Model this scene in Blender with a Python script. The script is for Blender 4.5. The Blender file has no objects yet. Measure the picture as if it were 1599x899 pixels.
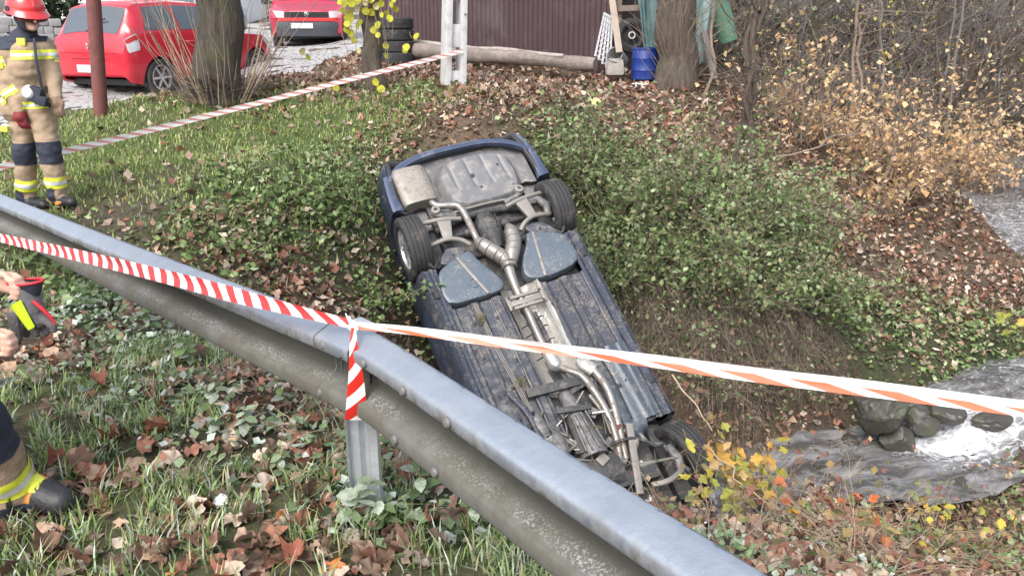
import bpy, bmesh, math, random
import numpy as np
from mathutils import Vector, Matrix, noise as mnoise

random.seed(7)
rng = np.random.default_rng(11)
SC = bpy.context.scene
COL = SC.collection
R = math.radians

# ------------------------------------------------------------------ camera, world, sun, exposure
PITCH = R(18.0); FPX = 1255.0; CAMZ = 1.62
cam_d = bpy.data.cameras.new('camera'); cam = bpy.data.objects.new('camera', cam_d); COL.objects.link(cam)
cam.location = (0, 0, CAMZ); cam.rotation_euler = (R(90) - PITCH, 0, 0)
cam_d.sensor_width = 36.0; cam_d.lens = FPX / 1599.0 * 36.0; cam_d.clip_start = 0.05; cam_d.clip_end = 2000
SC.camera = cam

SUN_EL, SUN_AZ = R(48), R(205)          # a hazy sun, high behind the left shoulder
w = bpy.data.worlds.new('World'); SC.world = w; w.use_nodes = True
nt = w.node_tree; nt.nodes.clear()
sky = nt.nodes.new('ShaderNodeTexSky'); sky.sky_type = 'NISHITA'; sky.sun_disc = False
sky.sun_elevation = SUN_EL; sky.sun_rotation = SUN_AZ; sky.dust_density = 4.0; sky.air_density = 1.0; sky.ozone_density = 1.0
hs = nt.nodes.new('ShaderNodeHueSaturation'); hs.inputs['Saturation'].default_value = 0.5
bg = nt.nodes.new('ShaderNodeBackground'); bg.inputs['Strength'].default_value = 0.15
wo = nt.nodes.new('ShaderNodeOutputWorld')
nt.links.new(sky.outputs[0], hs.inputs['Color']); nt.links.new(hs.outputs[0], bg.inputs[0]); nt.links.new(bg.outputs[0], wo.inputs[0])
sun_d = bpy.data.lights.new('sun', 'SUN'); sun_d.energy = 0.8; sun_d.angle = R(40); sun_d.color = (1.0, 0.96, 0.9)
sun = bpy.data.objects.new('sun', sun_d); COL.objects.link(sun)
sdir = Vector((math.sin(SUN_AZ) * math.cos(SUN_EL), math.cos(SUN_AZ) * math.cos(SUN_EL), math.sin(SUN_EL)))
sun.rotation_euler = sdir.to_track_quat('Z', 'Y').to_euler(); sun.location = (0, -5, 20)
SC.view_settings.view_transform = 'Standard'; SC.view_settings.look = 'None'
SC.view_settings.exposure = 1.32; SC.view_settings.gamma = 1.0; SC.view_settings.use_curve_mapping = False
SC.render.engine = 'CYCLES'
SC.cycles.max_bounces = 5; SC.cycles.diffuse_bounces = 2; SC.cycles.glossy_bounces = 2
SC.cycles.transmission_bounces = 4; SC.cycles.transparent_max_bounces = 6
SC.cycles.use_denoising = True

# ------------------------------------------------------------------ geometry of the view (photo pixel -> world ray)
CT, ST = math.cos(PITCH), math.sin(PITCH)
def ray(px, py):
    xc = (px - 799.5) / FPX; yc = (py - 449.5) / FPX
    return Vector((xc, CT - yc * ST, -(ST + yc * CT)))
def at(px, py, Y=None, z=None):
    r = ray(px, py)
    t = Y / r.y if Y is not None else (z - CAMZ) / r.z
    return Vector((0, 0, CAMZ)) + r * t

# ------------------------------------------------------------------ scene graph helpers
def tag(o, label=None, cat=None, group=None, kind=None):
    if label: o['label'] = label
    if cat: o['category'] = cat
    if group: o['group'] = group
    if kind: o['kind'] = kind
    return o
def thing(name, label, cat, loc=(0, 0, 0), rot=None, group=None):
    o = bpy.data.objects.new(name, None); COL.objects.link(o); o.empty_display_size = 0.1
    o.location = loc
    if rot is not None:
        o.rotation_euler = rot
    return tag(o, label, cat, group)
def link(name, me, mat=None, parent=None, loc=None):
    o = bpy.data.objects.new(name, me); COL.objects.link(o)
    if mat is not None and not me.materials: me.materials.append(mat)
    if parent is not None: o.parent = parent
    if loc is not None: o.location = loc
    return o
def dup(o, parent=None):
    c = o.copy(); COL.objects.link(c); c.parent = parent
    for ch in list(o.children): dup(ch, c)
    return c

def frame(axis, up=(0, 0, 1)):
    a = Vector(axis).normalized(); u = Vector(up)
    if abs(a.dot(u.normalized())) > 0.98: u = Vector((0, 1, 0)) if abs(a.y) < 0.9 else Vector((1, 0, 0))
    s = a.cross(u).normalized(); u2 = s.cross(a).normalized()
    return s, u2, a

def catmull(pts, n=6, closed=False):
    P = [Vector(p) for p in pts]; out = []
    m = len(P)
    for i in range(m if closed else m - 1):
        if closed: a, b, c, d = P[(i - 1) % m], P[i], P[(i + 1) % m], P[(i + 2) % m]
        else:
            b, c = P[i], P[i + 1]; a = P[i - 1] if i > 0 else b * 2 - c; d = P[i + 2] if i + 2 < m else c * 2 - b
        for k in range(n):
            t = k / n
            out.append(0.5 * ((2 * b) + (c - a) * t + (2 * a - 5 * b + 4 * c - d) * t * t + (3 * b - a - 3 * c + d) * t ** 3))
    if not closed: out.append(P[-1].copy())
    return out

class MB:
    def __init__(s): s.v = []; s.f = []; s.uv = {}
    def add(s, vs, fs):
        o = len(s.v); s.v.extend(tuple(v) for v in vs); s.f.extend(tuple(i + o for i in f) for f in fs); return o
    def box(s, c, size, M=None, taper=1.0):
        hx, hy, hz = (k / 2 for k in size); vs = []
        for z in (-hz, hz):
            k = 1.0 if z < 0 else taper
            for x, y in ((-hx, -hy), (hx, -hy), (hx, hy), (-hx, hy)): vs.append(Vector((x * k, y * k, z)))
        if M is not None: vs = [M @ v for v in vs]
        vs = [v + Vector(c) for v in vs]
        s.add(vs, [(3, 2, 1, 0), (4, 5, 6, 7), (0, 1, 5, 4), (1, 2, 6, 5), (2, 3, 7, 6), (3, 0, 4, 7)]); return s
    def bar(s, a, b, w, h, up=(0, 0, 1)):
        a, b = Vector(a), Vector(b); sx, u, d = frame(b - a, up); vs = []
        for p in (a, b):
            for i, j in ((-1, -1), (1, -1), (1, 1), (-1, 1)): vs.append(p + sx * (i * w / 2) + u * (j * h / 2))
        s.add(vs, [(3, 2, 1, 0), (4, 5, 6, 7), (0, 1, 5, 4), (1, 2, 6, 5), (2, 3, 7, 6), (3, 0, 4, 7)]); return s
    def tube(s, pts, r, n=8, cap=True, flat=1.0, up=(0, 0, 1), jag=0.0):
        P = [Vector(p) for p in pts]; m = len(P); rs = [r] * m if not hasattr(r, '__len__') else r
        vs = []; pu = None
        for i, p in enumerate(P):
            d = (P[min(i + 1, m - 1)] - P[max(i - 1, 0)])
            if d.length < 1e-9: d = Vector((0, 0, 1))
            if pu is None: sx, u, dd = frame(d, up)
            else:
                dd = d.normalized(); u = (pu - dd * pu.dot(dd))
                u = u.normalized() if u.length > 1e-6 else frame(d, up)[1]; sx = dd.cross(u)
            pu = u
            for k in range(n):
                a = 2 * math.pi * k / n; q = rs[i] * (1 + (random.uniform(-jag, jag) if jag else 0))
                vs.append(p + sx * (math.cos(a) * q) + u * (math.sin(a) * q * flat))
        fs = []
        for i in range(m - 1):
            for k in range(n):
                k2 = (k + 1) % n; fs.append((i * n + k, i * n + k2, (i + 1) * n + k2, (i + 1) * n + k))
        if cap: fs.append(tuple(range(n - 1, -1, -1))); fs.append(tuple((m - 1) * n + k for k in range(n)))
        s.add(vs, fs); return s
    def lathe(s, prof, c=(0, 0, 0), axis=(0, 0, 1), n=24, cap=True, up=(0, 0, 1)):
        sx, u, a = frame(axis, up); c = Vector(c); vs = []
        for (r, h) in prof:
            for k in range(n):
                t = 2 * math.pi * k / n; vs.append(c + a * h + sx * (r * math.cos(t)) + u * (r * math.sin(t)))
        fs = []; m = len(prof)
        for i in range(m - 1):
            for k in range(n):
                k2 = (k + 1) % n; fs.append((i * n + k, i * n + k2, (i + 1) * n + k2, (i + 1) * n + k))
        if cap: fs.append(tuple(range(n - 1, -1, -1))); fs.append(tuple((m - 1) * n + k for k in range(n)))
        s.add(vs, fs); return s
    def prism(s, out, h0, h1, M=None, inset=0.0):
        n = len(out); cx = sum(p[0] for p in out) / n; cy = sum(p[1] for p in out) / n; vs = []
        for h, k in ((h0, 1.0), (h1, 1.0 - inset)):
            for x, y in out: vs.append(Vector((cx + (x - cx) * k, cy + (y - cy) * k, h)))
        if M is not None: vs = [M @ v for v in vs]
        s.add(vs, [tuple(range(n - 1, -1, -1)), tuple(range(n, 2 * n))] + [(i, (i + 1) % n, n + (i + 1) % n, n + i) for i in range(n)]); return s
    def rings(s, rings, closed=True, cap0=True, cap1=True):
        n = len(rings[0]); vs = [v for r_ in rings for v in r_]; fs = []
        for i in range(len(rings) - 1):
            for k in range(n if closed else n - 1):
                k2 = (k + 1) % n; fs.append((i * n + k, i * n + k2, (i + 1) * n + k2, (i + 1) * n + k))
        if closed and cap0: fs.append(tuple(range(n - 1, -1, -1)))
        if closed and cap1: fs.append(tuple((len(rings) - 1) * n + k for k in range(n)))
        s.add(vs, fs); return s
    def grid(s, fn, nu, nv):
        vs = [fn(i / nu, j / nv) for i in range(nu + 1) for j in range(nv + 1)]
        s.add(vs, [(i * (nv + 1) + j, (i + 1) * (nv + 1) + j, (i + 1) * (nv + 1) + j + 1, i * (nv + 1) + j + 1) for i in range(nu) for j in range(nv)]); return s
    def mesh(s, name, angle=35, bevel=0.0, fix=True):
        me = bpy.data.meshes.new(name); me.from_pydata(s.v, [], s.f)
        if bevel or fix:
            bm = bmesh.new(); bm.from_mesh(me)
            if fix: bmesh.ops.recalc_face_normals(bm, faces=bm.faces)
            if bevel:
                es = [e for e in bm.edges if len(e.link_faces) == 2 and e.calc_face_angle(0) > R(40)]
                bmesh.ops.bevel(bm, geom=es, offset=bevel, segments=2, affect='EDGES', profile=0.6, clamp_overlap=True)
            bm.to_mesh(me); bm.free()
        me.update()
        me.polygons.foreach_set('use_smooth', [True] * len(me.polygons))
        me.set_sharp_from_angle(angle=R(angle))
        return me
    def build(s, name, mat, parent=None, angle=35, bevel=0.0, fix=True, loc=None):
        return link(name, s.mesh(name, angle, bevel, fix), mat, parent, loc)

def np_mesh(name, V, F, mat, parent=None, col=None, smooth=False):
    """V (n,3), F (m,k) arrays -> one mesh object; col (n,3) becomes the attribute 'col'."""
    V = np.asarray(V, np.float32); F = np.asarray(F, np.int32); k = F.shape[1]
    me = bpy.data.meshes.new(name)
    me.vertices.add(len(V)); me.vertices.foreach_set('co', V.ravel())
    me.loops.add(F.size); me.loops.foreach_set('vertex_index', F.ravel())
    me.polygons.add(len(F)); me.polygons.foreach_set('loop_start', np.arange(0, F.size, k, dtype=np.int32))
    me.polygons.foreach_set('loop_total', np.full(len(F), k, np.int32))
    if smooth: me.polygons.foreach_set('use_smooth', np.ones(len(F), bool))
    if col is not None:
        a = me.color_attributes.new('col', 'FLOAT_COLOR', 'POINT'); c4 = np.ones((len(V), 4), np.float32); c4[:, :3] = col
        a.data.foreach_set('color', c4.ravel())
    me.update(calc_edges=True); me.validate()
    return link(name, me, mat, parent)

# ------------------------------------------------------------------ materials
MATS = {}
def srgb(r, g, b):
    f = lambda c: (c / 255 / 12.92) if c / 255 <= 0.04045 else ((c / 255 + 0.055) / 1.055) ** 2.4
    return (f(r), f(g), f(b))
def mat(name, base, rough=0.6, metal=0.0, var=0.2, scale=6.0, bump=0.0, bscale=None, dirt=None, dirt_amt=0.5, dirt_scale=3.0, spec=0.5, coat=0.0, detail=6.0, speck=None):
    """Principled with noise in the colour, optional blotches of dirt with a shape of their own, and fine relief."""
    if name in MATS: return MATS[name]
    m = bpy.data.materials.new(name); m.use_nodes = True; n = m.node_tree; b = n.nodes['Principled BSDF']
    tc = n.nodes.new('ShaderNodeTexCoord')
    nz = n.nodes.new('ShaderNodeTexNoise'); nz.inputs['Scale'].default_value = scale; nz.inputs['Detail'].default_value = detail; nz.inputs['Roughness'].default_value = 0.65
    n.links.new(tc.outputs['Object'], nz.inputs['Vector'])
    mx = n.nodes.new('ShaderNodeMix'); mx.data_type = 'RGBA'
    mx.inputs[6].default_value = (*[max(0, c * (1 - var)) for c in base], 1); mx.inputs[7].default_value = (*[min(1, c * (1 + var)) for c in base], 1)
    n.links.new(nz.outputs[0], mx.inputs[0]); out = mx.outputs[2]
    if dirt is not None:
        n2 = n.nodes.new('ShaderNodeTexNoise'); n2.inputs['Scale'].default_value = dirt_scale; n2.inputs['Detail'].default_value = 8; n2.inputs['Roughness'].default_value = 0.7
        n.links.new(tc.outputs['Object'], n2.inputs['Vector'])
        rp = n.nodes.new('ShaderNodeMapRange'); rp.inputs[1].default_value = 0.62 - 0.25 * dirt_amt; rp.inputs[2].default_value = 0.78 - 0.2 * dirt_amt
        n.links.new(n2.outputs[0], rp.inputs[0])
        m2 = n.nodes.new('ShaderNodeMix'); m2.data_type = 'RGBA'; m2.inputs[7].default_value = (*dirt, 1)
        n.links.new(out, m2.inputs[6]); n.links.new(rp.outputs[0], m2.inputs[0]); out = m2.outputs[2]
        mr = n.nodes.new('ShaderNodeMapRange'); mr.inputs[3].default_value = rough; mr.inputs[4].default_value = min(1, rough + 0.35)
        n.links.new(rp.outputs[0], mr.inputs[0]); n.links.new(mr.outputs[0], b.inputs['Roughness'])
        if metal > 0:
            mm = n.nodes.new('ShaderNodeMapRange'); mm.inputs[3].default_value = metal; mm.inputs[4].default_value = metal * 0.2
            n.links.new(rp.outputs[0], mm.inputs[0]); n.links.new(mm.outputs[0], b.inputs['Metallic'])
    else: b.inputs['Roughness'].default_value = rough
    if speck is not None:      # splashes of dried mud
        n4 = n.nodes.new('ShaderNodeTexNoise'); n4.inputs['Scale'].default_value = 48; n4.inputs['Detail'].default_value = 4; n.links.new(tc.outputs['Object'], n4.inputs['Vector'])
        n5 = n.nodes.new('ShaderNodeTexNoise'); n5.inputs['Scale'].default_value = 3; n5.inputs['Detail'].default_value = 4; n.links.new(tc.outputs['Object'], n5.inputs['Vector'])
        ad = n.nodes.new('ShaderNodeMath'); ad.operation = 'MULTIPLY_ADD'; ad.inputs[1].default_value = .6; n.links.new(n5.outputs[0], ad.inputs[0]); n.links.new(n4.outputs[0], ad.inputs[2])
        r5 = n.nodes.new('ShaderNodeMapRange'); r5.inputs[1].default_value = .86; r5.inputs[2].default_value = .98; n.links.new(ad.outputs[0], r5.inputs[0])
        m5 = n.nodes.new('ShaderNodeMix'); m5.data_type = 'RGBA'; m5.inputs[7].default_value = (*speck, 1); n.links.new(out, m5.inputs[6]); n.links.new(r5.outputs[0], m5.inputs[0]); out = m5.outputs[2]
    n.links.new(out, b.inputs['Base Color'])
    if not (dirt is not None and metal > 0): b.inputs['Metallic'].default_value = metal
    b.inputs['Specular IOR Level'].default_value = spec
    if coat: b.inputs['Coat Weight'].default_value = coat; b.inputs['Coat Roughness'].default_value = 0.06
    if bump:
        n3 = n.nodes.new('ShaderNodeTexNoise'); n3.inputs['Scale'].default_value = bscale or scale * 4; n3.inputs['Detail'].default_value = 5
        n.links.new(tc.outputs['Object'], n3.inputs['Vector'])
        bp = n.nodes.new('ShaderNodeBump'); bp.inputs['Strength'].default_value = bump; bp.inputs['Distance'].default_value = 0.02
        n.links.new(n3.outputs[0], bp.inputs['Height']); n.links.new(bp.outputs[0], b.inputs['Normal'])
    MATS[name] = m; return m
def leafmat(name, trans=0.25, rough=0.55, gain=1.0, bump=0.0):
    """Colour per leaf from the attribute 'col', a little mottled; light passes through."""
    if name in MATS: return MATS[name]
    m = bpy.data.materials.new(name); m.use_nodes = True; n = m.node_tree; b = n.nodes['Principled BSDF']
    at_ = n.nodes.new('ShaderNodeAttribute'); at_.attribute_name = 'col'
    tc = n.nodes.new('ShaderNodeTexCoord'); nz = n.nodes.new('ShaderNodeTexNoise'); nz.inputs['Scale'].default_value = 30; nz.inputs['Detail'].default_value = 3
    n.links.new(tc.outputs['Object'], nz.inputs['Vector'])
    mr = n.nodes.new('ShaderNodeMapRange'); mr.inputs[1].default_value = 0.3; mr.inputs[2].default_value = 0.7; mr.inputs[3].default_value = 0.72 * gain; mr.inputs[4].default_value = 1.25 * gain
    n.links.new(nz.outputs[0], mr.inputs[0])
    mu = n.nodes.new('ShaderNodeMix'); mu.data_type = 'RGBA'; mu.blend_type = 'MULTIPLY'; mu.inputs[0].default_value = 1
    n.links.new(at_.outputs['Color'], mu.inputs[6]); n.links.new(mr.outputs[0], mu.inputs[7])
    n.links.new(mu.outputs[2], b.inputs['Base Color']); b.inputs['Roughness'].default_value = rough; b.inputs['Specular IOR Level'].default_value = 0.3
    if bump:
        n3 = n.nodes.new('ShaderNodeTexNoise'); n3.inputs['Scale'].default_value = 22; n3.inputs['Detail'].default_value = 8; n3.inputs['Roughness'].default_value = .75; n.links.new(tc.outputs['Object'], n3.inputs['Vector'])
        bp = n.nodes.new('ShaderNodeBump'); bp.inputs['Strength'].default_value = bump; bp.inputs['Distance'].default_value = .06; n.links.new(n3.outputs[0], bp.inputs['Height']); n.links.new(bp.outputs[0], b.inputs['Normal'])
    if trans > 0:
        tr = n.nodes.new('ShaderNodeBsdfTranslucent'); n.links.new(mu.outputs[2], tr.inputs[0])
        ms = n.nodes.new('ShaderNodeMixShader'); ms.inputs[0].default_value = trans
        n.links.new(b.outputs[0], ms.inputs[1]); n.links.new(tr.outputs[0], ms.inputs[2])
        n.links.new(ms.outputs[0], n.nodes['Material Output'].inputs[0])
    MATS[name] = m; return m

def bark_mat(name, dark, pale, stretch=.16, scale=16, moss=None):
    """furrowed bark: noise drawn out along the trunk"""
    m = bpy.data.materials.new(name); m.use_nodes = True; n = m.node_tree; b = n.nodes['Principled BSDF']; tc = n.nodes.new('ShaderNodeTexCoord'); mp = n.nodes.new('ShaderNodeMapping'); mp.inputs['Scale'].default_value = (1, 1, stretch); n.links.new(tc.outputs['Object'], mp.inputs[0])
    nz = n.nodes.new('ShaderNodeTexNoise'); nz.inputs['Scale'].default_value = scale; nz.inputs['Detail'].default_value = 8; nz.inputs['Roughness'].default_value = .7; nz.inputs['Distortion'].default_value = .6; n.links.new(mp.outputs[0], nz.inputs['Vector'])
    rp = n.nodes.new('ShaderNodeMapRange'); rp.inputs[1].default_value = .35; rp.inputs[2].default_value = .68; n.links.new(nz.outputs[0], rp.inputs[0])
    mx = n.nodes.new('ShaderNodeMix'); mx.data_type = 'RGBA'; mx.inputs[6].default_value = (*dark, 1); mx.inputs[7].default_value = (*pale, 1); n.links.new(rp.outputs[0], mx.inputs[0]); out = mx.outputs[2]
    if moss:
        n2 = n.nodes.new('ShaderNodeTexNoise'); n2.inputs['Scale'].default_value = 3.5; n2.inputs['Detail'].default_value = 7; n.links.new(tc.outputs['Object'], n2.inputs['Vector']); r2 = n.nodes.new('ShaderNodeMapRange'); r2.inputs[1].default_value = .5; r2.inputs[2].default_value = .7; n.links.new(n2.outputs[0], r2.inputs[0])
        m2 = n.nodes.new('ShaderNodeMix'); m2.data_type = 'RGBA'; m2.inputs[7].default_value = (*moss, 1); n.links.new(out, m2.inputs[6]); n.links.new(r2.outputs[0], m2.inputs[0]); out = m2.outputs[2]
    n.links.new(out, b.inputs['Base Color']); b.inputs['Roughness'].default_value = .92
    bp = n.nodes.new('ShaderNodeBump'); bp.inputs['Strength'].default_value = 1.0; bp.inputs['Distance'].default_value = .04; n.links.new(rp.outputs[0], bp.inputs['Height']); n.links.new(bp.outputs[0], b.inputs['Normal'])
    return m
# ------------------------------------------------------------------ terrain
def P3(px, py, Y):
    v = at(px, py, Y=Y); return (v.x, v.y, v.z)
FAR = [P3(*q) for q in [
    (100, 325, 7.1), (350, 330, 6.9), (300, 220, 9.3), (480, 240, 9.2), (160, 215, 9.2), (20, 250, 8.6), (345, 150, 10.5), (583, 135, 11.5),
    (706, 135, 11.5), (158, 180, 10), (245, 148, 13.2), (120, 142, 13.0), (460, 72, 22), (390, 95, 16), (560, 80, 17), (800, 108, 14.5), (930, 118, 14), (1055, 130, 13),
    (720, 212, 9.4), (860, 200, 9.8), (640, 180, 10.2), (900, 150, 11.8), (560, 280, 7.9), (520, 380, 7.0), (590, 400, 7.3), (590, 460, 7.05), (500, 455, 6.4), (400, 400, 6.4), (300, 380, 6.2),
    (640, 520, 7.15), (950, 330, 9.0), (950, 420, 8.5), (1000, 550, 7.8), (1060, 640, 7.3), (1050, 200, 11), (1200, 300, 10.3), (1100, 400, 8.9), (1300, 420, 9.6), (1450, 400, 11.3), (1450, 520, 9.2), (1585, 500, 9.9), (1595, 460, 10.6),
    (1150, 560, 8.0), (1200, 660, 7.8), (1330, 640, 8.0), (1350, 300, 12), (1300, 200, 13), (1200, 120, 14), (1450, 260, 14.0), (1599, 190, 17.5), (1500, 130, 18.5), (1400, 70, 19.5), (1599, 20, 22), (1300, 50, 18)]]
FAR += [(-0.75, 8.95, -0.35), (-0.2, 8.5, -1.0), (0.0, 7.7, -2.0), (-0.55, 7.35, -2.0), (0.75, 7.9, -1.65), (1.0, 5.75, -3.0), (0.3, 6.0, -2.95), (1.9, 6.2, -2.8),
        (0, 40, 2.6), (-15, 40, 2.0), (-14, 20, 1.2), (-12, 10, 0.5), (-8.5, 7, -0.1), (20, 40, 7.5), (32, 20, 5), (13, 10, -1.2), (20, 12, 1.0), (9.5, 7.0, -1.0), (7, 6.6, -1.6), (8, 4.5, -1.8), (10, 0, -3),
        (0, -3, -4), (5, 0, -5), (-1, 3.6, -2.6), (0.5, 4, -3.4), (2, 4, -4.0), (4, 4.2, -3.8), (-5, 1, -3), (-7, 4, -0.9), (-3.2, 5, -1.0), (-2, 4.6, -1.3), (-1.6, 5.4, -1.25), (-0.3, 5.2, -2.6)]
FAR = np.array(FAR)
def _tps(d2): return 0.5 * d2 * np.log(d2 + 1e-9)
def _fit():
    n = len(FAR); xy = FAR[:, :2]; d2 = ((xy[:, None] - xy[None]) ** 2).sum(-1)
    A = np.zeros((n + 3, n + 3)); A[:n, :n] = _tps(d2) + np.eye(n) * 0.12
    A[:n, n] = 1; A[:n, n + 1:] = xy; A[n, :n] = 1; A[n + 1:, :n] = xy.T
    return np.linalg.solve(A, np.r_[FAR[:, 2], 0, 0, 0])
TPS = _fit()
STREAM = np.array([  # x, y, water level, half width
    (17.0, 22.0, -1.3, 1.5), (12.5, 18.0, -1.5, 1.5), (9.6, 14.8, -1.75, 1.35), (9.1, 12.2, -1.95, 1.1), (9.4, 10.6, -2.1, 0.9), (8.2, 9.3, -2.18, 0.8), (6.5, 8.5, -2.25, 0.72), (5.2, 7.95, -2.3, 0.62),
    (4.7, 7.65, -2.56, 0.5), (4.1, 7.5, -2.62, 0.6), (3.5, 7.45, -2.64, 0.52), (2.8, 7.3, -2.66, 0.42), (1.9, 6.6, -2.72, 0.5), (1.1, 5.85, -2.8, 0.75), (0.2, 5.1, -2.85, 0.6)])
def stream_q(x, y):
    """distance beyond the water's edge, and the water level, at the nearest place on the stream"""
    best = np.full(x.shape, 1e9); lev = np.zeros(x.shape)
    for a, b in zip(STREAM[:-1], STREAM[1:]):
        dx, dy = b[0] - a[0], b[1] - a[1]; t = np.clip(((x - a[0]) * dx + (y - a[1]) * dy) / (dx * dx + dy * dy), 0, 1)
        d = np.hypot(x - a[0] - t * dx, y - a[1] - t * dy) - (a[3] + t * (b[3] - a[3]))
        k = d < best; best = np.where(k, d, best); lev = np.where(k, a[2] + t * (b[2] - a[2]), lev)
    return best, lev
RAILXY = [(-6.6, 8.86), (-3.78, 5.86), (-0.34, 2.2), (0.41, 1.1), (2.0, -1.23)]
def rail_d(x, y):
    def hp(a, b):
        dx, dy = b[0] - a[0], b[1] - a[1]; l = math.hypot(dx, dy)
        return -((x - a[0]) * dy - (y - a[1]) * dx) / l
    return np.maximum(hp(RAILXY[1], RAILXY[2]), hp(RAILXY[2], RAILXY[3]))
def vnoise(x, y, f, seed=0):
    """cheap smooth value noise"""
    x = x * f + seed * 17.3; y = y * f + seed * 9.7
    xi = np.floor(x); yi = np.floor(y); u = x - xi; v = y - yi; u = u * u * (3 - 2 * u); v = v * v * (3 - 2 * v)
    h = lambda a, b: np.modf(np.abs(np.sin(a * 127.1 + b * 311.7) * 43758.5453))[0]
    return (h(xi, yi) * (1 - u) + h(xi + 1, yi) * u) * (1 - v) + (h(xi, yi + 1) * (1 - u) + h(xi + 1, yi + 1) * u) * v
def ground(x, y):
    x = np.asarray(x, float); y = np.asarray(y, float); sh = x.shape; xf = x.ravel(); yf = y.ravel()
    cx = np.clip(xf, -40, 40); cy = np.clip(yf, -10, 50)
    zf = np.zeros(xf.shape); n = len(FAR)
    for s in range(0, len(xf), 20000):
        e = slice(s, s + 20000); d2 = (cx[e, None] - FAR[None, :, 0]) ** 2 + (cy[e, None] - FAR[None, :, 1]) ** 2
        zf[e] = _tps(d2) @ TPS[:n] + TPS[n] + TPS[n + 1] * cx[e] + TPS[n + 2] * cy[e]
    zf = np.clip(zf, -6, 9)
    d = rail_d(xf, yf); b = -0.085 * np.clip(yf - 2.6, 0, 4.5)
    dd = np.clip(d - 0.3, 0, None); zn = b - 0.57 * (dd * dd / (dd + 0.18)) / (1 + 0.042 * dd)
    zn = np.where(d > 12, -9, zn)
    k = 0.22; m = np.maximum(zn, zf); z = m + k * np.log(np.exp((zn - m) / k) + np.exp((zf - m) / k)) - k * 0.15 * np.exp(-np.abs(zn - zf) / k)
    z = z + (vnoise(xf, yf, 1.3, 1) - .5) * 0.09 + (vnoise(xf, yf, 3.7, 2) - .5) * 0.05 + (vnoise(xf, yf, 9.0, 3) - .5) * 0.025
    sd, lv = stream_q(xf, yf)
    z = np.minimum(z, lv - 0.22 + np.clip(sd + 0.15, 0, None) * 1.1 + 3.0 * np.clip(sd - 0.25, 0, None) ** 1.5)
    return z.reshape(sh)
def gz(x, y): return float(ground(np.array([x]), np.array([y]))[0])
def G(px, py, tmax=45):
    """where the photo pixel's ray meets the ground"""
    r = ray(px, py); t = np.arange(1.0, tmax, 0.02); X = r.x * t; Y = r.y * t; Z = CAMZ + r.z * t
    h = Z < ground(X, Y); i = int(np.argmax(h)) if h.any() else len(t) - 1
    return Vector((X[i], Y[i], float(ground(X[i:i + 1], Y[i:i + 1])[0])))
def axis_steps(lo, hi, fine, far):
    a = list(np.arange(lo, hi + 1e-6, fine)); s = fine
    while a[-1] < far: s *= 1.35; a.append(a[-1] + s)
    s = fine
    while a[0] > -far: s *= 1.35; a.insert(0, a[0] - s)
    return np.array(a)
GX = axis_steps(-9, 13, 0.08, 400); GY = axis_steps(-1, 22, 0.08, 400)

# masks of what grows or lies where (world positions read once off the photograph)
def patches(lst): return [(G(px, py), r, a) for px, py, r, a in lst]
GRASS = patches([(200, 240, 1.6, 1), (120, 200, 1.3, 1), (330, 215, 1.5, 1), (470, 195, 1.2, 1), (560, 200, .8, .8), (60, 300, 1.3, .9), (400, 260, 1.0, .8), (250, 300, 1.0, .5), (650, 150, .9, .8), (420, 170, .8, .9), (590, 175, .6, .7),
                 (430, 150, .5, .5), (120, 800, .32, .9), (200, 650, .35, 1), (250, 560, .4, .8), (320, 760, .3, .7), (360, 830, .28, .9), (150, 870, .3, .7), (60, 620, .4, .7), (770, 850, .28, 1), (700, 870, .25, .8), (500, 860, .22, .6), (100, 700, .35, .8), (560, 700, .25, .6), (440, 760, .22, .5), (40, 430, .6, .7), (620, 790, .25, .6), (240, 860, .3, .6), (330, 870, .25, .8)])
IVY = patches([(520, 260, .75, 1), (450, 310, .7, 1), (560, 320, .6, 1), (400, 300, .6, .8), (500, 350, .6, 1), (590, 380, .6, .9), (350, 345, .5, .8), (310, 390, .5, .7), (620, 470, .5, .6), (600, 250, .5, .6),
               (870, 240, .6, .9), (940, 250, .6, .8), (920, 330, .8, 1), (1000, 300, .8, .6), (1000, 380, .8, .6), (1080, 330, .9, .6), (1180, 330, .8, .6), (1240, 345, .5, .7), (980, 460, .6, .8), (1100, 430, .8, .6), (1180, 430, .5, .5), (900, 400, .5, .8),
               (1300, 480, .4, .6), (1330, 520, .5, 1), (1420, 540, .8, 1), (1500, 520, .7, 1), (1560, 530, .7, 1), (1380, 580, .5, .8), (1460, 570, .5, .9),
               (640, 145, .6, .5), (880, 190, .4, .7),
               (1180, 880, .35, .5), (1300, 870, .45, .5), (1420, 840, .5, .5), (1530, 860, .5, .4), (1250, 800, .4, .4), (1560, 800, .5, .5),
               (150, 490, .5, 1), (230, 540, .4, .9), (330, 650, .35, .9), (280, 620, .35, .9), (120, 440, .5, .8), (400, 680, .25, .9), (590, 760, .25, .9), (480, 650, .2, .9), (640, 790, .2, .8), (720, 810, .22, .7), (540, 800, .18, .8), (60, 420, .6, .7), (180, 560, .4, .8), (400, 740, .22, .6), (460, 720, .22, .7)])
BARE = patches([(170, 340, .5, 1), (300, 270, .45, .6), (210, 335, .4, .8), (120, 150, 1.2, 0)])
def mask(lst, x, y, soft=1.0):
    m = np.zeros(np.shape(x))
    for c, r, a in lst: m = np.maximum(m, a * np.clip(1.35 - np.hypot(x - c.x, y - c.y) / (r * soft), 0, 1))
    return np.clip(m * (0.55 + 0.9 * vnoise(x, y, 2.3, 5)), 0, 1)

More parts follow.
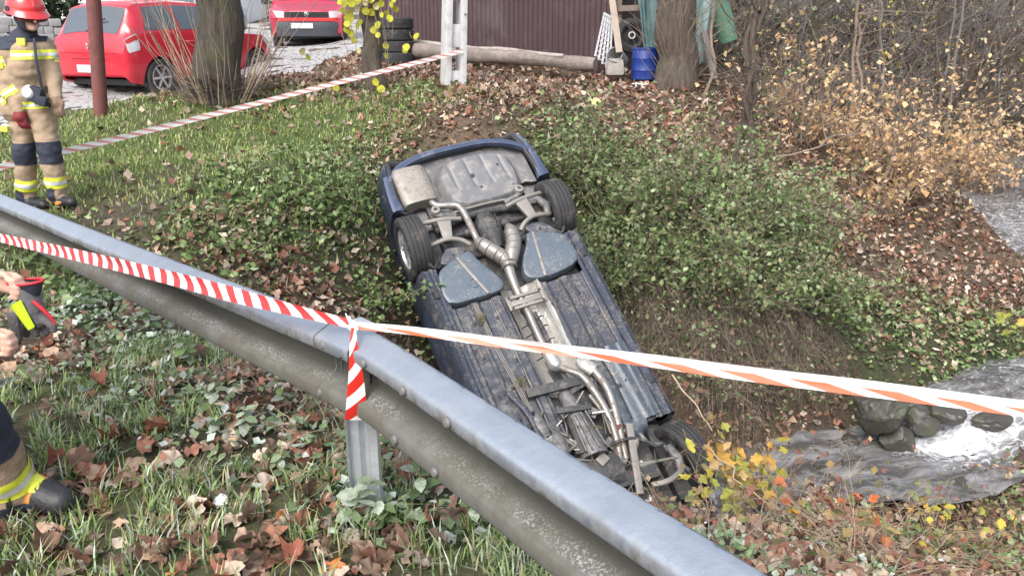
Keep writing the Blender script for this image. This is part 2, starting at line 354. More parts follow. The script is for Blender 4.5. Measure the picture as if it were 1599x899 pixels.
STREET_EDGE = [(-30, 6.0), (-9, 8.6), (-6.2, 9.3), (-5.0, 10.5), (-4.5, 11.3), (-3.9, 12.4), (-3.4, 15.0), (-2.9, 19.0), (-2.4, 23.0), (-1.0, 40)]
def street_side(x, y):
    """>0 inside the street (left of / beyond its edge)"""
    ex = np.array([p[0] for p in STREET_EDGE]); ey = np.array([p[1] for p in STREET_EDGE])
    a = np.interp(x, ex, ey)            # edge is a function of x on this run
    return y - a
def build_terrain():
    xx, yy = np.meshgrid(GX, GY, indexing='ij'); zz = ground(xx, yy); V = np.stack([xx, yy, zz], -1).reshape(-1, 3)
    nx, ny = len(GX), len(GY); i = np.arange(nx - 1)[:, None] * ny + np.arange(ny - 1)[None]
    F = np.stack([i, i + ny, i + ny + 1, i + 1], -1).reshape(-1, 4)
    x, y = V[:, 0], V[:, 1]; n1 = vnoise(x, y, 2.0, 7); n2 = vnoise(x, y, 11.0, 8); n3 = vnoise(x, y, 27.0, 9)
    soil = np.array([.085, .062, .045]); litter = np.array([.15, .105, .075]); grass = np.array([.085, .12, .04]); ivy = np.array([.05, .065, .03]); mud = np.array([.09, .072, .055])
    c = soil[None] * (0.7 + 0.6 * n2[:, None]); t = np.clip(n1 * 1.3 - .25 + (n3 - .5) * .9, 0, 1)[:, None]; c = c * (1 - t) + litter[None] * (.7 + .6 * n3[:, None]) * t
    g = np.clip((mask(GRASS, x, y) * 1.3 + (n3 - .5) * .5) * np.where(y > 6.2, 1, .45), 0, 1)[:, None]; c = c * (1 - g) + grass[None] * (.7 + .6 * n2[:, None]) * g
    g = np.clip(mask(IVY, x, y) + (n3 - .5) * .4, 0, .9)[:, None]; c = c * (1 - g) + ivy[None] * (.7 + .6 * n2[:, None]) * g
    g = np.clip(mask(BARE, x, y), 0, .9)[:, None]; c = c * (1 - g) + mud[None] * g
    o = np_mesh('ground', V, F, leafmat('soil', trans=0, rough=0.95, bump=.9), col=c, smooth=True)
    return tag(o, 'leaf-strewn grassy ground sloping into the stream gully', 'ground', kind='structure')
GROUND = build_terrain()

def build_street():
    xs = np.arange(-26, -0.6, 0.25); ys = np.arange(6.0, 45, 0.25); nx, ny = len(xs), len(ys)
    xx, yy = np.meshgrid(xs, ys, indexing='ij'); s = street_side(xx, yy)
    # pull the cells along the edge onto it so that the border is smooth
    yy2 = np.where((s < 0) & (s > -0.25), yy - s, yy)
    zz = ground(xx, yy2); zz = (zz + np.roll(zz, 1, 0) + np.roll(zz, -1, 0) + np.roll(zz, 1, 1) + np.roll(zz, -1, 1)) / 5 + 0.012
    V = np.stack([xx, yy2, zz], -1).reshape(-1, 3); i = np.arange(nx - 1)[:, None] * ny + np.arange(ny - 1)[None]
    F = np.stack([i, i + ny, i + ny + 1, i + 1], -1).reshape(-1, 4); ok = ((s > -0.25).reshape(-1))[F].all(1)
    m = bpy.data.materials.new('street_setts'); m.use_nodes = True; n = m.node_tree; b = n.nodes['Principled BSDF']
    tc = n.nodes.new('ShaderNodeTexCoord'); vo = n.nodes.new('ShaderNodeTexVoronoi'); vo.feature = 'DISTANCE_TO_EDGE'; vo.inputs['Scale'].default_value = 7
    v2 = n.nodes.new('ShaderNodeTexVoronoi'); v2.inputs['Scale'].default_value = 7
    nz = n.nodes.new('ShaderNodeTexNoise'); nz.inputs['Scale'].default_value = .8; nz.inputs['Detail'].default_value = 8
    for q in (vo, v2, nz): n.links.new(tc.outputs['Object'], q.inputs['Vector'])
    rp = n.nodes.new('ShaderNodeMapRange'); rp.inputs[1].default_value = 0.01; rp.inputs[2].default_value = 0.09; n.links.new(vo.outputs['Distance'], rp.inputs[0])
    mx = n.nodes.new('ShaderNodeMix'); mx.data_type = 'RGBA'; mx.inputs[6].default_value = (.30, .29, .285, 1); mx.inputs[7].default_value = (.46, .45, .45, 1)
    n.links.new(nz.outputs[0], mx.inputs[0])
    m2 = n.nodes.new('ShaderNodeMix'); m2.data_type = 'RGBA'; m2.inputs[6].default_value = (.16, .14, .125, 1); n.links.new(mx.outputs[2], m2.inputs[7]); n.links.new(rp.outputs[0], m2.inputs[0])
    n.links.new(m2.outputs[2], b.inputs['Base Color']); b.inputs['Roughness'].default_value = 0.6
    bp = n.nodes.new('ShaderNodeBump'); bp.inputs['Strength'].default_value = .7; bp.inputs['Distance'].default_value = .03; n.links.new(rp.outputs[0], bp.inputs['Height']); n.links.new(bp.outputs[0], b.inputs['Normal'])
    used = np.unique(F[ok]); remap = -np.ones(len(V), int); remap[used] = np.arange(len(used))
    o = np_mesh('street', V[used], remap[F[ok]], m, smooth=True)
    return tag(o, 'pale grey sett-paved street behind the lawn', 'street', kind='structure')
build_street()
def street_z(x, y): return gz(x, y) + 0.015

def build_stream():
    cl = catmull([(a[0], a[1], a[2]) for a in STREAM], 14); ws = catmull([(a[3], 0, 0) for a in STREAM], 14)
    nv = 40; V = []; C = []; SU = []; run = 0.0
    for i, (c, w_) in enumerate(zip(cl, ws)):
        d = (cl[min(i + 1, len(cl) - 1)] - cl[max(i - 1, 0)]); d.z = 0; d.normalize(); s = Vector((-d.y, d.x, 0)); hw = w_.x + 0.35; run += (c - cl[max(i - 1, 0)]).length
        for j in range(nv + 1):
            u = (j / nv * 2 - 1); p = c + s * (u * hw)
            rip = 0.05 * (mnoise.noise(Vector((p.x * 3.5, p.y * 3.5, 1))) + .6 * mnoise.noise(Vector((p.x * 8, p.y * 8, 4))))
            V.append((p.x, p.y, p.z + rip)); SU.append((run, u * hw))
    n = nv + 1; F = [(i * n + j, (i + 1) * n + j, (i + 1) * n + j + 1, i * n + j + 1) for i in range(len(cl) - 1) for j in range(nv)]
    m = bpy.data.materials.new('stream_water'); m.use_nodes = True; t = m.node_tree; b = t.nodes['Principled BSDF']
    tc = t.nodes.new('ShaderNodeTexCoord')
    def noise(sc, det=6, dist=0.0):
        q = t.nodes.new('ShaderNodeTexNoise'); q.inputs['Scale'].default_value = sc; q.inputs['Detail'].default_value = det; q.inputs['Distortion'].default_value = dist; t.links.new(tc.outputs['Object'], q.inputs['Vector']); return q
    foam = noise(7, 10, 2.2)
    at_ = t.nodes.new('ShaderNodeAttribute'); at_.attribute_name = 'col'
    ad = t.nodes.new('ShaderNodeMath'); ad.operation = 'ADD'; t.links.new(foam.outputs[0], ad.inputs[0]); sc_ = t.nodes.new('ShaderNodeSeparateColor'); t.links.new(at_.outputs['Color'], sc_.inputs[0]); t.links.new(sc_.outputs[0], ad.inputs[1])
    rp = t.nodes.new('ShaderNodeMapRange'); rp.inputs[1].default_value = .64; rp.inputs[2].default_value = 1.0; t.links.new(ad.outputs[0], rp.inputs[0])
    mx = t.nodes.new('ShaderNodeMix'); mx.data_type = 'RGBA'; mx.inputs[6].default_value = (.075, .07, .067, 1); mx.inputs[7].default_value = (.78, .79, .83, 1)
    # long streaks of broken water drawn out along the flow
    cb = t.nodes.new('ShaderNodeCombineXYZ'); ms_ = t.nodes.new('ShaderNodeMath'); ms_.operation = 'MULTIPLY'; ms_.inputs[1].default_value = 30 * 2.2; t.links.new(sc_.outputs[1], ms_.inputs[0]); mu_ = t.nodes.new('ShaderNodeMath'); mu_.operation = 'MULTIPLY'; mu_.inputs[1].default_value = 4 * 5.0; t.links.new(sc_.outputs[2], mu_.inputs[0]); t.links.new(ms_.outputs[0], cb.inputs[0]); t.links.new(mu_.outputs[0], cb.inputs[1])
    st = t.nodes.new('ShaderNodeTexNoise'); st.inputs['Scale'].default_value = 1.0; st.inputs['Detail'].default_value = 7; st.inputs['Roughness'].default_value = .7; st.inputs['Distortion'].default_value = .5; t.links.new(cb.outputs[0], st.inputs['Vector'])
    r2 = t.nodes.new('ShaderNodeMapRange'); r2.inputs[1].default_value = .44; r2.inputs[2].default_value = .80; r2.inputs[4].default_value = .42; t.links.new(st.outputs[0], r2.inputs[0])
    mxf = t.nodes.new('ShaderNodeMath'); mxf.operation = 'MAXIMUM'; t.links.new(rp.outputs[0], mxf.inputs[0]); t.links.new(r2.outputs[0], mxf.inputs[1])
    t.links.new(mxf.outputs[0], mx.inputs[0]); t.links.new(mx.outputs[2], b.inputs['Base Color'])
    mr = t.nodes.new('ShaderNodeMapRange'); mr.inputs[3].default_value = .08; mr.inputs[4].default_value = .6; t.links.new(rp.outputs[0], mr.inputs[0]); t.links.new(mr.outputs[0], b.inputs['Roughness'])
    bn = st; bp = t.nodes.new('ShaderNodeBump'); bp.inputs['Strength'].default_value = .8; bp.inputs['Distance'].default_value = .08
    t.links.new(bn.outputs[0], bp.inputs['Height']); t.links.new(bp.outputs[0], b.inputs['Normal'])
    V = np.array(V); wx, wy = 4.7, 7.6
    f = np.clip(1 - np.hypot((V[:, 0] - wx) / .95, (V[:, 1] - wy) / .6), 0, 1) * .5 + np.clip(1 - np.hypot(V[:, 0] - 6.2, V[:, 1] - 9.1) / 3.0, 0, 1) * .16 + np.clip(1 - np.hypot(V[:, 0] - 9.2, V[:, 1] - 14) / 5, 0, 1) * .22
    o = np_mesh('stream', V, np.array(F), m, col=np.stack([f, np.array(SU)[:, 0] / 30, np.array(SU)[:, 1] / 4 + .5], 1), smooth=True)
    return tag(o, 'shallow fast stream with white water below a stone step', 'stream', kind='structure')
build_stream()
# ------------------------------------------------------------------ guardrail
def galv_mat():
    """galvanised steel, bluish; dirt in streaks; dirt and painted shade on the lower wave and in the valley"""
    m = bpy.data.materials.new('galvanised_rail'); m.use_nodes = True; n = m.node_tree; b = n.nodes['Principled BSDF']
    uv = n.nodes.new('ShaderNodeUVMap'); sp = n.nodes.new('ShaderNodeSeparateXYZ'); n.links.new(uv.outputs[0], sp.inputs[0])
    tc = n.nodes.new('ShaderNodeTexCoord')
    def nz(sc, det=7, vec=None, rough=.65):
        q = n.nodes.new('ShaderNodeTexNoise'); q.inputs['Scale'].default_value = sc; q.inputs['Detail'].default_value = det; q.inputs['Roughness'].default_value = rough
        n.links.new(vec or tc.outputs['Object'], q.inputs['Vector']); return q.outputs[0]
    def rng_(src, a, b_, c=0, d=1):
        q = n.nodes.new('ShaderNodeMapRange'); q.inputs[1].default_value = a; q.inputs[2].default_value = b_; q.inputs[3].default_value = c; q.inputs[4].default_value = d; n.links.new(src, q.inputs[0]); return q.outputs[0]
    def mix(f, a, b_):
        q = n.nodes.new('ShaderNodeMix'); q.data_type = 'RGBA'
        for i, s in ((6, a), (7, b_)):
            if isinstance(s, tuple): q.inputs[i].default_value = (*s, 1)
            else: n.links.new(s, q.inputs[i])
        n.links.new(f, q.inputs[0]); return q.outputs[2]
    def math_(op, a, b_):
        q = n.nodes.new('ShaderNodeMath'); q.operation = op
        for i, s in enumerate((a, b_)):
            if isinstance(s, (int, float)): q.inputs[i].default_value = s
            else: n.links.new(s, q.inputs[i])
        return q.outputs[0]
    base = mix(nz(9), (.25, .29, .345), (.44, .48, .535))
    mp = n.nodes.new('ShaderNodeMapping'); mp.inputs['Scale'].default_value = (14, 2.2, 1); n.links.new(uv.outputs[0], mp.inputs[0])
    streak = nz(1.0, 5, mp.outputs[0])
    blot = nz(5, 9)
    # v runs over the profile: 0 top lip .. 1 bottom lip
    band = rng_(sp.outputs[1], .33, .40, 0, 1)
    low = math_('MULTIPLY', band, rng_(blot, .2, .55, .75, 1))  # lower wave darker: dirt, plus shade from the upper wave painted in
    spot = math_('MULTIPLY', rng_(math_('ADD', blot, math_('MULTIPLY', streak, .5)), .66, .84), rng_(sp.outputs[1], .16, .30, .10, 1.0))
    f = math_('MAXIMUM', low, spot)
    grime_shade = mix(nz(22), (.06, .058, .046), (.135, .13, .11))
    c = mix(f, base, grime_shade)
    # pale speckle of frost and grit lying on the ledge of the lower wave
    ledge = math_('MULTIPLY', rng_(sp.outputs[1], .60, .66, 0, 1), rng_(sp.outputs[1], .69, .72, 1, 0))
    fr = math_('MULTIPLY', ledge, math_('MULTIPLY', rng_(nz(140, 3), .5, .62), rng_(nz(3), .38, .62))); c = mix(math_('MULTIPLY', fr, .5), c, (.62, .64, .66))
    wet = math_('MULTIPLY', rng_(sp.outputs[1], .36, .44, 0, 1), rng_(sp.outputs[1], .60, .68, 1, 0)); c = mix(math_('MULTIPLY', wet, .75), c, (.03, .03, .024))  # valley darkened: dirt together with painted shade below the upper wave
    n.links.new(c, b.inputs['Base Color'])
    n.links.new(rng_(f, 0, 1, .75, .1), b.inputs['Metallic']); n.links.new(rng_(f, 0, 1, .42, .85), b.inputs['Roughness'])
    bp = n.nodes.new('ShaderNodeBump'); bp.inputs['Strength'].default_value = .25; bp.inputs['Distance'].default_value = .01; n.links.new(nz(35), bp.inputs['Height']); n.links.new(bp.outputs[0], b.inputs['Normal'])
    return m
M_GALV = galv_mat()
M_BOLT = mat('weathered_bolt', (.16, .155, .15), .7, .4, .3, 40)
M_POST = mat('galvanised_post', (.52, .55, .58), .45, .7, .25, 10, bump=.1, dirt=(.2, .19, .17), dirt_amt=.3, dirt_scale=6)
RAIL_TOP = [(-6.6, 8.86, .20), (-5.2, 7.37, .33), (-3.78, 5.86, .448), (-2.2, 4.21, .56), (-0.92, 2.86, .665), (-0.48, 2.37, .715), (-0.36, 2.23, .725)] + [tuple(at(890, 711, Y=1.60)), tuple(at(1195, 899, Y=1.16))] + [(1.25, -0.02, .76), (2.0, -1.13, .76)]
# outward offset (towards the road), height below the top lip
WPROF = [(.0, .0), (.008, .0), (.020, -.006), (.045, -.018), (.068, -.030), (.077, -.038), (.081, -.047), (.081, -.074), (.077, -.083), (.062, -.092), (.030, -.106), (.010, -.116), (.004, -.130),
         (.004, -.178), (.010, -.190), (.030, -.202), (.062, -.216), (.077, -.225), (.081, -.236), (.081, -.272), (.077, -.281), (.060, -.292), (.024, -.307), (.0, -.310)]
WPROF = [(a, h * .92) for a, h in WPROF]
def rail_frames(pts, n=8):
    P = catmull(pts, n); out = []
    for i, p in enumerate(P):
        d = P[min(i + 1, len(P) - 1)] - P[max(i - 1, 0)]; dh = Vector((d.x, d.y, 0)).normalized(); out.append((p, d.normalized(), Vector((dh.y, -dh.x, 0)) * -1))
    return out
def out_dir(d):   # towards the road side
    o = Vector((d.y, -d.x, 0)).normalized(); return o if o.x < 0 else -o
def sweep_rail(name, pts, lift, parent):
    fr = rail_frames(pts); mb = MB(); m = len(WPROF); th = .004; uvs = []; s_ = 0
    vs = []; prev = None
    for p, d, _ in fr:
        o = out_dir(d)
        if prev is not None: s_ += (p - prev).length
        prev = p
        for k, (a, h) in enumerate(WPROF): vs.append(p + o * (a + lift) + Vector((0, 0, h))); uvs.append((s_, k / (m - 1)))
        for k, (a, h) in enumerate(WPROF): vs.append(p + o * (a + lift - th) + Vector((0, 0, h))); uvs.append((s_, k / (m - 1)))
    fs = []; q = 2 * m
    for i in range(len(fr) - 1):
        for k in range(m - 1):
            fs.append((i * q + k, i * q + k + 1, (i + 1) * q + k + 1, (i + 1) * q + k)); fs.append((i * q + m + k + 1, i * q + m + k, (i + 1) * q + m + k, (i + 1) * q + m + k + 1))
        for k in (0, m - 1): fs.append((i * q + k, (i + 1) * q + k, (i + 1) * q + m + k, i * q + m + k))
    for i in (0, len(fr) - 1):
        for k in range(m - 1): fs.append((i * q + k, i * q + k + 1, i * q + m + k + 1, i * q + m + k))
    mb.add(vs, fs); me = mb.mesh(name, 60)
    ul = me.uv_layers.new(name='UVMap'); li = np.zeros(len(me.loops), np.int32); me.loops.foreach_get('vertex_index', li); ul.data.foreach_set('uv', np.array(uvs, np.float32)[li].ravel())
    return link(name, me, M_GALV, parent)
def build_rail():
    t = thing('guardrail', 'weathered galvanised steel crash barrier on a post beside the gully', 'guardrail')
    ends = [RAIL_TOP[5], RAIL_TOP[6]]
    left = [Vector(p) for p in RAIL_TOP[:6]]; right = [Vector(RAIL_TOP[5]) + (Vector(RAIL_TOP[4]) - Vector(RAIL_TOP[5])).normalized() * .16] + [Vector(p) for p in RAIL_TOP[5:]]
    left.append(Vector(RAIL_TOP[5]) + (Vector(RAIL_TOP[6]) - Vector(RAIL_TOP[5])) * .25)
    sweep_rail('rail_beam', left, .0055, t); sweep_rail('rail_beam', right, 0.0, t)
    def bolt(px, h, o_, tilt, r=.014):
        P = catmull(RAIL_TOP, 40); best = None
        for i in range(1, len(P) - 1):
            o = out_dir(P[i + 1] - P[i - 1]); c = P[i] + o * o_ + Vector((0, 0, -h)); e = abs(px_of(c)[0] - px)
            if best is None or e < best[0]: best = (e, c, o)
        mb = MB(); ax = (best[2] + Vector((0, 0, tilt))).normalized(); mb.lathe([(r, -.004), (r * 1.05, .004), (r * .8, .009), (r * .3, .011)], best[1], ax, 12); mb.build('bolt', M_BOLT, t)
    for px in (505, 567, 628, 703): bolt(px, .054, .083, .1)
    for px in (500, 615, 682): bolt(px, .232, .083, .05)
    # lap joint edge and the empty slot beside it
    P = catmull(RAIL_TOP, 40)
    def prof_line(px, h0, h1, w_, nm):
        best = min(range(1, len(P) - 1), key=lambda i: abs(px_of(P[i] + out_dir(P[i + 1] - P[i - 1]) * .08 + Vector((0, 0, -.05)))[0] - px)); o = out_dir(P[best + 1] - P[best - 1]); mb = MB()
        mb.tube([P[best] + o * (a + .0075) + Vector((0, 0, h)) for a, h in WPROF if h0 >= h >= h1], w_, 5); mb.build(nm, M_BOLT, t)
    prof_line(494, 0, -.31, .0022, 'lap_edge'); prof_line(536, -.046, -.075, .006, 'bolt_slot'); prof_line(590, -.046, -.075, .005, 'bolt_slot')
    # post: sigma section
    base = G(566, 792); c = at(566, 640, Y=2.46)
    d = (Vector(RAIL_TOP[6]) - Vector(RAIL_TOP[4])); d.z = 0; d.normalize(); o = out_dir(d)
    zg = gz(c.x, c.y); prof = [(-.055, .03), (-.055, .0), (-.018, -.0), (-.006, -.022), (.006, -.022), (.018, 0), (.055, 0), (.055, .03)]
    fv = -(Vector((c.x, c.y, 0))).normalized(); sv = Vector((-fv.y, fv.x, 0))
    sv, fv = (Matrix.Rotation(R(-18), 3, 'Z') @ sv), (Matrix.Rotation(R(-18), 3, 'Z') @ fv)
    mb = MB(); ring = []
    for zz in (zg - .5, .66):
        ring.append([Vector((c.x, c.y, zz)) + sv * a + fv * b for a, b in prof] + [Vector((c.x, c.y, zz)) + sv * (a * .93) + fv * (b - .006) for a, b in reversed(prof)])
    mb.rings(ring); mb.build('post', M_POST, t, 25)
    # spacer bracket between post and rail
    mb = MB(); mb.box((c.x, c.y, .60), (.09, .09, .2), Matrix.Rotation(math.atan2(d.y, d.x), 3, 'Z')); mb.build('bracket', M_POST, t, bevel=.004)
    return t
def px_of(p):
    p = Vector(p) - Vector((0, 0, CAMZ)); dz = p.y * CT - p.z * ST; yc = -(p.y * ST + p.z * CT)
    return (799.5 + FPX * p.x / dz, 449.5 + FPX * yc / dz)
build_rail()

# ------------------------------------------------------------------ barrier tape
def tape_mat(name, pitch, duty=.5, slant=1.0, red=(.62, .03, .02), half=None):
    m = bpy.data.materials.new(name); m.use_nodes = True; n = m.node_tree; b = n.nodes['Principled BSDF']
    uv = n.nodes.new('ShaderNodeUVMap'); sp = n.nodes.new('ShaderNodeSeparateXYZ'); n.links.new(uv.outputs[0], sp.inputs[0])
    ml = n.nodes.new('ShaderNodeMath'); ml.operation = 'MULTIPLY_ADD'; ml.inputs[1].default_value = slant; n.links.new(sp.outputs[1], ml.inputs[0]); n.links.new(sp.outputs[0], ml.inputs[2])
    dv = n.nodes.new('ShaderNodeMath'); dv.operation = 'DIVIDE'; dv.inputs[1].default_value = pitch; n.links.new(ml.outputs[0], dv.inputs[0])
    fr = n.nodes.new('ShaderNodeMath'); fr.operation = 'FRACT'; n.links.new(dv.outputs[0], fr.inputs[0])
    gt = n.nodes.new('ShaderNodeMath'); gt.operation = 'GREATER_THAN'; gt.inputs[1].default_value = duty; n.links.new(fr.outputs[0], gt.inputs[0])
    mx = n.nodes.new('ShaderNodeMix'); mx.data_type = 'RGBA'; mx.inputs[6].default_value = (*red, 1); mx.inputs[7].default_value = (.82, .80, .78, 1); g_ = gt.outputs[0]
    if half is not None:      # the tape is folded lengthwise: the print shows on one half only
        hf = n.nodes.new('ShaderNodeMath'); hf.operation = 'GREATER_THAN'; hf.inputs[1].default_value = half; n.links.new(sp.outputs[1], hf.inputs[0]); mxx = n.nodes.new('ShaderNodeMath'); mxx.operation = 'MAXIMUM'; n.links.new(hf.outputs[0], mxx.inputs[0]); n.links.new(g_, mxx.inputs[1]); g_ = mxx.outputs[0]
    n.links.new(g_, mx.inputs[0]); n.links.new(mx.outputs[2], b.inputs['Base Color']); b.inputs['Roughness'].default_value = .35
    tr = n.nodes.new('ShaderNodeBsdfTranslucent'); n.links.new(mx.outputs[2], tr.inputs[0]); ms = n.nodes.new('ShaderNodeMixShader'); ms.inputs[0].default_value = .3
    n.links.new(b.outputs[0], ms.inputs[1]); n.links.new(tr.outputs[0], ms.inputs[2]); n.links.new(ms.outputs[0], n.nodes['Material Output'].inputs[0])
    return m
def ribbon(name, path, width, twist, mat_, parent, n=10, fold=.0, uvw=.075, up=(0, 0, 1), face=None):
    """strip along path; twist(s)-> angle about its axis (0 = upright, facing the camera); cross-section slightly folded"""
    P = catmull(path, n); vs = []; uvs = []; L = 0; prev = None; nc = 4; tot = sum((P[i + 1] - P[i]).length for i in range(len(P) - 1))
    for i, p in enumerate(P):
        if prev is not None: L += (p - prev).length
        prev = p; d = (P[min(i + 1, len(P) - 1)] - P[max(i - 1, 0)]).normalized()
        u0 = Vector(up); s0 = d.cross(u0).normalized(); u0 = s0.cross(d); a = twist(L / tot); u = u0 * math.cos(a) + s0 * math.sin(a); nn = d.cross(u)
        w_ = width(L / tot) if callable(width) else width
        for k in range(nc + 1):
            v = k / nc - .5; crn = fold * (abs(v) * 2) ** 1.5 + .004 * math.sin(L * 9 + v * 5)
            vs.append(p + u * (v * w_) + nn * crn); uvs.append((L, k / nc))
    fs = [(i * (nc + 1) + k, (i + 1) * (nc + 1) + k, (i + 1) * (nc + 1) + k + 1, i * (nc + 1) + k + 1) for i in range(len(P) - 1) for k in range(nc)]
    mb = MB(); mb.add(vs, fs); me = mb.mesh(name, 80, fix=False)
    ul = me.uv_layers.new(name='UVMap'); li = np.zeros(len(me.loops), np.int32); me.loops.foreach_get('vertex_index', li); ul.data.foreach_set('uv', np.array(uvs, np.float32)[li].ravel())
    return link(name, me, mat_, parent)
def build_tapes():
    knot = at(553, 507, Y=2.31)
    tl = tape_mat('tape_red_white', .105, .5, .075, red=(.52, .045, .045)); t2 = tape_mat('tape_red_white_long', .20, .55, .22, red=(.85, .20, .11), half=.52); tf = tape_mat('tape_far', .17, .40, .16, red=(.66, .30, .27))
    t = thing('barrier_tape', 'red and white barrier tape knotted to the guardrail and stretched across the gully', 'barrier tape')
    # left run: comes along the road face of the rail from off the left edge
    pts = [at(-140, 335, Y=5.0), at(0, 371, Y=4.35), at(110, 396, Y=3.7), at(230, 425, Y=3.15), at(330, 451, Y=2.8), at(440, 480, Y=2.5), knot]
    ribbon('tape_run', pts, lambda s: .038 + .016 * min(1, s * 2) - .028 * max(0, (s - .85) / .15), lambda s: -.35 - .25 * s, tl, t, 8, fold=.004)
    pts = [knot + Vector((0, -.004, 0)), at(640, 516, Y=2.24), at(800, 536, Y=2.16), at(1000, 561, Y=2.1), at(1200, 587, Y=2.06), at(1400, 612, Y=2.04), at(1599, 638, Y=2.02), at(1800, 662, Y=2.0)]
    ribbon('tape_run', pts, lambda s: .022 + .024 * min(1, s * 1.6), lambda s: -.35 + .2 * math.sin(s * 5), t2, t, 10, fold=.003)
    # hanging end: a tall triangle
    dn = [at(552, 512, Y=2.275), at(553, 540, Y=2.255), at(556, 590, Y=2.245), at(557, 635, Y=2.25), at(558, 655, Y=2.26)]
    ribbon('tape_end', dn, lambda s: .012 + .062 * s ** .8, lambda s: .1, tape_mat('tape_end', .09, .52, .06), t, 8, fold=.004, up=(1, 0, 0))
    mb = MB(); k = knot + Vector((0, -.02, 0))
    mb.tube(catmull([k + Vector((-.012, 0, .035)), k + Vector((.0, -.008, .012)), k + Vector((.014, 0, -.006)), k + Vector((0, .004, -.016)), k + Vector((-.012, -.002, 0)), k + Vector((.004, -.006, .01))], 5), [.006] * 26, 7, flat=.6)
    mb.tube([k + Vector((-.02, 0, .045)), k + Vector((-.008, -.004, .02)), k], [.002, .007, .008], 6, flat=.5)
    mb.build('knot', mat('tape_white', (.78, .76, .75), .4, var=.1, scale=20), t)
    f = thing('barrier_tape', 'thin red and white barrier tape strung over the lawn to the concrete pole', 'barrier tape')
    pts = [at(-160, 301, Y=6.2), at(0, 261, Y=6.9), at(180, 217, Y=7.9), at(360, 172, Y=9.0), at(540, 126, Y=10.2), at(690, 88, Y=11.1), at(722, 80, Y=11.3)]
    ribbon('tape_run', pts, .056, lambda s: -.25 + .15 * math.sin(s * 7), tf, f, 10, fold=.004)
build_tapes()
# ------------------------------------------------------------------ vehicles: shared builders
def lerp_tab(tab):
    ks = [a for a, _ in tab]; vs = [b for _, b in tab]
    return lambda x: float(np.interp(x, ks, vs))
class Shell:
    """car body as a surface S(y, t): t 0..0.5 side from the sill to the belt, 0.5..0.8 belt to roof edge, 0.8..1 to the centre line"""
    def __init__(s, zb, belt, top, W, roofw, plan, arches, crown=.035):
        s.zb, s.belt, s.top, s.W, s.roofw, s.plan, s.arches, s.crown = lerp_tab(zb), lerp_tab(belt), lerp_tab(top), lerp_tab(W), lerp_tab(roofw), lerp_tab(plan), arches, crown
    def zbot(s, y):
        z = s.zb(y)
        for yc, zc, r in s.arches:
            if abs(y - yc) < r: z = max(z, zc + math.sqrt(r * r - (y - yc) ** 2))
        return z
    def S(s, y, t, side=1, off=0.0):
        zb, be, tp, pl = s.zbot(y), s.belt(y), s.top(y), s.plan(y)
        if t <= .5:
            z = zb + (be - zb) * (t / .5); x = s.W(z)
        elif t <= .8:
            q = (t - .5) / .3; z = be + (tp - s.crown - be) * q; x = s.W(be) + (s.roofw(y) - s.W(be)) * q + .03 * math.sin(q * math.pi) * (1 if tp - be > .2 else .0)
        else:
            q = (t - .8) / .2; a = q * math.pi / 2; z = tp - s.crown * (1 - math.sin(a)) ; x = s.roofw(y) * (1 - q ** 1.15)
        return Vector((side * x * pl, y, z))
    def N(s, y, t, side=1):
        e = 1e-3; a = s.S(y + e, t, side) - s.S(y - e, t, side); b = s.S(y, min(1, t + e), side) - s.S(y, max(0, t - e), side); n = a.cross(b)
        n = n.normalized() if n.length > 1e-12 else Vector((0, 0, 1))
        c = Vector((0, y, (s.zb(y) + s.top(y)) / 2)); return n if n.dot(s.S(y, t, side) - c) > 0 else -n
    def mesh(s, ys, nt=30, lip=.05):
        mb = MB(); rows = []
        ts = [i / nt for i in range(nt + 1)]
        for y in ys:
            row = []
            p = s.S(y, 0, -1); row.append(p + Vector((lip, 0, .03)))
            for t in ts: row.append(s.S(y, t, -1))
            for t in reversed(ts[:-1]): row.append(s.S(y, t, 1))
            p = s.S(y, 0, 1); row.append(p + Vector((-lip, 0, .03))); rows.append(row)
        mb.rings(rows, closed=False)
        n = len(rows[0]); 
        for k in (0, len(rows) - 1):
            b0 = k * n; fs = []
            for i in range(n // 2 - 1 + (n % 2)):
                a, b, c, d = b0 + i, b0 + i + 1, b0 + n - 2 - i, b0 + n - 1 - i
                if b == c: fs.append((a, b, d))
                elif b < c: fs.append((a, b, c, d))
            mb.f.extend(fs)
        return mb
    def patch(s, y0, y1, t0, t1, side, off=.005, n=8, rnd=.0, y0b=None, y1b=None):
        """panel lying on the surface; y0b,y1b = the y range at t1 (for slanted edges)"""
        y0b = y0 if y0b is None else y0b; y1b = y1 if y1b is None else y1b; mb = MB()
        def fn(u, v):
            t = t0 + (t1 - t0) * v; a = y0 + (y0b - y0) * v; b = y1 + (y1b - y1) * v
            k = rnd * (abs(2 * v - 1) ** 4); y = a + (b - a) * (u * (1 - 2 * k) + k); return s.S(y, t, side) + s.N(y, t, side) * off
        return mb.grid(fn, n, n)
    def top_patch(s, y0, y1, w0, w1, off=.006, n=10, t0=.8, rnd=.1):
        """panel across the top between the roof edges; w = fraction of the half width at y0, y1"""
        mb = MB()
        def fn(u, v):
            e = abs(2 * u - 1) ** 6; wv = (w0 + (w1 - w0) * u) * (1 - rnd * e); q = (2 * v - 1) * wv; y = y0 + (y1 - y0) * u; sd = 1 if q >= 0 else -1; t = 1 - abs(q) * (1 - t0)
            return s.S(y, t, sd) + s.N(y, t, sd) * off
        return mb.grid(fn, n, n * 2)

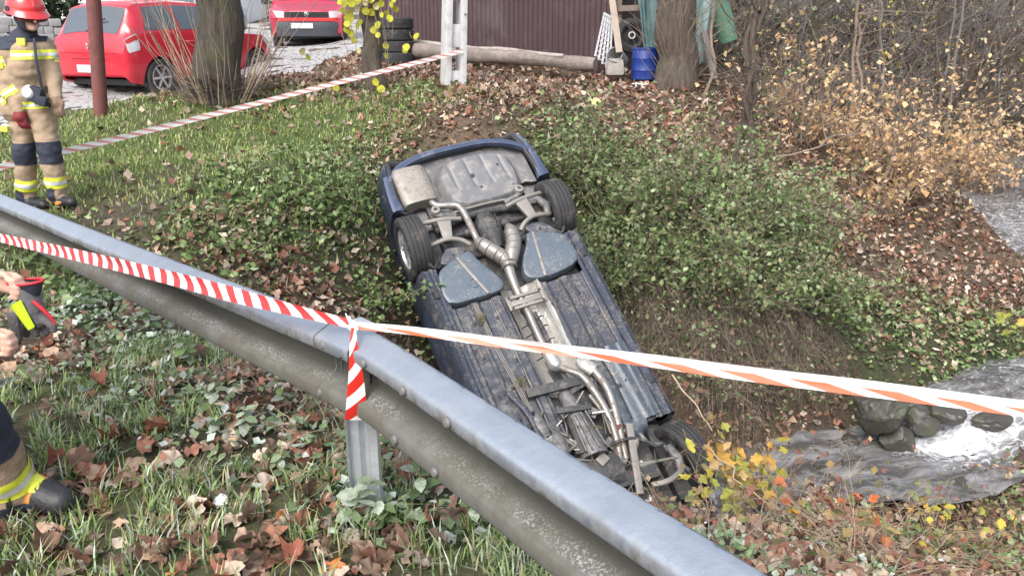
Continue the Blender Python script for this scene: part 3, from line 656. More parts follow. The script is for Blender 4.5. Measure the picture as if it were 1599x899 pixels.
M_TYRE = mat('tyre_rubber', (.028, .028, .03), .75, 0, .3, 25, bump=.25, bscale=60, dirt=(.11, .095, .08), dirt_amt=.35, dirt_scale=9)
M_RIM = mat('alloy_rim', (.62, .63, .65), .35, .85, .12, 20, dirt=(.2, .18, .16), dirt_amt=.25, dirt_scale=8)
M_DARK = mat('dark_plastic', (.025, .026, .028), .6, 0, .3, 12, bump=.1)
M_GLASS = mat('car_glass', (.07, .085, .10), .05, 0, .15, 3, spec=.7)
M_REDPAINT = mat('red_paint', (.46, .012, .028), .28, 0, .07, 3, coat=.6, spec=.5, dirt=(.33, .06, .05), dirt_amt=.12, dirt_scale=5)
M_LAMP = mat('lamp_clear', (.62, .62, .64), .12, .3, .2, 25)
M_LAMPRED = mat('lamp_red', (.45, .02, .02), .15, 0, .2, 25)
M_PLATE = mat('number_plate', (.62, .62, .64), .45, 0, .06, 14)
M_CHROME = mat('chrome', (.75, .75, .76), .2, 1.0, .1, 10)
def wheel(parent, loc, r=.31, w=.205, rim=.21, side=1, spokes=10, name='wheel', cam=None, hub_in=True, rimmat=None):
    e = bpy.data.objects.new(name, None); COL.objects.link(e); e.parent = parent; e.location = loc; e.empty_display_size = .05
    if cam is not None: e.rotation_euler = cam
    mb = MB(); h = w / 2; pr = [(rim - .005, -h * .75), (rim + .012, -h * .93), (r * .86, -h * 1.02), (r * .955, -h * .93), (r * .985, -h * .8)]
    for g in (-.55, -.2, .2, .55): pr += [(r, h * (g - .16)), (r, h * (g - .035)), (r - .009, h * (g - .03)), (r - .009, h * (g + .03)), (r, h * (g + .035)), (r, h * (g + .16))]
    pr += [(r * .985, h * .8), (r * .955, h * .93), (r * .86, h * 1.02), (rim + .012, h * .93), (rim - .005, h * .75)]
    mb.lathe(pr, axis=(1, 0, 0), n=48, cap=False); mb.build('tyre', M_TYRE, e, 30)
    mb = MB(); s = side
    mb.lathe([(rim, -h * .8), (rim - .012, -h * .6), (rim - .03, 0), (rim - .02, h * .4 * 1), (rim - .006, h * .8)], axis=(s, 0, 0), n=40, cap=False)
    mb.lathe([(rim - .0, h * .82), (rim - .02, h * .84), (rim - .022, h * .7)], axis=(s, 0, 0), n=40, cap=False)
    for k in range(spokes):
        a = 2 * math.pi * k / spokes; d = Vector((0, math.cos(a), math.sin(a)))
        mb.bar(d * .035 + Vector((s * h * .72, 0, 0)), d * (rim - .012) + Vector((s * h * .62, 0, 0)), .02 if spokes > 7 else .034, .022, up=(1, 0, 0))
    mb.lathe([(.045, h * .55), (.045, h * .78), (.03, h * .84)], axis=(s, 0, 0), n=16)
    mb.build('rim', rimmat or M_RIM, e, 35)
    mb = MB(); mb.lathe([(.135, h * .25), (.135, h * .32), (.05, h * .34)], axis=(s, 0, 0), n=28); mb.lathe([(.07, -h * .7), (.075, h * .25)], axis=(s, 0, 0), n=18)
    mb.build('brake_disc', mat('brake_iron', (.16, .14, .125), .6, .6, .3, 12), e)
    return e

# ------------------------------------------------------------------ the overturned car
def build_wreck():
    t = thing('overturned_car', 'dark blue saloon car lying on its roof nose-down in the gully', 'car')
    M = Matrix(((.9127, .3859, -.1343, -.256), (.3747, -.6596, .6516, 7.665), (.1628, -.645, -.7466, -.258), (0, 0, 0, 1)))
    loc, rot, _ = M.decompose(); t.location = loc; t.rotation_mode = 'QUATERNION'; t.rotation_quaternion = rot
    paint = mat('blue_paint', (.05, .068, .12), .32, .3, .15, 3, coat=.5, dirt=(.16, .165, .18), dirt_amt=.35, dirt_scale=4)
    under = mat('floor_steel', (.06, .065, .08), .4, .3, .4, 5, speck=(.17, .145, .12), bump=.08, bscale=40, dirt=(.19, .175, .16), dirt_amt=.4, dirt_scale=11)
    plast = mat('tank_plastic', (.085, .108, .135), .36, .1, .3, 4, bump=.06, speck=(.2, .185, .165), dirt=(.16, .17, .175), dirt_amt=.3, dirt_scale=13)
    silld = mat('sill_underseal', (.032, .04, .06), .45, .15, .3, 8, speck=(.14, .12, .1), dirt=(.17, .16, .15), dirt_amt=.35, dirt_scale=6)
    alu = mat('heat_shield_foil', (.50, .49, .465), .4, .7, .3, 12, bump=.4, bscale=40, dirt=(.28, .24, .20), dirt_amt=.5, dirt_scale=7)
    exh = mat('exhaust_steel', (.27, .255, .24), .45, .6, .3, 10, bump=.1, dirt=(.15, .115, .09), dirt_amt=.45, dirt_scale=9)
    muf = mat('muffler_steel', (.27, .25, .225), .55, .4, .2, 7, bump=.08, speck=(.15, .12, .095), dirt=(.17, .14, .115), dirt_amt=.4, dirt_scale=9)
    blk = mat('oily_casting', (.05, .05, .052), .5, .2, .5, 14, bump=.25, dirt=(.17, .15, .13), dirt_amt=.4, dirt_scale=10)
    cast = mat('gearbox_casting', (.20, .20, .20), .55, .5, .4, 12, bump=.4, bscale=30, dirt=(.05, .045, .04), dirt_amt=.6, dirt_scale=14)
    arm = mat('arm_steel', (.24, .225, .205), .55, .4, .25, 14, dirt=(.22, .19, .165), dirt_amt=.45, dirt_scale=10)
    sh = Shell(zb=[(-1.02, -.02), (-.97, -.1), (-.8, -.135), (-.4, -.12), (.3, -.13), (2.4, -.13), (3.2, -.14), (3.5, -.05)],
               belt=[(-1.02, .36), (-.9, .52), (0, .56), (2.2, .54), (3.2, .42), (3.5, .28)],
               top=[(-1.02, .40), (-.95, .60), (-.5, .64), (-.28, .67), (.45, 1.0), (.9, 1.06), (1.5, 1.04), (2.25, .60), (2.5, .57), (3.2, .46), (3.5, .30)],
               W=[(-.14, .80), (-.05, .835), (.12, .865), (.32, .875), (.56, .84)], roofw=[(-1.02, .70), (-.35, .72), (.4, .58), (1.6, .57), (2.3, .70), (3.5, .66)],
               plan=[(-1.02, .80), (-1.0, .86), (-.95, .905), (-.85, .945), (-.65, .98), (-.3, 1), (2.9, 1), (3.2, .95), (3.4, .86), (3.5, .74)],
               arches=[(0, 0.0, .36), (2.725, 0.0, .36)])
    ys = sorted(set([round(v, 3) for v in list(np.arange(-1.02, -.8, .03)) + list(np.arange(-.8, 3.2, .04)) + list(np.arange(3.2, 3.51, .04)) + [-.36, -.355, .355, .36, 2.365, 2.37, 3.08, 3.085]]))
    mb = sh.mesh(ys, 30, .045); mb.build('body_shell', paint, t, 40)
    # thin dark lip inside the bumper opening
    mb = MB(); pts = [sh.S(y, 0, -1) + Vector((.055, 0, .035)) for y in (-.42, -.6, -.8, -.92, -.99)] + [Vector((x, -.965, .0)) for x in (-.45, 0, .45)] + [sh.S(y, 0, 1) + Vector((-.055, 0, .035)) for y in (-.99, -.92, -.8, -.6, -.42)]
    mb.tube(catmull(pts, 4), .028, 8, flat=1.4); mb.build('bumper_lip', M_DARK, t)
    # rear bumper valance: painted strip that turns under the body
    mb = MB(); rows = []
    for k in range(31):
        a = -1 + 2 * k / 30; x = .80 * a; y = -1.0 + .24 * abs(a) ** 3.2 + (.0); rows.append([Vector((x, y - .02, .02)), Vector((x, y - .022, -.05)), Vector((x * .992, y, -.115)), Vector((x * .972, y + .045, -.14)), Vector((x * .955, y + .075, -.135)), Vector((x * .95, y + .08, -.09))])
    mb.rings(rows, closed=False); mb.build('rear_bumper', paint, t, 50)
    for s in (-1, 1):     # bumper corners down to the wheel arches
        mb = MB(); rows = []
        for k in range(9):
            q = k / 8; y = -.78 + .42 * q; x = s * (.80 + .035 * math.sin(q * 1.6)); rows.append([Vector((x + s * .01, y, .02)), Vector((x + s * .008, y, -.06)), Vector((x - s * .01, y, -.125)), Vector((x - s * .045, y, -.14)), Vector((x - s * .07 - s * .05 * q, y, -.12)), Vector((x - s * .075 - s * .05 * q, y, -.07))])
        mb.rings(rows, closed=False); mb.build('bumper_corner', paint, t, 50)
        # sill
        mb = MB(); rows = []
        for y in np.linspace(.355, 2.37, 24): rows.append([Vector((s * x, y, z)) for x, z in ((.85, .03), (.832, -.07), (.805, -.128), (.785, -.146), (.775, -.128), (.735, -.124), (.728, -.142), (.70, -.142), (.692, -.118), (.66, -.115))])
        mb.rings(rows, closed=False); mb.build('sill', silld, t, 30)
        for y in (.62, 2.02):
            mb = MB(); mb.box((s * .745, y, -.138), (.055, .09, .02)); mb.box((s * .745, y, -.146), (.036, .06, .016)); mb.build('jacking_point', M_DARK, t, bevel=.004)
        # inner wheel housings
        for yc in (0, 2.725):
            mb = MB(); 
            def fn(u, v, yc=yc, s=s):
                a = math.pi * (-.08 + 1.16 * u); rr = .355 + .015 * math.sin(v * 9); return Vector((s * (.50 + .33 * v), yc + rr * math.cos(a), rr * math.sin(a)))
            mb.grid(fn, 18, 5); o = [Vector((s * .50, yc + .355 * math.cos(math.pi * (-.08 + 1.16 * k / 18)), .355 * math.sin(math.pi * (-.08 + 1.16 * k / 18)))) for k in range(19)]
            mb.add(o, [tuple(range(19))]); mb.build('wheel_housing', M_DARK, t)
        # side glass, door handle, door seams on the outside
        for (a, b, a2, b2) in ((.62, 1.35, .72, 1.32), (1.4, 2.1, 1.38, 1.62)): sh.patch(a, b, .54, .76, s, .006, 6, 0, a2, b2).build('side_window', M_GLASS, t)
        mb = MB(); p = sh.S(1.38, .42, s); mb.tube([p + Vector((s * .0, -.08, 0)), p + Vector((s * .03, -.05, 0)), p + Vector((s * .03, .05, 0)), p + Vector((0, .08, 0))], .011, 8); mb.build('door_handle', paint, t)
        for y in (.62, 1.36, 2.16):
            mb = MB(); mb.tube([sh.S(y, q, s) + sh.N(y, q, s) * .001 for q in (.05, .15, .25, .35, .45, .5)], .0035, 5); mb.build('door_seam', M_DARK, t)
    sh.top_patch(-.25, .38, .9, .88).build('rear_window', M_GLASS, t); sh.top_patch(1.58, 2.2, .9, .95).build('windscreen', M_GLASS, t)
    # floor pans with pressed ribs
    def floor_z(x, y, s):
        z = -.104
        for xc, hw, hh in ((.235, .028, -.016), (.345, .05, .014), (.455, .03, -.018), (.58, .05, .014), (.66, .02, -.012)):
            if abs(abs(x) - xc) < hw + .012: z += hh * min(1, (hw + .012 - abs(abs(x) - xc)) / .012)
        if 1.52 < y < 1.60: z += -.012
        if y > 1.62: z += .012 * (1 if .3 < abs(x) < .62 else 0)
        return z + .003 * mnoise.noise(Vector((x * 6, y * 5, s)))
    for s in (-1, 1):
        mb = MB(); x0 = .17 if s < 0 else .19
        mb.grid(lambda u, v: Vector((s * (x0 + (.695 - x0) * u), .80 + 1.56 * v, floor_z(s * (x0 + (.695 - x0) * u), .80 + 1.56 * v, s))), 64, 60); mb.build('floor_pan', under, t, 28)
        for (x, y) in ((.30, 1.0), (.52, 1.0), (.30, 1.45), (.52, 1.7), (.62, 1.25), (.40, 1.9)):
            mb = MB(); mb.lathe([(.019, 0), (.019, -.006), (.013, -.009)], (s * x, y, floor_z(s * x, y, s)), n=12); mb.build('drain_plug', M_DARK, t)
    for a, b in (((-.47, .82), (-.40, 1.95)), ((-.455, .82), (-.385, 1.95)), ((-.44, .82), (-.37, 1.95))):   # brake and fuel lines
        mb = MB(); mb.tube(catmull([(a[0], a[1], -.128), ((a[0] + b[0]) / 2 - .006, 1.4, -.13), (b[0], b[1], -.128)], 6), .0055, 6); mb.build('brake_line', exh, t)
    # base plate closing everything deeper
    mb = MB(); mb.box((0, 1.2, .03), (1.36, 4.0, .03)); mb.build('floor_structure', blk, t)
    # front underfloor panel on the right with its swage lines
    def dome(name, out, z0, z1, m, r=.02, smooth=3, sub=None):
        o = [Vector((p[0], p[1], 0)) for p in out]; o = catmull(o, smooth, True) if smooth else o
        c = sum(o, Vector()) / len(o); rings = []
        for k, z in ((0.0, z0), (0.0, z1 + r), (r * .35, z1 + r * .35), (r, z1 + .002), (r * 2.2, z1)):
            rings.append([p + (c - p).normalized() * k + Vector((0, 0, z)) for p in o])
        mb = MB(); mb.rings(rings, cap0=False); return mb.build(name, m, t, 40)
    tl = [(-.32, .27), (-.57, .36), (-.67, .46), (-.68, .74), (-.40, .775), (-.2, .77), (-.13, .72), (-.14, .62), (-.25, .40)]
    tr = [(.33, .25), (.62, .35), (.665, .45), (.66, .68), (.40, .76), (.20, .755), (.11, .70), (.13, .56), (.27, .34)]
    a = dome('fuel_tank', tl, -.04, -.150, plast); b = dome('fuel_tank', tr, -.04, -.150, plast)
    for nm, p in (('tank_boss', (-.38, .62)),):
        mb = MB(); mb.lathe([(.055, .0), (.05, -.008), (.04, -.009), (.034, -.002)], (p[0], p[1], -.150), n=20); mb.build(nm, plast, t)
    for pa, pb in (((-.44, .32), (-.30, .77)), ((.36, .27), (.28, .76))):
        mb = MB(); mb.bar((*pa, -.157), (*pb, -.157), .028, .012); mb.build('tank_strap', exh, t, bevel=.003)
    for out in ([(-.60, .33), (-.50, .19), (-.33, .22), (-.36, .29), (-.5, .35)], [(.60, .33), (.50, .17), (.33, .18), (.34, .25), (.48, .34)]):
        dome('corner_bracket', out, -.06, -.145, under, .012, 2)
        c = (sum(p[0] for p in out) / 5, sum(p[1] for p in out) / 5); mb = MB(); mb.lathe([(.014, -.147), (.014, -.152)], (c[0], c[1], 0), n=10); mb.build('bracket_hole', M_DARK, t)
    # boot floor with spare wheel well
    def well_z(x, y):
        cx, cy = .13, -.52; e = math.hypot((x - cx) / .43, (y - cy) / .34); e4 = (abs((x - cx) / .43) ** 3.5 + abs((y - cy) / .33) ** 3.5) ** (1 / 3.5)
        z = -.015 - .11 * max(0, min(1, (1.0 - e4) / .16))
        if e4 < .84:
            for xc in (-.12, .06, .24, .42):
                z += .013 * max(0, 1 - abs(x - xc - (y + .5) * .05) / .022) * (1 if y < -.42 else 0)
            z += .012 * max(0, 1 - abs(y + .42) / .02) * 0
        return z + .003 * mnoise.noise(Vector((x * 5, y * 5, 3)))
    mb = MB(); mb.grid(lambda u, v: Vector((-.74 + 1.46 * u, -.93 + .80 * v, well_z(-.74 + 1.46 * u, -.93 + .80 * v))), 90, 60); mb.build('boot_floor', mat('boot_steel', (.15, .15, .155), .5, .25, .3, 5, bump=.08, bscale=40, dirt=(.27, .25, .23), dirt_amt=.45, dirt_scale=9), t, 30)
    for p, r_ in (((.07, -.56), .026), ((.10, -.40), .013), ((.36, -.62), .014), ((.42, -.34), .010)):
        mb = MB(); mb.lathe([(r_, .01), (r_, -.004), (r_ * .7, -.006)], (p[0], p[1], well_z(*p)), n=14); mb.build('floor_plug', M_DARK, t)
    # muffler: rounded box
    mb = MB(); rings = []
    for k in range(13):
        q = k / 12; y = -.82 + .43 * q; e = (1 - abs(2 * q - 1) ** 8) ** .5 if 0 < q < 1 else .0; sc = .90 + .10 * e
        ring = []
        for j in range(28):
            an = 2 * math.pi * j / 28; cx, cz = math.cos(an), math.sin(an); n_ = 4.0; rr = (abs(cx) ** n_ + abs(cz) ** n_) ** (-1 / n_); ring.append(Vector((-.53 + .175 * rr * cx * sc, y, -.085 + .085 * rr * cz * sc)))
        rings.append(ring)
    mb.rings(rings); mb.build('muffler', muf, t, 45)
    mb = MB(); mb.tube(catmull([(-.44, -.42, -.10), (-.40, -.33, -.11), (-.30, -.285, -.125), (-.215, -.25, -.135), (-.185, -.15, -.14), (-.18, .0, -.14), (-.175, .2, -.13)], 6), .033, 14); mb.build('exhaust_pipe', exh, t)
    # Y-shaped twin resonator
    def res(pts, rs, nm, m=exh, n=16, flat=1.0):
        P = catmull(pts, 6); rr = [float(np.interp(i / (len(P) - 1), np.linspace(0, 1, len(rs)), rs)) for i in range(len(P))]; mb = MB(); mb.tube(P, rr, n, flat=flat); return mb.build(nm, m, t, 50)
    muf2 = exh
    res([(-.185, .18, -.14), (-.15, .26, -.15), (-.09, .36, -.155), (-.02, .46, -.15), (.0, .54, -.14)], [.036, .07, .074, .074, .06], 'resonator_arm')
    res([(.165, .12, -.13), (.165, .20, -.15), (.14, .32, -.155), (.07, .44, -.15), (.01, .54, -.14)], [.036, .07, .074, .074, .06], 'resonator_arm')
    for P, N in (([(-.165, .24, -.145), (-.12, .32, -.153), (-.07, .40, -.154), (-.03, .45, -.15)], (.55, .83, 0)), ([(.165, .20, -.145), (.152, .28, -.153), (.125, .35, -.154), (.09, .41, -.15)], (-.25, .97, 0)), ([(.005, .52, -.146), (-.01, .57, -.148)], (-.2, 1, 0))):
        for p in P: mb = MB(); mb.lathe([(.069, -.009), (.079, 0), (.069, .009)], p, N, 24, cap=False); mb.build('resonator_rib', exh, t)
    res([(.0, .50, -.145), (-.02, .60, -.15), (-.03, .72, -.14), (-.03, .88, -.12), (-.02, 1.05, -.115), (-.028, 1.34, -.125), (-.02, 1.48, -.135)], [.058, .05, .042, .034, .032, .032, .03], 'exhaust_pipe')
    res([(-.02, 1.46, -.135), (-.02, 1.50, -.14), (-.015, 1.60, -.145), (.0, 1.64, -.145), (.02, 1.67, -.145)], [.032, .058, .06, .056, .03], 'catalyst', alu)
    res([(.02, 1.66, -.145), (.10, 1.735, -.15), (.165, 1.81, -.155), (.21, 2.0, -.155), (.225, 2.2, -.15), (.20, 2.44, -.13), (.12, 2.7, -.10)], [.028, .03, .032, .032, .032, .03, .028], 'exhaust_pipe')
    res([(.20, 1.64, -.13), (.235, 1.70, -.145), (.29, 1.79, -.15)], [.03, .07, .065], 'catalyst', alu, flat=.7)
    res([(.29, 1.78, -.15), (.325, 1.95, -.15), (.315, 2.12, -.145), (.28, 2.32, -.12), (.22, 2.6, -.09)], [.04, .034, .034, .033, .03], 'exhaust_pipe')
    res([(.16, 1.98, -.13), (.20, 2.18, -.13), (.19, 2.36, -.12)], [.016, .016, .015], 'heater_pipe', arm)
    # tunnel with crinkled foil heat shield
    mb = MB()
    def tun(u, v):
        x = -.175 + .385 * u; y = .72 + 1.15 * v; e = abs((x - .015) / .19); z = .02 - .145 * e ** 2.4; return Vector((x + .012 * math.sin(y * 7) * e, y, z + .006 * mnoise.noise(Vector((x * 22, y * 14, 1)))))
    mb.grid(tun, 34, 70); mb.build('heat_shield', alu, t, 35)
    mb = MB()
    for q in (.8,): mb.grid(lambda u, v: Vector((.17 + (.06 + .05 * v) * u, .78 + .75 * v, -.135 + .03 * u + .004 * mnoise.noise(Vector((u * 6, v * 14, 2))))), 8, 40)
    mb.build('heat_shield_flange', alu, t)
    for y in (1.16, 1.26, 1.40, 1.50):
        mb = MB(); mb.tube([(-.12, y, -.06), (-.07, y + .008, -.115), (-.035, y, -.10)], .007, 5); mb.build('hanger_rod', M_DARK, t); mb = MB(); mb.tube([(.03, y - .02, -.10), (.075, y - .035, -.125), (.115, y - .05, -.08)], .007, 5); mb.build('hanger_rod', M_DARK, t)
    mb = MB(); mb.tube(catmull([(.045, 1.05, -.07), (.05, 1.3, -.08), (.04, 1.5, -.08), (.05, 1.85, -.08)], 5), .026, 10); mb.build('driveshaft', blk, t)
    # slotted tunnel brace
    mb = MB()
    for y in (.885, .995): mb.bar((-.17, y, -.155), (.175, y, -.155), .03, .03)
    mb.bar((-.16, .94, -.145), (.165, .94, -.145), .05, .015)
    for x in (-.165, .17): mb.bar((x, .87, -.155), (x, 1.01, -.155), .035, .03)
    mb.build('tunnel_brace', arm, t, bevel=.006)
    for x in (-.15, .15):
        for y in (.885, .995): mb = MB(); mb.lathe([(.012, -.168), (.012, -.178), (.006, -.18)], (x, y, 0), n=8); mb.build('bolt', M_DARK, t)
    # differential and half shafts
    res([(-.01, -.12, -.06), (-.01, -.04, -.085), (-.01, .08, -.10), (-.005, .18, -.09), (.0, .30, -.075)], [.04, .10, .125, .10, .055], 'differential', blk, 18)
    mb = MB()
    for k in range(5): mb.bar((-.07 + .035 * k, -.02, -.195), (-.06 + .03 * k, .14, -.205), .006, .02)
    mb.build('differential_fins', blk, t)
    for s in (-1, 1): mb = MB(); mb.tube([(s * .12, .02, -.04), (s * .62, .0, -.02)], .02, 10); mb.lathe([(.03, 0), (.05, .02), (.05, .07), (.03, .1)], (s * .14, .02, -.04), (s, 0, 0), 14); mb.build('half_shaft', blk, t)
    # rear subframe and anti-roll bar
    mb = MB(); mb.tube(catmull([(-.55, -.16, -.08), (-.3, -.2, -.10), (0, -.215, -.10), (.3, -.2, -.1), (.5, -.16, -.08)], 5), .012, 8); mb.build('anti_roll_bar', arm, t)
    mb = MB(); mb.tube(catmull([(-.5, -.08, -.04), (-.2, -.15, -.05), (.2, -.15, -.05), (.5, -.08, -.04)], 5), .04, 10); mb.tube(catmull([(-.45, .22, -.05), (-.2, .27, -.02), (.2, .25, -.02), (.45, .2, -.05)], 5), .035, 10); mb.build('rear_subframe', blk, t)
    # lower control arms: a wide plate, two tubes and a forward link each side
    for s in (-1, 1):
        mb = MB(); o = [(s * .34, -.10), (s * .47, -.125), (s * .485, .08), (s * .40, .115)]
        rings = [[Vector((x, y, z)) for x, y in o] for z in (-.115, -.155)]; mb.rings(rings); mb.build('arm_plate', arm, t, bevel=.008)
        mb = MB(); mb.tube(catmull([(s * .24, -.10, -.13), (s * .42, -.135, -.145), (s * .66, -.17, -.11)], 4), .022, 10); mb.build('control_arm', arm, t)
        mb = MB(); mb.tube(catmull([(s * .26, .21, -.14), (s * .34, .14, -.155), (s * .46, .10, -.155), (s * .62, .10, -.12)], 5), .022, 10); mb.build('control_arm', arm, t)
        mb = MB(); mb.lathe([(.02, -.09), (.045, -.09), (.05, -.13), (.042, -.165), (.02, -.168), (.018, -.14)], (s * .44, -.25, 0), n=18, axis=(0, 0, 1)); mb.build('spring_cup', arm, t)
        mb = MB(); mb.tube([(s * .45, -.23, -.12), (s * .40, -.2, -.11), (s * .26, -.17, -.09)], [.035, .03, .03], 10); mb.build('damper', cast, t)
        mb = MB(); mb.tube([(s * .60, -.12, -.09), (s * .64, .0, -.12), (s * .62, .10, -.09)], [.035, .045, .035], 10); mb.build('hub_carrier', cast, t)
        mb = MB(); mb.tube(catmull([(s * .60, .27, -.09), (s * .66, .33, -.10), (s * .70, .26, -.12), (s * .66, .2, -.10)], 5), .016, 8); mb.build('brake_hose', M_DARK, t)
        wheel(t, (s * .745, 0, 0), .312, .215, .205, s, 15, cam=(.3 * s, 0, 0))
        wheel(t, (s * .745, 2.725, 0), .312, .205, .205, s, 15, cam=(0, 0, R(-9)))
    # engine bay
    mb = MB(); mb.bar((-.36, 1.79, -.14), (.13, 1.83, -.14), .085, .04); mb.build('gearbox_crossmember', blk, t, bevel=.008)
    res([(-.02, 1.86, -.05), (-.02, 2.0, -.08), (-.03, 2.15, -.10), (-.03, 2.35, -.12), (-.04, 2.5, -.13)], [.06, .075, .09, .105, .125], 'gearbox', cast, 18)
    mb = MB()
    for k in range(4): mb.bar((-.10 + .045 * k, 2.12, -.19), (-.13 + .06 * k, 2.46, -.245), .012, .03)
    mb.build('gearbox_ribs', cast, t)
    mb = MB(); o = [(-.13, 2.06), (.03, 2.10), (.05, 2.16), (-.12, 2.14)]; mb.bar((-.20, 2.04, -.20), (.10, 2.10, -.20), .05, .03); mb.bar((-.18, 2.0, -.18), (-.16, 2.12, -.18), .03, .03); mb.bar((.08, 2.04, -.18), (.07, 2.16, -.18), .03, .03); mb.build('mount_bracket', blk, t, bevel=.006)
    mb = MB(); mb.box((-.02, 2.66, -.09), (.36, .30, .12), taper=1.1); mb.build('oil_pan', blk, t, bevel=.03)
    mb = MB(); mb.lathe([(.09, -.1), (.10, 0), (.07, .1)], (-.28, 2.3, -.08), (.2, 1, 0), 14); mb.lathe([(.06, -.1), (.07, 0), (.05, .1)], (-.36, 2.1, -.10), (.1, 1, 0), 14); mb.lathe([(.05, -.06), (.055, .06)], (-.22, 2.55, -.15), (1, .2, 0), 14); mb.build('engine_accessory', cast, t)
    mb = MB(); mb.box((-.52, 2.05, -.08), (.26, .5, .05)); mb.build('front_floor', under, t, bevel=.01)
    mb = MB(); mb.tube(catmull([(-.5, 1.72, -.13), (-.42, 1.95, -.14), (-.40, 2.2, -.14), (-.36, 2.42, -.13)], 5), .03, 8, flat=.6); mb.build('chassis_rail', silld, t)
    mb = MB(); mb.bar((.36, 2.34, -.15), (.16, 2.92, -.17), .06, .035); mb.build('subframe_rail', arm, t, bevel=.006)
    mb = MB(); mb.bar((-.42, 2.38, -.15), (-.25, 2.92, -.17), .06, .035); mb.build('subframe_rail', arm, t, bevel=.006)
    mb = MB(); mb.bar((-.42, 2.72, -.12), (.42, 2.78, -.12), .12, .06); mb.build('front_crossmember', blk, t, bevel=.012)
    mb = MB(); mb.tube(catmull([(-.2, 2.42, -.19), (.0, 2.46, -.20), (.28, 2.46, -.17), (.42, 2.52, -.15), (.50, 2.60, -.14), (.58, 2.60, -.12)], 5), .016, 8); mb.build('anti_roll_bar', blk, t)
    for s in (-1, 1):
        mb = MB(); mb.tube([(s * .28, 2.70, -.13), (s * .36, 2.705, -.13), (s * .42, 2.71, -.13), (s * .66, 2.745, -.11)], [.03, .026, .013, .013], 10); mb.build('steering_rod', arm, t)
        mb = MB(); mb.tube(catmull([(s * .30, 2.88, -.14), (s * .45, 2.90, -.16), (s * .60, 2.86, -.13), (s * .66, 2.80, -.10)], 4), .024, 8, flat=.6); mb.build('control_arm', arm, t)
        mb = MB(); mb.tube(catmull([(s * .42, 2.44, -.12), (s * .46, 2.56, -.13), (s * .56, 2.60, -.12), (s * .60, 2.66, -.1)], 5), .018, 8); mb.build('brake_hose', cast, t)
        mb = MB(); mb.tube([(s * .62, 2.62, -.08), (s * .65, 2.75, -.10), (s * .62, 2.88, -.08)], [.035, .05, .035], 10); mb.tube([(s * .60, 2.725, .02), (s * .50, 2.72, .3)], [.045, .04], 10); mb.build('hub_carrier', cast, t)
    # crowded small parts of the engine bay: housings, brackets, hoses, cables
    rr = random.Random(12)
    for k in range(60):
        x = rr.uniform(-.42, .34); y = rr.uniform(1.92, 3.15); z = rr.uniform(-.16, -.03); m = rr.choice((blk, blk, cast, M_DARK, arm, exh, alu)); mb = MB(); c = Vector((x, y, z)); q = k % 4
        if q == 0: mb.lathe([(.02, -.05), (.035, -.04), (.035, .03), (.026, .035), (.026, .05)], c, (rr.gauss(0, 1), rr.gauss(0, 1), rr.gauss(0, .4)), 12)
        elif q == 1: mb.box(c, (rr.uniform(.05, .13), rr.uniform(.05, .13), rr.uniform(.03, .07)), Matrix.Rotation(rr.uniform(0, 3), 3, 'Z'))
        else:
            d = Vector((rr.gauss(0, .14), rr.gauss(0, .14), 0)); mb.tube(catmull([c - d, c + Vector((rr.gauss(0, .04), rr.gauss(0, .04), -.03)), c + d], 4), rr.uniform(.005, .014), 7)
        mb.build(('engine_fitting', 'engine_bracket', 'hose', 'cable')[q], m, t, bevel=.006 if q == 1 else 0)
    for k in range(14):       # clips and grommets along the floor
        s = rr.choice((-1, 1)); mb = MB(); x, y = s * rr.uniform(.22, .64), rr.uniform(.85, 2.2); mb.box((x, y, -.128), (rr.uniform(.015, .035), rr.uniform(.015, .05), .016)); mb.build('clip', M_DARK, t, bevel=.003)
    mb = MB(); mb.tube(catmull([(.40, .82, -.128), (.41, 1.2, -.131), (.405, 1.6, -.131), (.43, 1.9, -.13), (.42, 2.3, -.13)], 5), .008, 6); mb.build('brake_line', M_DARK, t)
    # large bluish panel at the right front with pressed swages
    def pan(u, v):
        x = .33 + .37 * u; y = 1.60 + .74 * v; z = -.125 - .014 * math.exp(-((u - .55 - .1 * v) / .09) ** 2) + .012 * math.exp(-((u - .25) / .1) ** 2) - .010 * math.exp(-((u - .82) / .05) ** 2)
        return Vector((x, y, z))
    mb = MB(); mb.grid(pan, 30, 24); mb.build('underfloor_panel', mat('panel_grey', (.06, .075, .095), .36, .15, .3, 5, speck=(.18, .16, .14), dirt=(.13, .135, .14), dirt_amt=.35, dirt_scale=9), t)
    mb = MB(); mb.grid(lambda u, v: Vector((.34 + .20 * u, 2.34 + (.20 - .1 * u) * v, -.125 + .12 * v * v)), 6, 6); mb.build('splash_shield', plast, t)
    # tufts torn off the bank and caught in the floor
    g = leafmat('dead_moss', 0, .9)
    for c in ((-.455, .98), (-.36, 1.66)):
        V = []; F = []; C = []
        for k in range(90):
            a = random.uniform(0, 6.28); r_ = random.gauss(0, .028); p = Vector((c[0] + r_ * math.cos(a), c[1] + r_ * math.sin(a) * 1.3, -.125 - random.random() * .02)); d = Vector((random.gauss(0, 1), random.gauss(0, 1), random.gauss(-.5, .5))).normalized() * .03; q = Vector((-d.y, d.x, 0)) * .12
            i = len(V); V += [p - q, p + q, p + d]; F.append((i, i + 1, i + 2)); cc = random.choice(((.10, .09, .04), (.16, .13, .07), (.07, .08, .03))); C += [cc] * 3
        np_mesh('moss_tuft', V, F, g, t, C)
    return t
build_wreck()

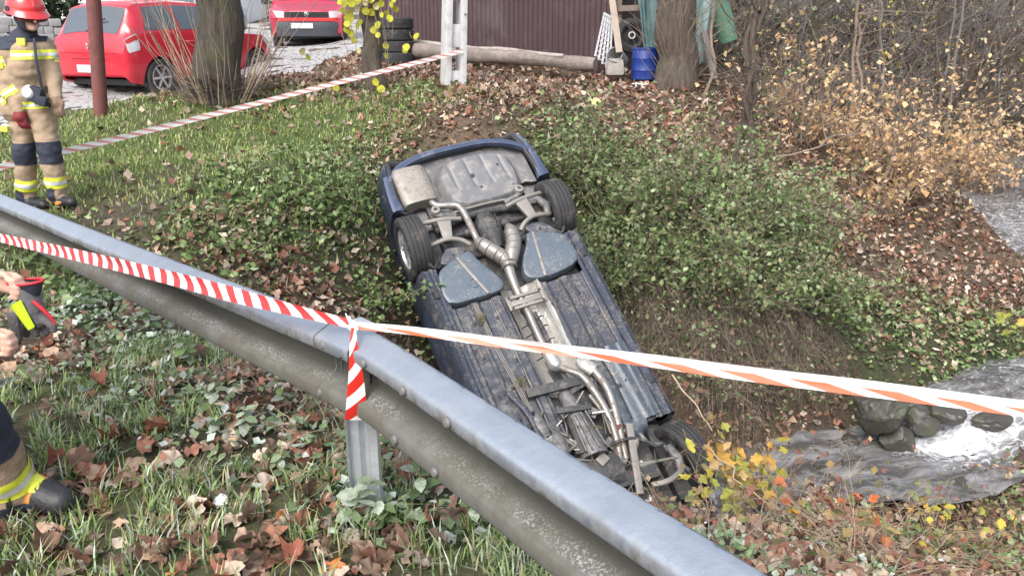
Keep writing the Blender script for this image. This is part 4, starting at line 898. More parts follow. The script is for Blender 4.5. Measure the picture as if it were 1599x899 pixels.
# ------------------------------------------------------------------ red hatchback on the street
def build_hatchback():
    c = at(160, 142, Y=12.2); y0 = 12.15; base = Vector((-6.05, 12.15)); z = at(240, 149, Y=13.45).z - .02
    t = thing('red_hatchback', 'small red three-door hatchback parked on the street seen from behind', 'car', (-6.55, 13.0, z))
    t.rotation_euler = (R(2.5), 0, R(-22))
    # frame: y forward from the rear bumper, origin on the ground
    sh = Shell(zb=[(0, .34), (.06, .25), (.3, .2), (3.2, .2), (3.55, .26), (3.6, .34)],
               belt=[(0, .70), (.05, .90), (.2, .965), (1.6, .93), (2.6, .86), (3.2, .80), (3.5, .66), (3.6, .52)],
               top=[(0, .74), (.035, .94), (.06, .985), (.34, 1.40), (.5, 1.45), (1.2, 1.47), (1.8, 1.43), (2.55, .98), (2.8, .93), (3.25, .84), (3.5, .70), (3.6, .56)],
               W=[(.2, .76), (.4, .815), (.6, .825), (.8, .81), (.97, .785)], roofw=[(0, .66), (.3, .60), (.5, .57), (1.6, .56), (2.55, .66), (3.6, .58)],
               plan=[(0, .84), (.03, .90), (.08, .94), (.2, .975), (.45, 1), (2.9, 1), (3.3, .94), (3.5, .85), (3.6, .74)],
               arches=[(.60, .28, .335), (2.96, .28, .335)], crown=.05)
    ys = sorted(set(round(v, 3) for v in list(np.arange(0, .5, .02)) + list(np.arange(.5, 3.2, .05)) + list(np.arange(3.2, 3.61, .03)) + [.265, .27, .93, .935, 2.625, 2.63, 3.29, 3.295, 3.6]))
    sh.mesh(ys, 30, .05).build('body_shell', M_REDPAINT, t, 40)
    mb = MB(); mb.box((0, 1.8, .24), (1.3, 3.2, .1)); mb.build('underbody', M_DARK, t, bevel=.02)
    sh.top_patch(.075, .325, .93, .96, .006, 10, .8, .05).build('rear_window', M_GLASS, t)
    sh.top_patch(1.9, 2.5, .9, .95).build('windscreen', M_GLASS, t)
    for s in (-1, 1):
        sh.patch(.42, 1.12, .54, .765, s, .006, 8, 0, .58, 1.10).build('side_window', M_GLASS, t); sh.patch(1.18, 2.2, .53, .765, s, .006, 8, 0, 1.16, 1.82).build('side_window', M_GLASS, t)
        sh.patch(.05, .26, .34, .50, s, .008, 6, .1).build('tail_light', M_LAMP, t)
        o = sh.patch(.055, .25, .44, .49, s, .011, 4, .1).build('tail_light', M_LAMPRED, t); o.name = 'tail_light'
        sh.patch(3.2, 3.48, .34, .52, s, .008, 6, .1).build('headlight', M_LAMP, t)
        for y in (1.14, 2.35):
            mb = MB(); mb.tube([sh.S(y, q, s) + sh.N(y, q, s) * .001 for q in (.05, .15, .25, .35, .45, .5)], .004, 5); mb.build('door_seam', M_DARK, t)
        mb = MB(); p = sh.S(1.32, .41, s); mb.tube([p + Vector((0, -.09, 0)), p + Vector((s * .035, -.06, 0)), p + Vector((s * .035, .06, 0)), p + Vector((0, .09, 0))], .014, 8); mb.build('door_handle', M_REDPAINT, t)
        mb = MB(); p = sh.S(2.22, .52, s); mb.lathe([(.02, -.08), (.07, -.05), (.075, .03), (.04, .07)], p + Vector((s * .12, 0, .05)), (0, 1, 0), 12); mb.tube([p, p + Vector((s * .1, 0, .04))], .02, 6); mb.build('door_mirror', M_REDPAINT, t)
        wheel(t, (s * .735, .60, .285), .288, .175, .2, s, 6); wheel(t, (s * .735, 2.96, .285), .288, .175, .2, s, 6)
        for y in (.60, 2.96):
            mb = MB()
            def fn(u, v, y=y, s=s):
                a = math.pi * (-.1 + 1.2 * u); return Vector((s * (.5 + .28 * v), y + .33 * math.cos(a), .28 + .33 * math.sin(a)))
            mb.grid(fn, 16, 3); mb.add([Vector((s * .5, y + .33 * math.cos(math.pi * (-.1 + 1.2 * k / 16)), .28 + .33 * math.sin(math.pi * (-.1 + 1.2 * k / 16)))) for k in range(17)], [tuple(range(17))]); mb.build('wheel_housing', M_DARK, t)
    # tailgate details on the rear face
    mb = MB(); mb.box((-.10 + .06, -.012, .46), (.50, .012, .115)); mb.build('number_plate', M_PLATE, t, bevel=.004)
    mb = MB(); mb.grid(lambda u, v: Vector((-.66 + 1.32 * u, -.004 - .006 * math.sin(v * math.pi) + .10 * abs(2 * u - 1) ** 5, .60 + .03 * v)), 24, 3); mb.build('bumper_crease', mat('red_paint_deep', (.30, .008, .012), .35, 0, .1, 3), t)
    mb = MB(); o = [(0, .055), (.036, 0), (0, -.055), (-.036, 0)]; i_ = [(0, .028), (.017, 0), (0, -.028), (-.017, 0)]
    vs = [Vector((x, -.012, .80 + y_)) for x, y_ in o] + [Vector((x, -.016, .80 + y_)) for x, y_ in i_]; mb.add(vs, [(0, 1, 5, 4), (1, 2, 6, 5), (2, 3, 7, 6), (3, 0, 4, 7)]); mb.build('emblem', M_CHROME, t)
    mb = MB(); mb.tube([sh.S(.06, 1, 1) + Vector((-.0, -.03, .03)), sh.S(.16, 1, 1) + Vector((.15, -.03, .02)), sh.S(.2, 1, 1) + Vector((.3, -.05, -.0))], .012, 6); mb.build('rear_wiper', M_DARK, t)
    return t
build_hatchback()

# ------------------------------------------------------------------ red van facing the camera
def build_van():
    p = at(468, 74, Y=21.0); z = at(468, 80, Y=21.0).z
    t = thing('red_van', 'red delivery van with black bumper parked nose towards the lawn', 'van', (p.x + .28, p.y - .2, z), (0, 0, R(10)))
    # frame: y backwards from the front bumper, x to the right in the picture
    sh = Shell(zb=[(0, .42), (.06, .33), (.4, .30), (4.4, .30), (4.6, .4)],
               belt=[(0, .78), (.05, .96), (.7, 1.06), (1.3, 1.12), (4.5, 1.12), (4.6, 1.0)],
               top=[(0, .80), (.03, .95), (.08, .99), (.75, 1.16), (.85, 1.2), (1.7, 1.9), (2.0, 1.94), (4.5, 1.92), (4.6, 1.75)],
               W=[(.3, .86), (.55, .91), (.8, .92), (1.12, .90)], roofw=[(0, .80), (.8, .84), (1.7, .74), (4.6, .74)],
               plan=[(0, .90), (.04, .94), (.12, .97), (.3, 1), (4.4, 1), (4.6, .95)], arches=[(.85, .31, .37), (3.75, .31, .37)], crown=.06)
    ys = sorted(set(round(v, 3) for v in list(np.arange(0, .3, .02)) + list(np.arange(.3, 4.6, .06)) + [.48, .485, 1.215, 1.22, 4.6]))
    sh.mesh(ys, 26, .05).build('body_shell', mat('crimson_paint', (.34, .018, .045), .35, 0, .08, 3, coat=.4), t, 40)
    sh.top_patch(.9, 1.62, .92, .92).build('windscreen', M_GLASS, t)
    mb = MB(); mb.box((0, 2.4, .36), (1.5, 4.2, .12)); mb.build('underbody', M_DARK, t, bevel=.02)
    # bumper, grille, lamps
    mb = MB(); rows = []
    for k in range(25):
        a = -1 + 2 * k / 24; x = .90 * a; y = -.09 + .20 * abs(a) ** 4; rows.append([Vector((x, y + .12, .70)), Vector((x, y, .69)), Vector((x, y - .015, .60)), Vector((x, y, .50)), Vector((x * .98, y + .02, .36)), Vector((x * .97, y + .14, .33))])
    mb.rings(rows, closed=False); mb.build('front_bumper', mat('van_bumper', (.045, .05, .062), .5, 0, .2, 6), t, 40)
    mb = MB(); rows = []
    mb.grid(lambda u, v: Vector((-.80 + 1.6 * u, -.045 + .09 * abs(2 * u - 1) ** 5, .71 + .07 * v)), 20, 3); mb.build('bumper_strip', mat('red_paint_bright', (.55, .03, .03), .4, 0, .1, 4), t)
    mb = MB(); mb.grid(lambda u, v: Vector((-.52 + 1.04 * u, -.012, .80 + .125 * v)), 4, 2); mb.build('grille', M_DARK, t)
    for k in range(4):
        mb = MB(); mb.bar((-.52, -.018, .82 + .028 * k), (.52, -.018, .82 + .028 * k), .012, .008); mb.build('grille_bar', M_DARK, t)
    mb = MB(); mb.lathe([(.052, 0), (.056, .008), (.05, .012), (.046, .004)], (0, -.015, .865), (0, -1, 0), 20, cap=False); mb.tube([(-.03, -.028, .885), (-.012, -.028, .84), (0, -.028, .868), (.012, -.028, .84), (.03, -.028, .885)], .006, 5); mb.tube([(-.018, -.028, .902), (0, -.028, .872), (.018, -.028, .902)], .006, 5); mb.build('emblem', M_CHROME, t)
    for s in (-1, 1):
        mb = MB(); mb.grid(lambda u, v: Vector((s * (.54 + .29 * u), -.014 + .10 * u ** 3, .785 + .155 * v + .01 * u)), 8, 4); mb.build('headlight', M_LAMP, t)
        mb = MB(); mb.grid(lambda u, v: Vector((s * (.835 + .05 * u), .09 + .12 * u, .79 + .145 * v)), 3, 3); mb.build('indicator', mat('lamp_amber', (.62, .16, .02), .2), t)
        mb = MB(); q = sh.S(1.1, .56, s); mb.box(q + Vector((s * .16, -.05, .1)), (.2, .08, .26)); mb.tube([q, q + Vector((s * .1, -.03, .05))], .02, 6); mb.build('door_mirror', M_DARK, t, bevel=.02)
        sh.patch(1.25, 2.1, .53, .76, s, .006, 6, 0, 1.6, 2.1).build('side_window', M_GLASS, t)
        wheel(t, (s * .80, .85, .31), .315, .2, .19, s, 6, rimmat=mat('steel_rim', (.3, .3, .31), .5, .6)); wheel(t, (s * .80, 3.75, .31), .315, .2, .19, s, 6, rimmat=MATS['steel_rim'])
    mb = MB(); mb.box((-.12, -.115, .60), (.52, .012, .12)); mb.build('number_plate', M_PLATE, t, bevel=.004)
build_van()

# ------------------------------------------------------------------ silver estate car far behind
def build_silver():
    p = at(385, 46, Y=27.0); z = street_z(p.x, p.y)
    t = thing('silver_car', 'silver grey car with white bumper far down the street behind the tree', 'car', (p.x - .5, p.y, z), (0, 0, R(62)))
    sil = mat('silver_paint', (.34, .34, .36), .3, .5, .1, 4, coat=.4)
    sh = Shell(zb=[(0, .34), (.1, .25), (4.2, .25), (4.4, .34)], belt=[(0, .7), (.1, .92), (1.5, .95), (3.2, .88), (4.2, .74), (4.4, .55)],
               top=[(0, .74), (.08, 1.0), (.5, 1.42), (1.2, 1.5), (2.4, 1.46), (3.2, .98), (4.1, .84), (4.4, .6)], W=[(.25, .78), (.5, .86), (.95, .84)], roofw=[(0, .7), (.5, .62), (2.4, .6), (3.2, .72), (4.4, .62)],
               plan=[(0, .86), (.1, .95), (.4, 1), (3.8, 1), (4.3, .9), (4.4, .78)], arches=[(.8, .3, .36), (3.45, .3, .36)], crown=.05)
    ys = sorted(set(round(v, 3) for v in list(np.arange(0, 4.41, .05)) + [.44, .445, 1.16, 1.165]))
    sh.mesh(ys, 24).build('body_shell', sil, t, 40)
    for s in (-1, 1):
        sh.patch(.6, 1.7, .54, .76, s, .006, 6, 0, .75, 1.7).build('side_window', M_GLASS, t); sh.patch(1.76, 2.9, .54, .76, s, .006, 6, 0, 1.76, 2.4).build('side_window', M_GLASS, t)
        wheel(t, (s * .77, .8, .3), .31, .19, .2, s, 8); wheel(t, (s * .77, 3.45, .3), .31, .19, .2, s, 8)
        sh.patch(.06, .3, .36, .5, s, .008, 5).build('tail_light', M_LAMPRED, t)
    sh.top_patch(.12, .46, .9, .9).build('rear_window', M_GLASS, t); sh.top_patch(2.5, 3.15, .9, .9).build('windscreen', M_GLASS, t)
    mb = MB(); rows = []
    for s in (-1, 1):
        mb.grid(lambda u, v: sh.S(.45 + 3.5 * u, .06 + .16 * v, s) + sh.N(.45 + 3.5 * u, .2, s) * .012, 30, 3)
    mb.build('side_trim', mat('white_trim', (.6, .6, .6), .4), t)
build_silver()
# ------------------------------------------------------------------ things standing in the background
def build_pole():
    b = G(706, 136); t = thing('concrete_pole', 'pale concrete utility pole with long slots in front of the brown fence', 'pole', (b.x, b.y, b.z - .4), (0, R(2.4), R(24)))
    con = mat('pole_concrete', (.52, .52, .53), .85, 0, .18, 9, bump=.2, dirt=(.34, .34, .33), dirt_amt=.35, dirt_scale=5)
    H = 8.0; mb = MB(); rows = []
    for s in (-1, 1):
        mb = MB(); rows = []
        for k in range(2):
            z = H * k; w_ = .155 - .05 * k; d = .12 - .035 * k
            x0, x1 = s * w_, s * (w_ - .085); rows.append([Vector((x0, -d, z)), Vector((x1, -d, z)), Vector((x1, d, z)), Vector((x0, d, z))])
        mb.rings(rows); mb.build('flange', con, t, bevel=.012)
    z = .0; k = 0
    while z < H - .4:
        a = .30 if k else .62; mb = MB(); w_ = .155 - .05 * z / H - .083; mb.box((0, 0, z + a / 2), (2 * w_, .13, a)); mb.build('web', con, t, bevel=.02); z += a + .30; k += 1
    mb = MB(); mb.lathe([(.012, -.02), (.012, .02)], (.11, -.125, 1.35), (0, 1, 0), 8); mb.build('bolt', M_BOLT, t)
build_pole()
def build_red_post():
    b = G(158, 181); t = at(142, -60, Y=b.y - .1)
    m = mat('rusty_red_paint', (.17, .06, .055), .7, .1, .25, 8, bump=.2, dirt=(.10, .05, .04), dirt_amt=.5, dirt_scale=7)
    mb = MB(); d = (t - b).normalized(); mb.tube([b - d * .3, b + d * 1.2, t, t + d * 1.1], [.082, .08, .078, .078], 16)
    o = mb.build('steel_post', m); tag(o, 'leaning dark red painted steel post standing in front of the red hatchback', 'post')
build_red_post()
def build_fence():
    A = G(596, 86); B = at(946, 113, Y=14.0); A = Vector((*at(596, 84, Y=17.2).xy, 0)); B = Vector((B.x, B.y, 0)); L = (B - A).length; d = (B - A).normalized(); nrm = Vector((d.y, -d.x, 0))
    if nrm.y > 0: nrm = -nrm
    t = thing('sheet_fence', 'dark purplish brown corrugated metal fence behind the logs', 'fence', (A.x, A.y, 0))
    m = mat('brown_sheet', (.07, .042, .047), .5, .15, .2, 2, dirt=(.105, .08, .08), dirt_amt=.3, dirt_scale=1.5)
    n = 5; wS = L / n
    for i in range(n):
        pts = []; x = 0; k = 0; p = .105
        prof = [(0, 0), (.035, 0), (.05, .022), (.09, .022)]
        while x < wS + .02:
            for a, o in prof:
                if x + a <= wS + .02: pts.append((i * wS + x + a, o + .004 * i % .008))
            x += p
        mb = MB(); rows = []
        for zz in (.55, 3.4): rows.append([d * a + nrm * o + Vector((0, 0, zz + (0 if zz > 1 else .03 * (i % 2)))) for a, o in pts])
        mb.rings(rows, closed=False); mb.build('fence_sheet', m, t, 20)
    for zz in (1.2, 2.6):
        mb = MB(); mb.bar(-nrm * .06 + Vector((0, 0, zz)), d * L - nrm * .06 + Vector((0, 0, zz)), .05, .06); mb.build('fence_rail', M_DARK, t)
    for q in (0, .5, 1):
        mb = MB(); p = d * (L * q) - nrm * .12; mb.box((p.x, p.y, 1.9), (.07, .07, 3.4)); mb.build('fence_post', M_DARK, t)
    return A, B, d, nrm
FA, FB, FD, FN = build_fence()
BARK_P = mat('birch_bark', (.36, .325, .29), .85, 0, .35, 9, bump=.5, dirt=(.16, .13, .105), dirt_amt=.5, dirt_scale=4)
BARK_D = bark_mat('grey_bark', (.045, .036, .03), (.15, .125, .10), .16, 18, (.10, .105, .055))
BARK_B = bark_mat('brown_bark', (.07, .052, .042), (.21, .165, .135), .16, 20, (.13, .12, .085))
def log_(px0, py0, Y0, px1, py1, Y1, r, m, label, jag=.05):
    a, b = at(px0, py0, Y=Y0), at(px1, py1, Y=Y1); mb = MB(); n = 14; d = b - a
    pts = [a + d * (k / (n - 1)) + Vector((0, 0, .012 * math.sin(k * .9))) for k in range(n)]; mb.tube(pts, [r * (1 + .12 * math.sin(k * 1.7) - .012 * k) for k in range(n)], 12, jag=jag)
    o = mb.build('log', m); return tag(o, label, 'log', 'logs lying along the fence')
log_(642, 79, 15.2, 930, 100, 13.4, .125, mat('weathered_log', (.20, .165, .145), .9, 0, .4, 8, bump=.6, dirt=(.33, .28, .25), dirt_amt=.4, dirt_scale=3), 'thick grey-brown log lying at the foot of the fence')
log_(638, 66, 15.6, 880, 87, 13.6, .04, BARK_P, 'thin pale pole lying on top of the thick log', .1)
def build_tyres():
    b = at(619, 88, Y=15.2); z = gz(b.x, b.y) - .02
    names = ['bottom tyre of the black tyre stack beside the yellow-leaved tree', 'second tyre from the bottom of the stack beside the fence', 'third tyre from the bottom of the stack beside the fence', 'top tyre of the black tyre stack beside the fence']
    z = min(z, b.z)
    for k in range(4):
        r = .325; w = .2; mb = MB(); h = w / 2
        pr = [(r * .62, -h * .8), (r * .68, -h), (r * .9, -h * .98), (r * .985, -h * .75), (r, -h * .5), (r - .008, -h * .1), (r, h * .1), (r - .006, h * .4), (r * .985, h * .75), (r * .9, h * .98), (r * .68, h), (r * .62, h * .8), (r * .64, 0), (r * .62, -h * .8)]
        mb.lathe(pr, (b.x + random.uniform(-.03, .03), b.y + random.uniform(-.03, .03), z + h + k * w * .99), n=36, cap=False); o = mb.build('tyre', M_TYRE); tag(o, names[k], 'tyre', 'stacked old tyres')
build_tyres()

# trees ------------------------------------------------------------------
LEAFM = leafmat('leaf', .3); TWIG = mat('twig_bark', (.22, .17, .135), .9, 0, .4, 10); TWIGD = mat('dark_twig', (.075, .058, .05), .9, 0, .4, 10); TWIGY = mat('straw_stem', (.36, .28, .19), .8, 0, .35, 9)
OVATE = (np.array([(0, 0, 0), (-.36, .42, .06), (0, .5, -.02), (.36, .42, .06), (0, 1, .0)], float), np.array([(0, 2, 1), (0, 3, 2), (1, 2, 4), (2, 3, 4)]))
ROUND = (np.array([(0, 0, 0), (-.46, .2, .08), (-.5, .6, .05), (0, .5, -.04), (.5, .6, .05), (.46, .2, .08), (0, 1, .02)], float), np.array([(0, 3, 1), (1, 3, 2), (0, 5, 3), (5, 4, 3), (2, 3, 6), (3, 4, 6)]))
def rot_mats(yaw, pitch, roll):
    cy, sy, cp, sp, cr, sr = np.cos(yaw), np.sin(yaw), np.cos(pitch), np.sin(pitch), np.cos(roll), np.sin(roll)
    Z = np.zeros((len(yaw), 3, 3)); Z[:, 0, 0] = cy; Z[:, 0, 1] = -sy; Z[:, 1, 0] = sy; Z[:, 1, 1] = cy; Z[:, 2, 2] = 1
    X = np.zeros_like(Z); X[:, 0, 0] = 1; X[:, 1, 1] = cp; X[:, 1, 2] = -sp; X[:, 2, 1] = sp; X[:, 2, 2] = cp
    Y = np.zeros_like(Z); Y[:, 1, 1] = 1; Y[:, 0, 0] = cr; Y[:, 0, 2] = sr; Y[:, 2, 0] = -sr; Y[:, 2, 2] = cr
    return Z @ X @ Y
def leaf_cloud(name, pos, size, colors, parent=None, tmpl=OVATE, pitch=(0, .7), roll=.5, mat_=None, yaw=None, curl=.25, colvar=.22):
    """many single leaves as one mesh; colours picked per leaf"""
    pos = np.asarray(pos, float); n = len(pos)
    if n == 0: return None
    T, F = tmpl; k = len(T); yw = rng.uniform(0, 2 * np.pi, n) if yaw is None else yaw
    Rm = rot_mats(yw, rng.normal(pitch[0], pitch[1], n), rng.normal(0, roll, n)); sz = np.asarray(size) * rng.uniform(.5, 1.45, n) if np.ndim(size) == 0 else np.asarray(size)
    TT = np.repeat(T[None], n, 0).copy(); TT[:, :, 0] *= rng.uniform(.75, 1.2, n)[:, None]
    TT[:, :, 2] += rng.normal(0, curl, n)[:, None] * (TT[:, :, 1] - .4) ** 2 + rng.normal(0, curl * 1.3, n)[:, None] * TT[:, :, 0] ** 2
    V = np.einsum('nij,nkj->nki', Rm, TT) * sz[:, None, None] + pos[:, None]
    cl = np.asarray(colors)[rng.integers(0, len(colors), n)] * rng.uniform(1 - colvar, 1 + colvar, n)[:, None] * (.7 + .6 * vnoise(pos[:, 0] + .7 * pos[:, 2], pos[:, 1] - .6 * pos[:, 2], 3.2, 21))[:, None]
    return np_mesh(name, V.reshape(-1, 3), (F[None] + (np.arange(n) * k)[:, None, None]).reshape(-1, 3), mat_ or LEAFM, parent, np.repeat(cl, k, 0))
def grow(base, dirn, length, r, n=7, wob=.12, sag=0.0):
    """a wandering stem: list of points"""
    p = Vector(base); d = Vector(dirn).normalized(); pts = [p.copy()]; st = length / n
    for i in range(n):
        d = (d + Vector((random.gauss(0, wob), random.gauss(0, wob), random.gauss(0, wob) - sag * (i / n)))).normalized(); p = p + d * st; pts.append(p.copy())
    return pts
def branchy(base, dirn, length, r, depth, mb, tips, n=6, wob=.12, kids=4, spread=.9, ratio=.55, sag=0.0, sides=6, first=.3):
    pts = grow(base, dirn, length, r, n, wob, sag); mb.tube(pts, [r * (1 - .75 * i / n) for i in range(n + 1)], max(3, sides), cap=False); tips.append(pts)
    if depth > 0:
        for k in range(kids):
            i = random.randint(max(1, int(n * first)), n); d = (pts[i] - pts[i - 1]).normalized(); s = Vector((random.gauss(0, 1), random.gauss(0, 1), random.gauss(.2, .8))).normalized()
            branchy(pts[i], d * .6 + s * spread, length * ratio * random.uniform(.7, 1.2), r * .5 * (1 - .4 * i / n) + .0008, depth - 1, mb, tips, max(3, n - 1), wob, kids, spread, ratio, sag, sides - 1, first)
def along(tips, n, spread=.03, minlen=0):
    out = []
    for _ in range(n):
        P = random.choice(tips); i = random.randint(1, len(P) - 1); q = P[i - 1].lerp(P[i], random.random()); out.append((q.x + random.gauss(0, spread), q.y + random.gauss(0, spread), q.z + random.gauss(0, spread)))
    return np.array(out)
def trunk(name, parent, base, top, r0, r1, m, n=14, wob=.03, lumps=.05, flare=1.3, up=3.0):
    b, t_ = Vector(base), Vector(top); d = t_ - b; pts = []; rs = []; t2 = t_ + d.normalized() * up; N = n + 4
    for k in range(N):
        q = k / (N - 1); p = (b - d.normalized() * .3).lerp(t2, q); pts.append(p + Vector((random.gauss(0, wob), random.gauss(0, wob), 0))); rs.append((r0 + (r1 - r0) * q) * (1 + random.uniform(-lumps, lumps) * .6) * (1 + (flare - 1) * math.exp(-q * 14)))
    mb = MB(); P = catmull(pts, 3); rr = np.interp(np.linspace(0, 1, len(P)), np.linspace(0, 1, N), rs); mb.tube(P, list(rr), 16, jag=lumps * .5); return mb.build(name, m, parent, 70), P
def build_tree_suckers():
    b = G(347, 152); t = thing('street_tree', 'thick dark tree trunk with a fan of thin shoots at its foot', 'tree', (0, 0, 0))
    top = at(334, -80, Y=b.y); o, P = trunk('trunk', t, b, top, .275, .235, BARK_D, up=4.5)
    for s in range(5):
        mb = MB(); tips = []; branchy(P[-12 + s * 2], (random.gauss(0, 1), random.gauss(0, 1), .8), 2.2, .07, 1, mb, tips, kids=4); mb.build('limb', BARK_D, t)
    for k in range(62):
        a = random.uniform(0, 2 * math.pi); r_ = random.uniform(.25, .42); p = b + Vector((math.cos(a) * r_, math.sin(a) * r_ - .12, -.05)); L = random.uniform(.5, 1.75)
        d = Vector((math.cos(a) * .55 + random.gauss(0, .15), math.sin(a) * .45, random.uniform(.8, 1.4))); pts = grow(p, d, L, .008, 7, .05, -.05)
        mb = MB(); r0 = random.uniform(.005, .010); mb.tube(pts, [r0 * (1 - .7 * i / 7) for i in range(8)], 5, cap=False)
        for q in range(random.randint(0, 2)):
            i = random.randint(3, 6); mb.tube(grow(pts[i], (pts[i] - pts[i - 1]).normalized() + Vector((random.gauss(0, .5), random.gauss(0, .5), .2)), L * .3, .004, 4, .08), [.004, .003, .003, .002, .0015], 4, cap=False)
        mb.build('shoot', random.choice((TWIG, TWIG, TWIGY)), t)
    mb = MB(); pos = []
    for k in range(420):
        a = random.uniform(0, 2 * math.pi); r_ = abs(random.gauss(.2, .22)); p = b + Vector((math.cos(a) * r_, math.sin(a) * r_ - .15, random.uniform(0, .22))); mb.tube(grow(p, (math.cos(a), math.sin(a), random.uniform(-.1, .9)), random.uniform(.12, .35), .004, 3, .2), [.004, .004, .003, .002], 3, cap=False)
    o = mb.build('basal_twigs', TWIGD, t, fix=False); o['kind'] = 'stuff'
build_tree_suckers()
def maple_outline(n_l=5, jag=0.0):
    """lobed leaf outline with stalk end at the origin, unit length"""
    pts = []
    angs = [(-150, .46), (-128, .44), (-108, .66), (-90, .56), (-66, .86), (-58, .84), (-36, .62), (-16, .88), (0, 1.02), (16, .88), (36, .62), (58, .84), (66, .86), (90, .56), (108, .66), (128, .44), (150, .46)]
    for a, r_ in angs:
        r_ *= 1 + random.uniform(-jag, jag); pts.append((math.sin(R(a)) * r_ * .62, .38 + math.cos(R(a)) * r_ * .62))
    return [(0, 0.0)] + pts
def maple_mesh(name, curl=.3, seed=0, jag=.12, cup=0.0, stalk=.5):
    random.seed(100 + seed); o = maple_outline(jag=jag); c = (0, .38); V = []; F = []
    def zc(x, y): return curl * (x * x * 1.6 * random.choice((1, 1, 1)) + (y - .4) ** 2 * .9) + .05 * math.sin(x * 9 + seed) + cup * abs(x) + .035 * math.sin(y * 11 + seed * 2)
    V.append((c[0], c[1], zc(*c) - .02)); n = len(o)
    for x, y in o: V.append(((x + c[0]) * .5, (y + c[1]) * .5, zc((x) * .5, (y + c[1]) * .5)))
    for x, y in o: V.append((x, y, zc(x, y)))
    for i in range(n):
        j = (i + 1) % n; F.append((0, 1 + i, 1 + j)); F.append((1 + i, 1 + n + i, 1 + n + j, 1 + j))
    b = len(V)
    if stalk:
        for q in (0, 1):
            y = -stalk * q; V += [(-.012, y, zc(0, 0) + .05 * q), (.012, y, zc(0, 0) + .05 * q), (0, y, zc(0, 0) + .02 + .05 * q)]
        F += [(b, b + 1, b + 4, b + 3), (b + 1, b + 2, b + 5, b + 4), (b + 2, b, b + 3, b + 5)]
    me = bpy.data.meshes.new(name); me.from_pydata(V, [], F); me.update(); me.polygons.foreach_set('use_smooth', [True] * len(me.polygons)); random.seed(seed + 31)
    return me
def one_leaf_mat(name, c1, c2, trans=.25, veins=True, rough=.55):
    """a single big leaf: mottled between two colours"""
    if name in MATS: return MATS[name]
    m = bpy.data.materials.new(name); m.use_nodes = True; n = m.node_tree; b = n.nodes['Principled BSDF']; tc = n.nodes.new('ShaderNodeTexCoord'); oi = n.nodes.new('ShaderNodeObjectInfo')
    nz = n.nodes.new('ShaderNodeTexNoise'); nz.noise_dimensions = '4D'; nz.inputs['Scale'].default_value = 4; nz.inputs['Detail'].default_value = 6; n.links.new(tc.outputs['Object'], nz.inputs['Vector']); ml = n.nodes.new('ShaderNodeMath'); ml.operation = 'MULTIPLY'; ml.inputs[1].default_value = 40; n.links.new(oi.outputs['Random'], ml.inputs[0]); n.links.new(ml.outputs[0], nz.inputs['W'])
    rp = n.nodes.new('ShaderNodeMapRange'); rp.inputs[1].default_value = .35; rp.inputs[2].default_value = .65; n.links.new(nz.outputs[0], rp.inputs[0])
    mx = n.nodes.new('ShaderNodeMix'); mx.data_type = 'RGBA'; mx.inputs[6].default_value = (*c1, 1); mx.inputs[7].default_value = (*c2, 1); n.links.new(rp.outputs[0], mx.inputs[0])
    hv = n.nodes.new('ShaderNodeHueSaturation'); mr = n.nodes.new('ShaderNodeMapRange'); mr.inputs[3].default_value = .7; mr.inputs[4].default_value = 1.3; n.links.new(oi.outputs['Random'], mr.inputs[0]); n.links.new(mr.outputs[0], hv.inputs['Value']); n.links.new(mx.outputs[2], hv.inputs['Color'])
    n.links.new(hv.outputs[0], b.inputs['Base Color']); b.inputs['Roughness'].default_value = rough; b.inputs['Specular IOR Level'].default_value = .3
    tr = n.nodes.new('ShaderNodeBsdfTranslucent'); n.links.new(hv.outputs[0], tr.inputs[0]); ms = n.nodes.new('ShaderNodeMixShader'); ms.inputs[0].default_value = trans; n.links.new(b.outputs[0], ms.inputs[1]); n.links.new(tr.outputs[0], ms.inputs[2]); n.links.new(ms.outputs[0], n.nodes['Material Output'].inputs[0])
    MATS[name] = m; return m
def round_leaf_mesh(name, seed=0):
    random.seed(seed); n = 14; V = [(0, .5, -.03)]; F = []
    for k in range(n): a = 2 * math.pi * k / n; r_ = .48 * (1 + random.uniform(-.07, .07)); x = math.sin(a) * r_; y = .5 - math.cos(a) * r_; V.append((x, y, .25 * x * x + .05 * math.sin(y * 6 + seed)))
    for k in range(n): F.append((0, 1 + k, 1 + (k + 1) % n))
    me = bpy.data.meshes.new(name); me.from_pydata(V, [], F); me.update(); return me
def put_leaf(me, m, parent, p, size, rot):
    o = bpy.data.objects.new('leaf', me)
    if not me.materials: me.materials.append(m)
    COL.objects.link(o); o.parent = parent; o.location = p; o.scale = (size,) * 3; o.rotation_euler = rot; return o
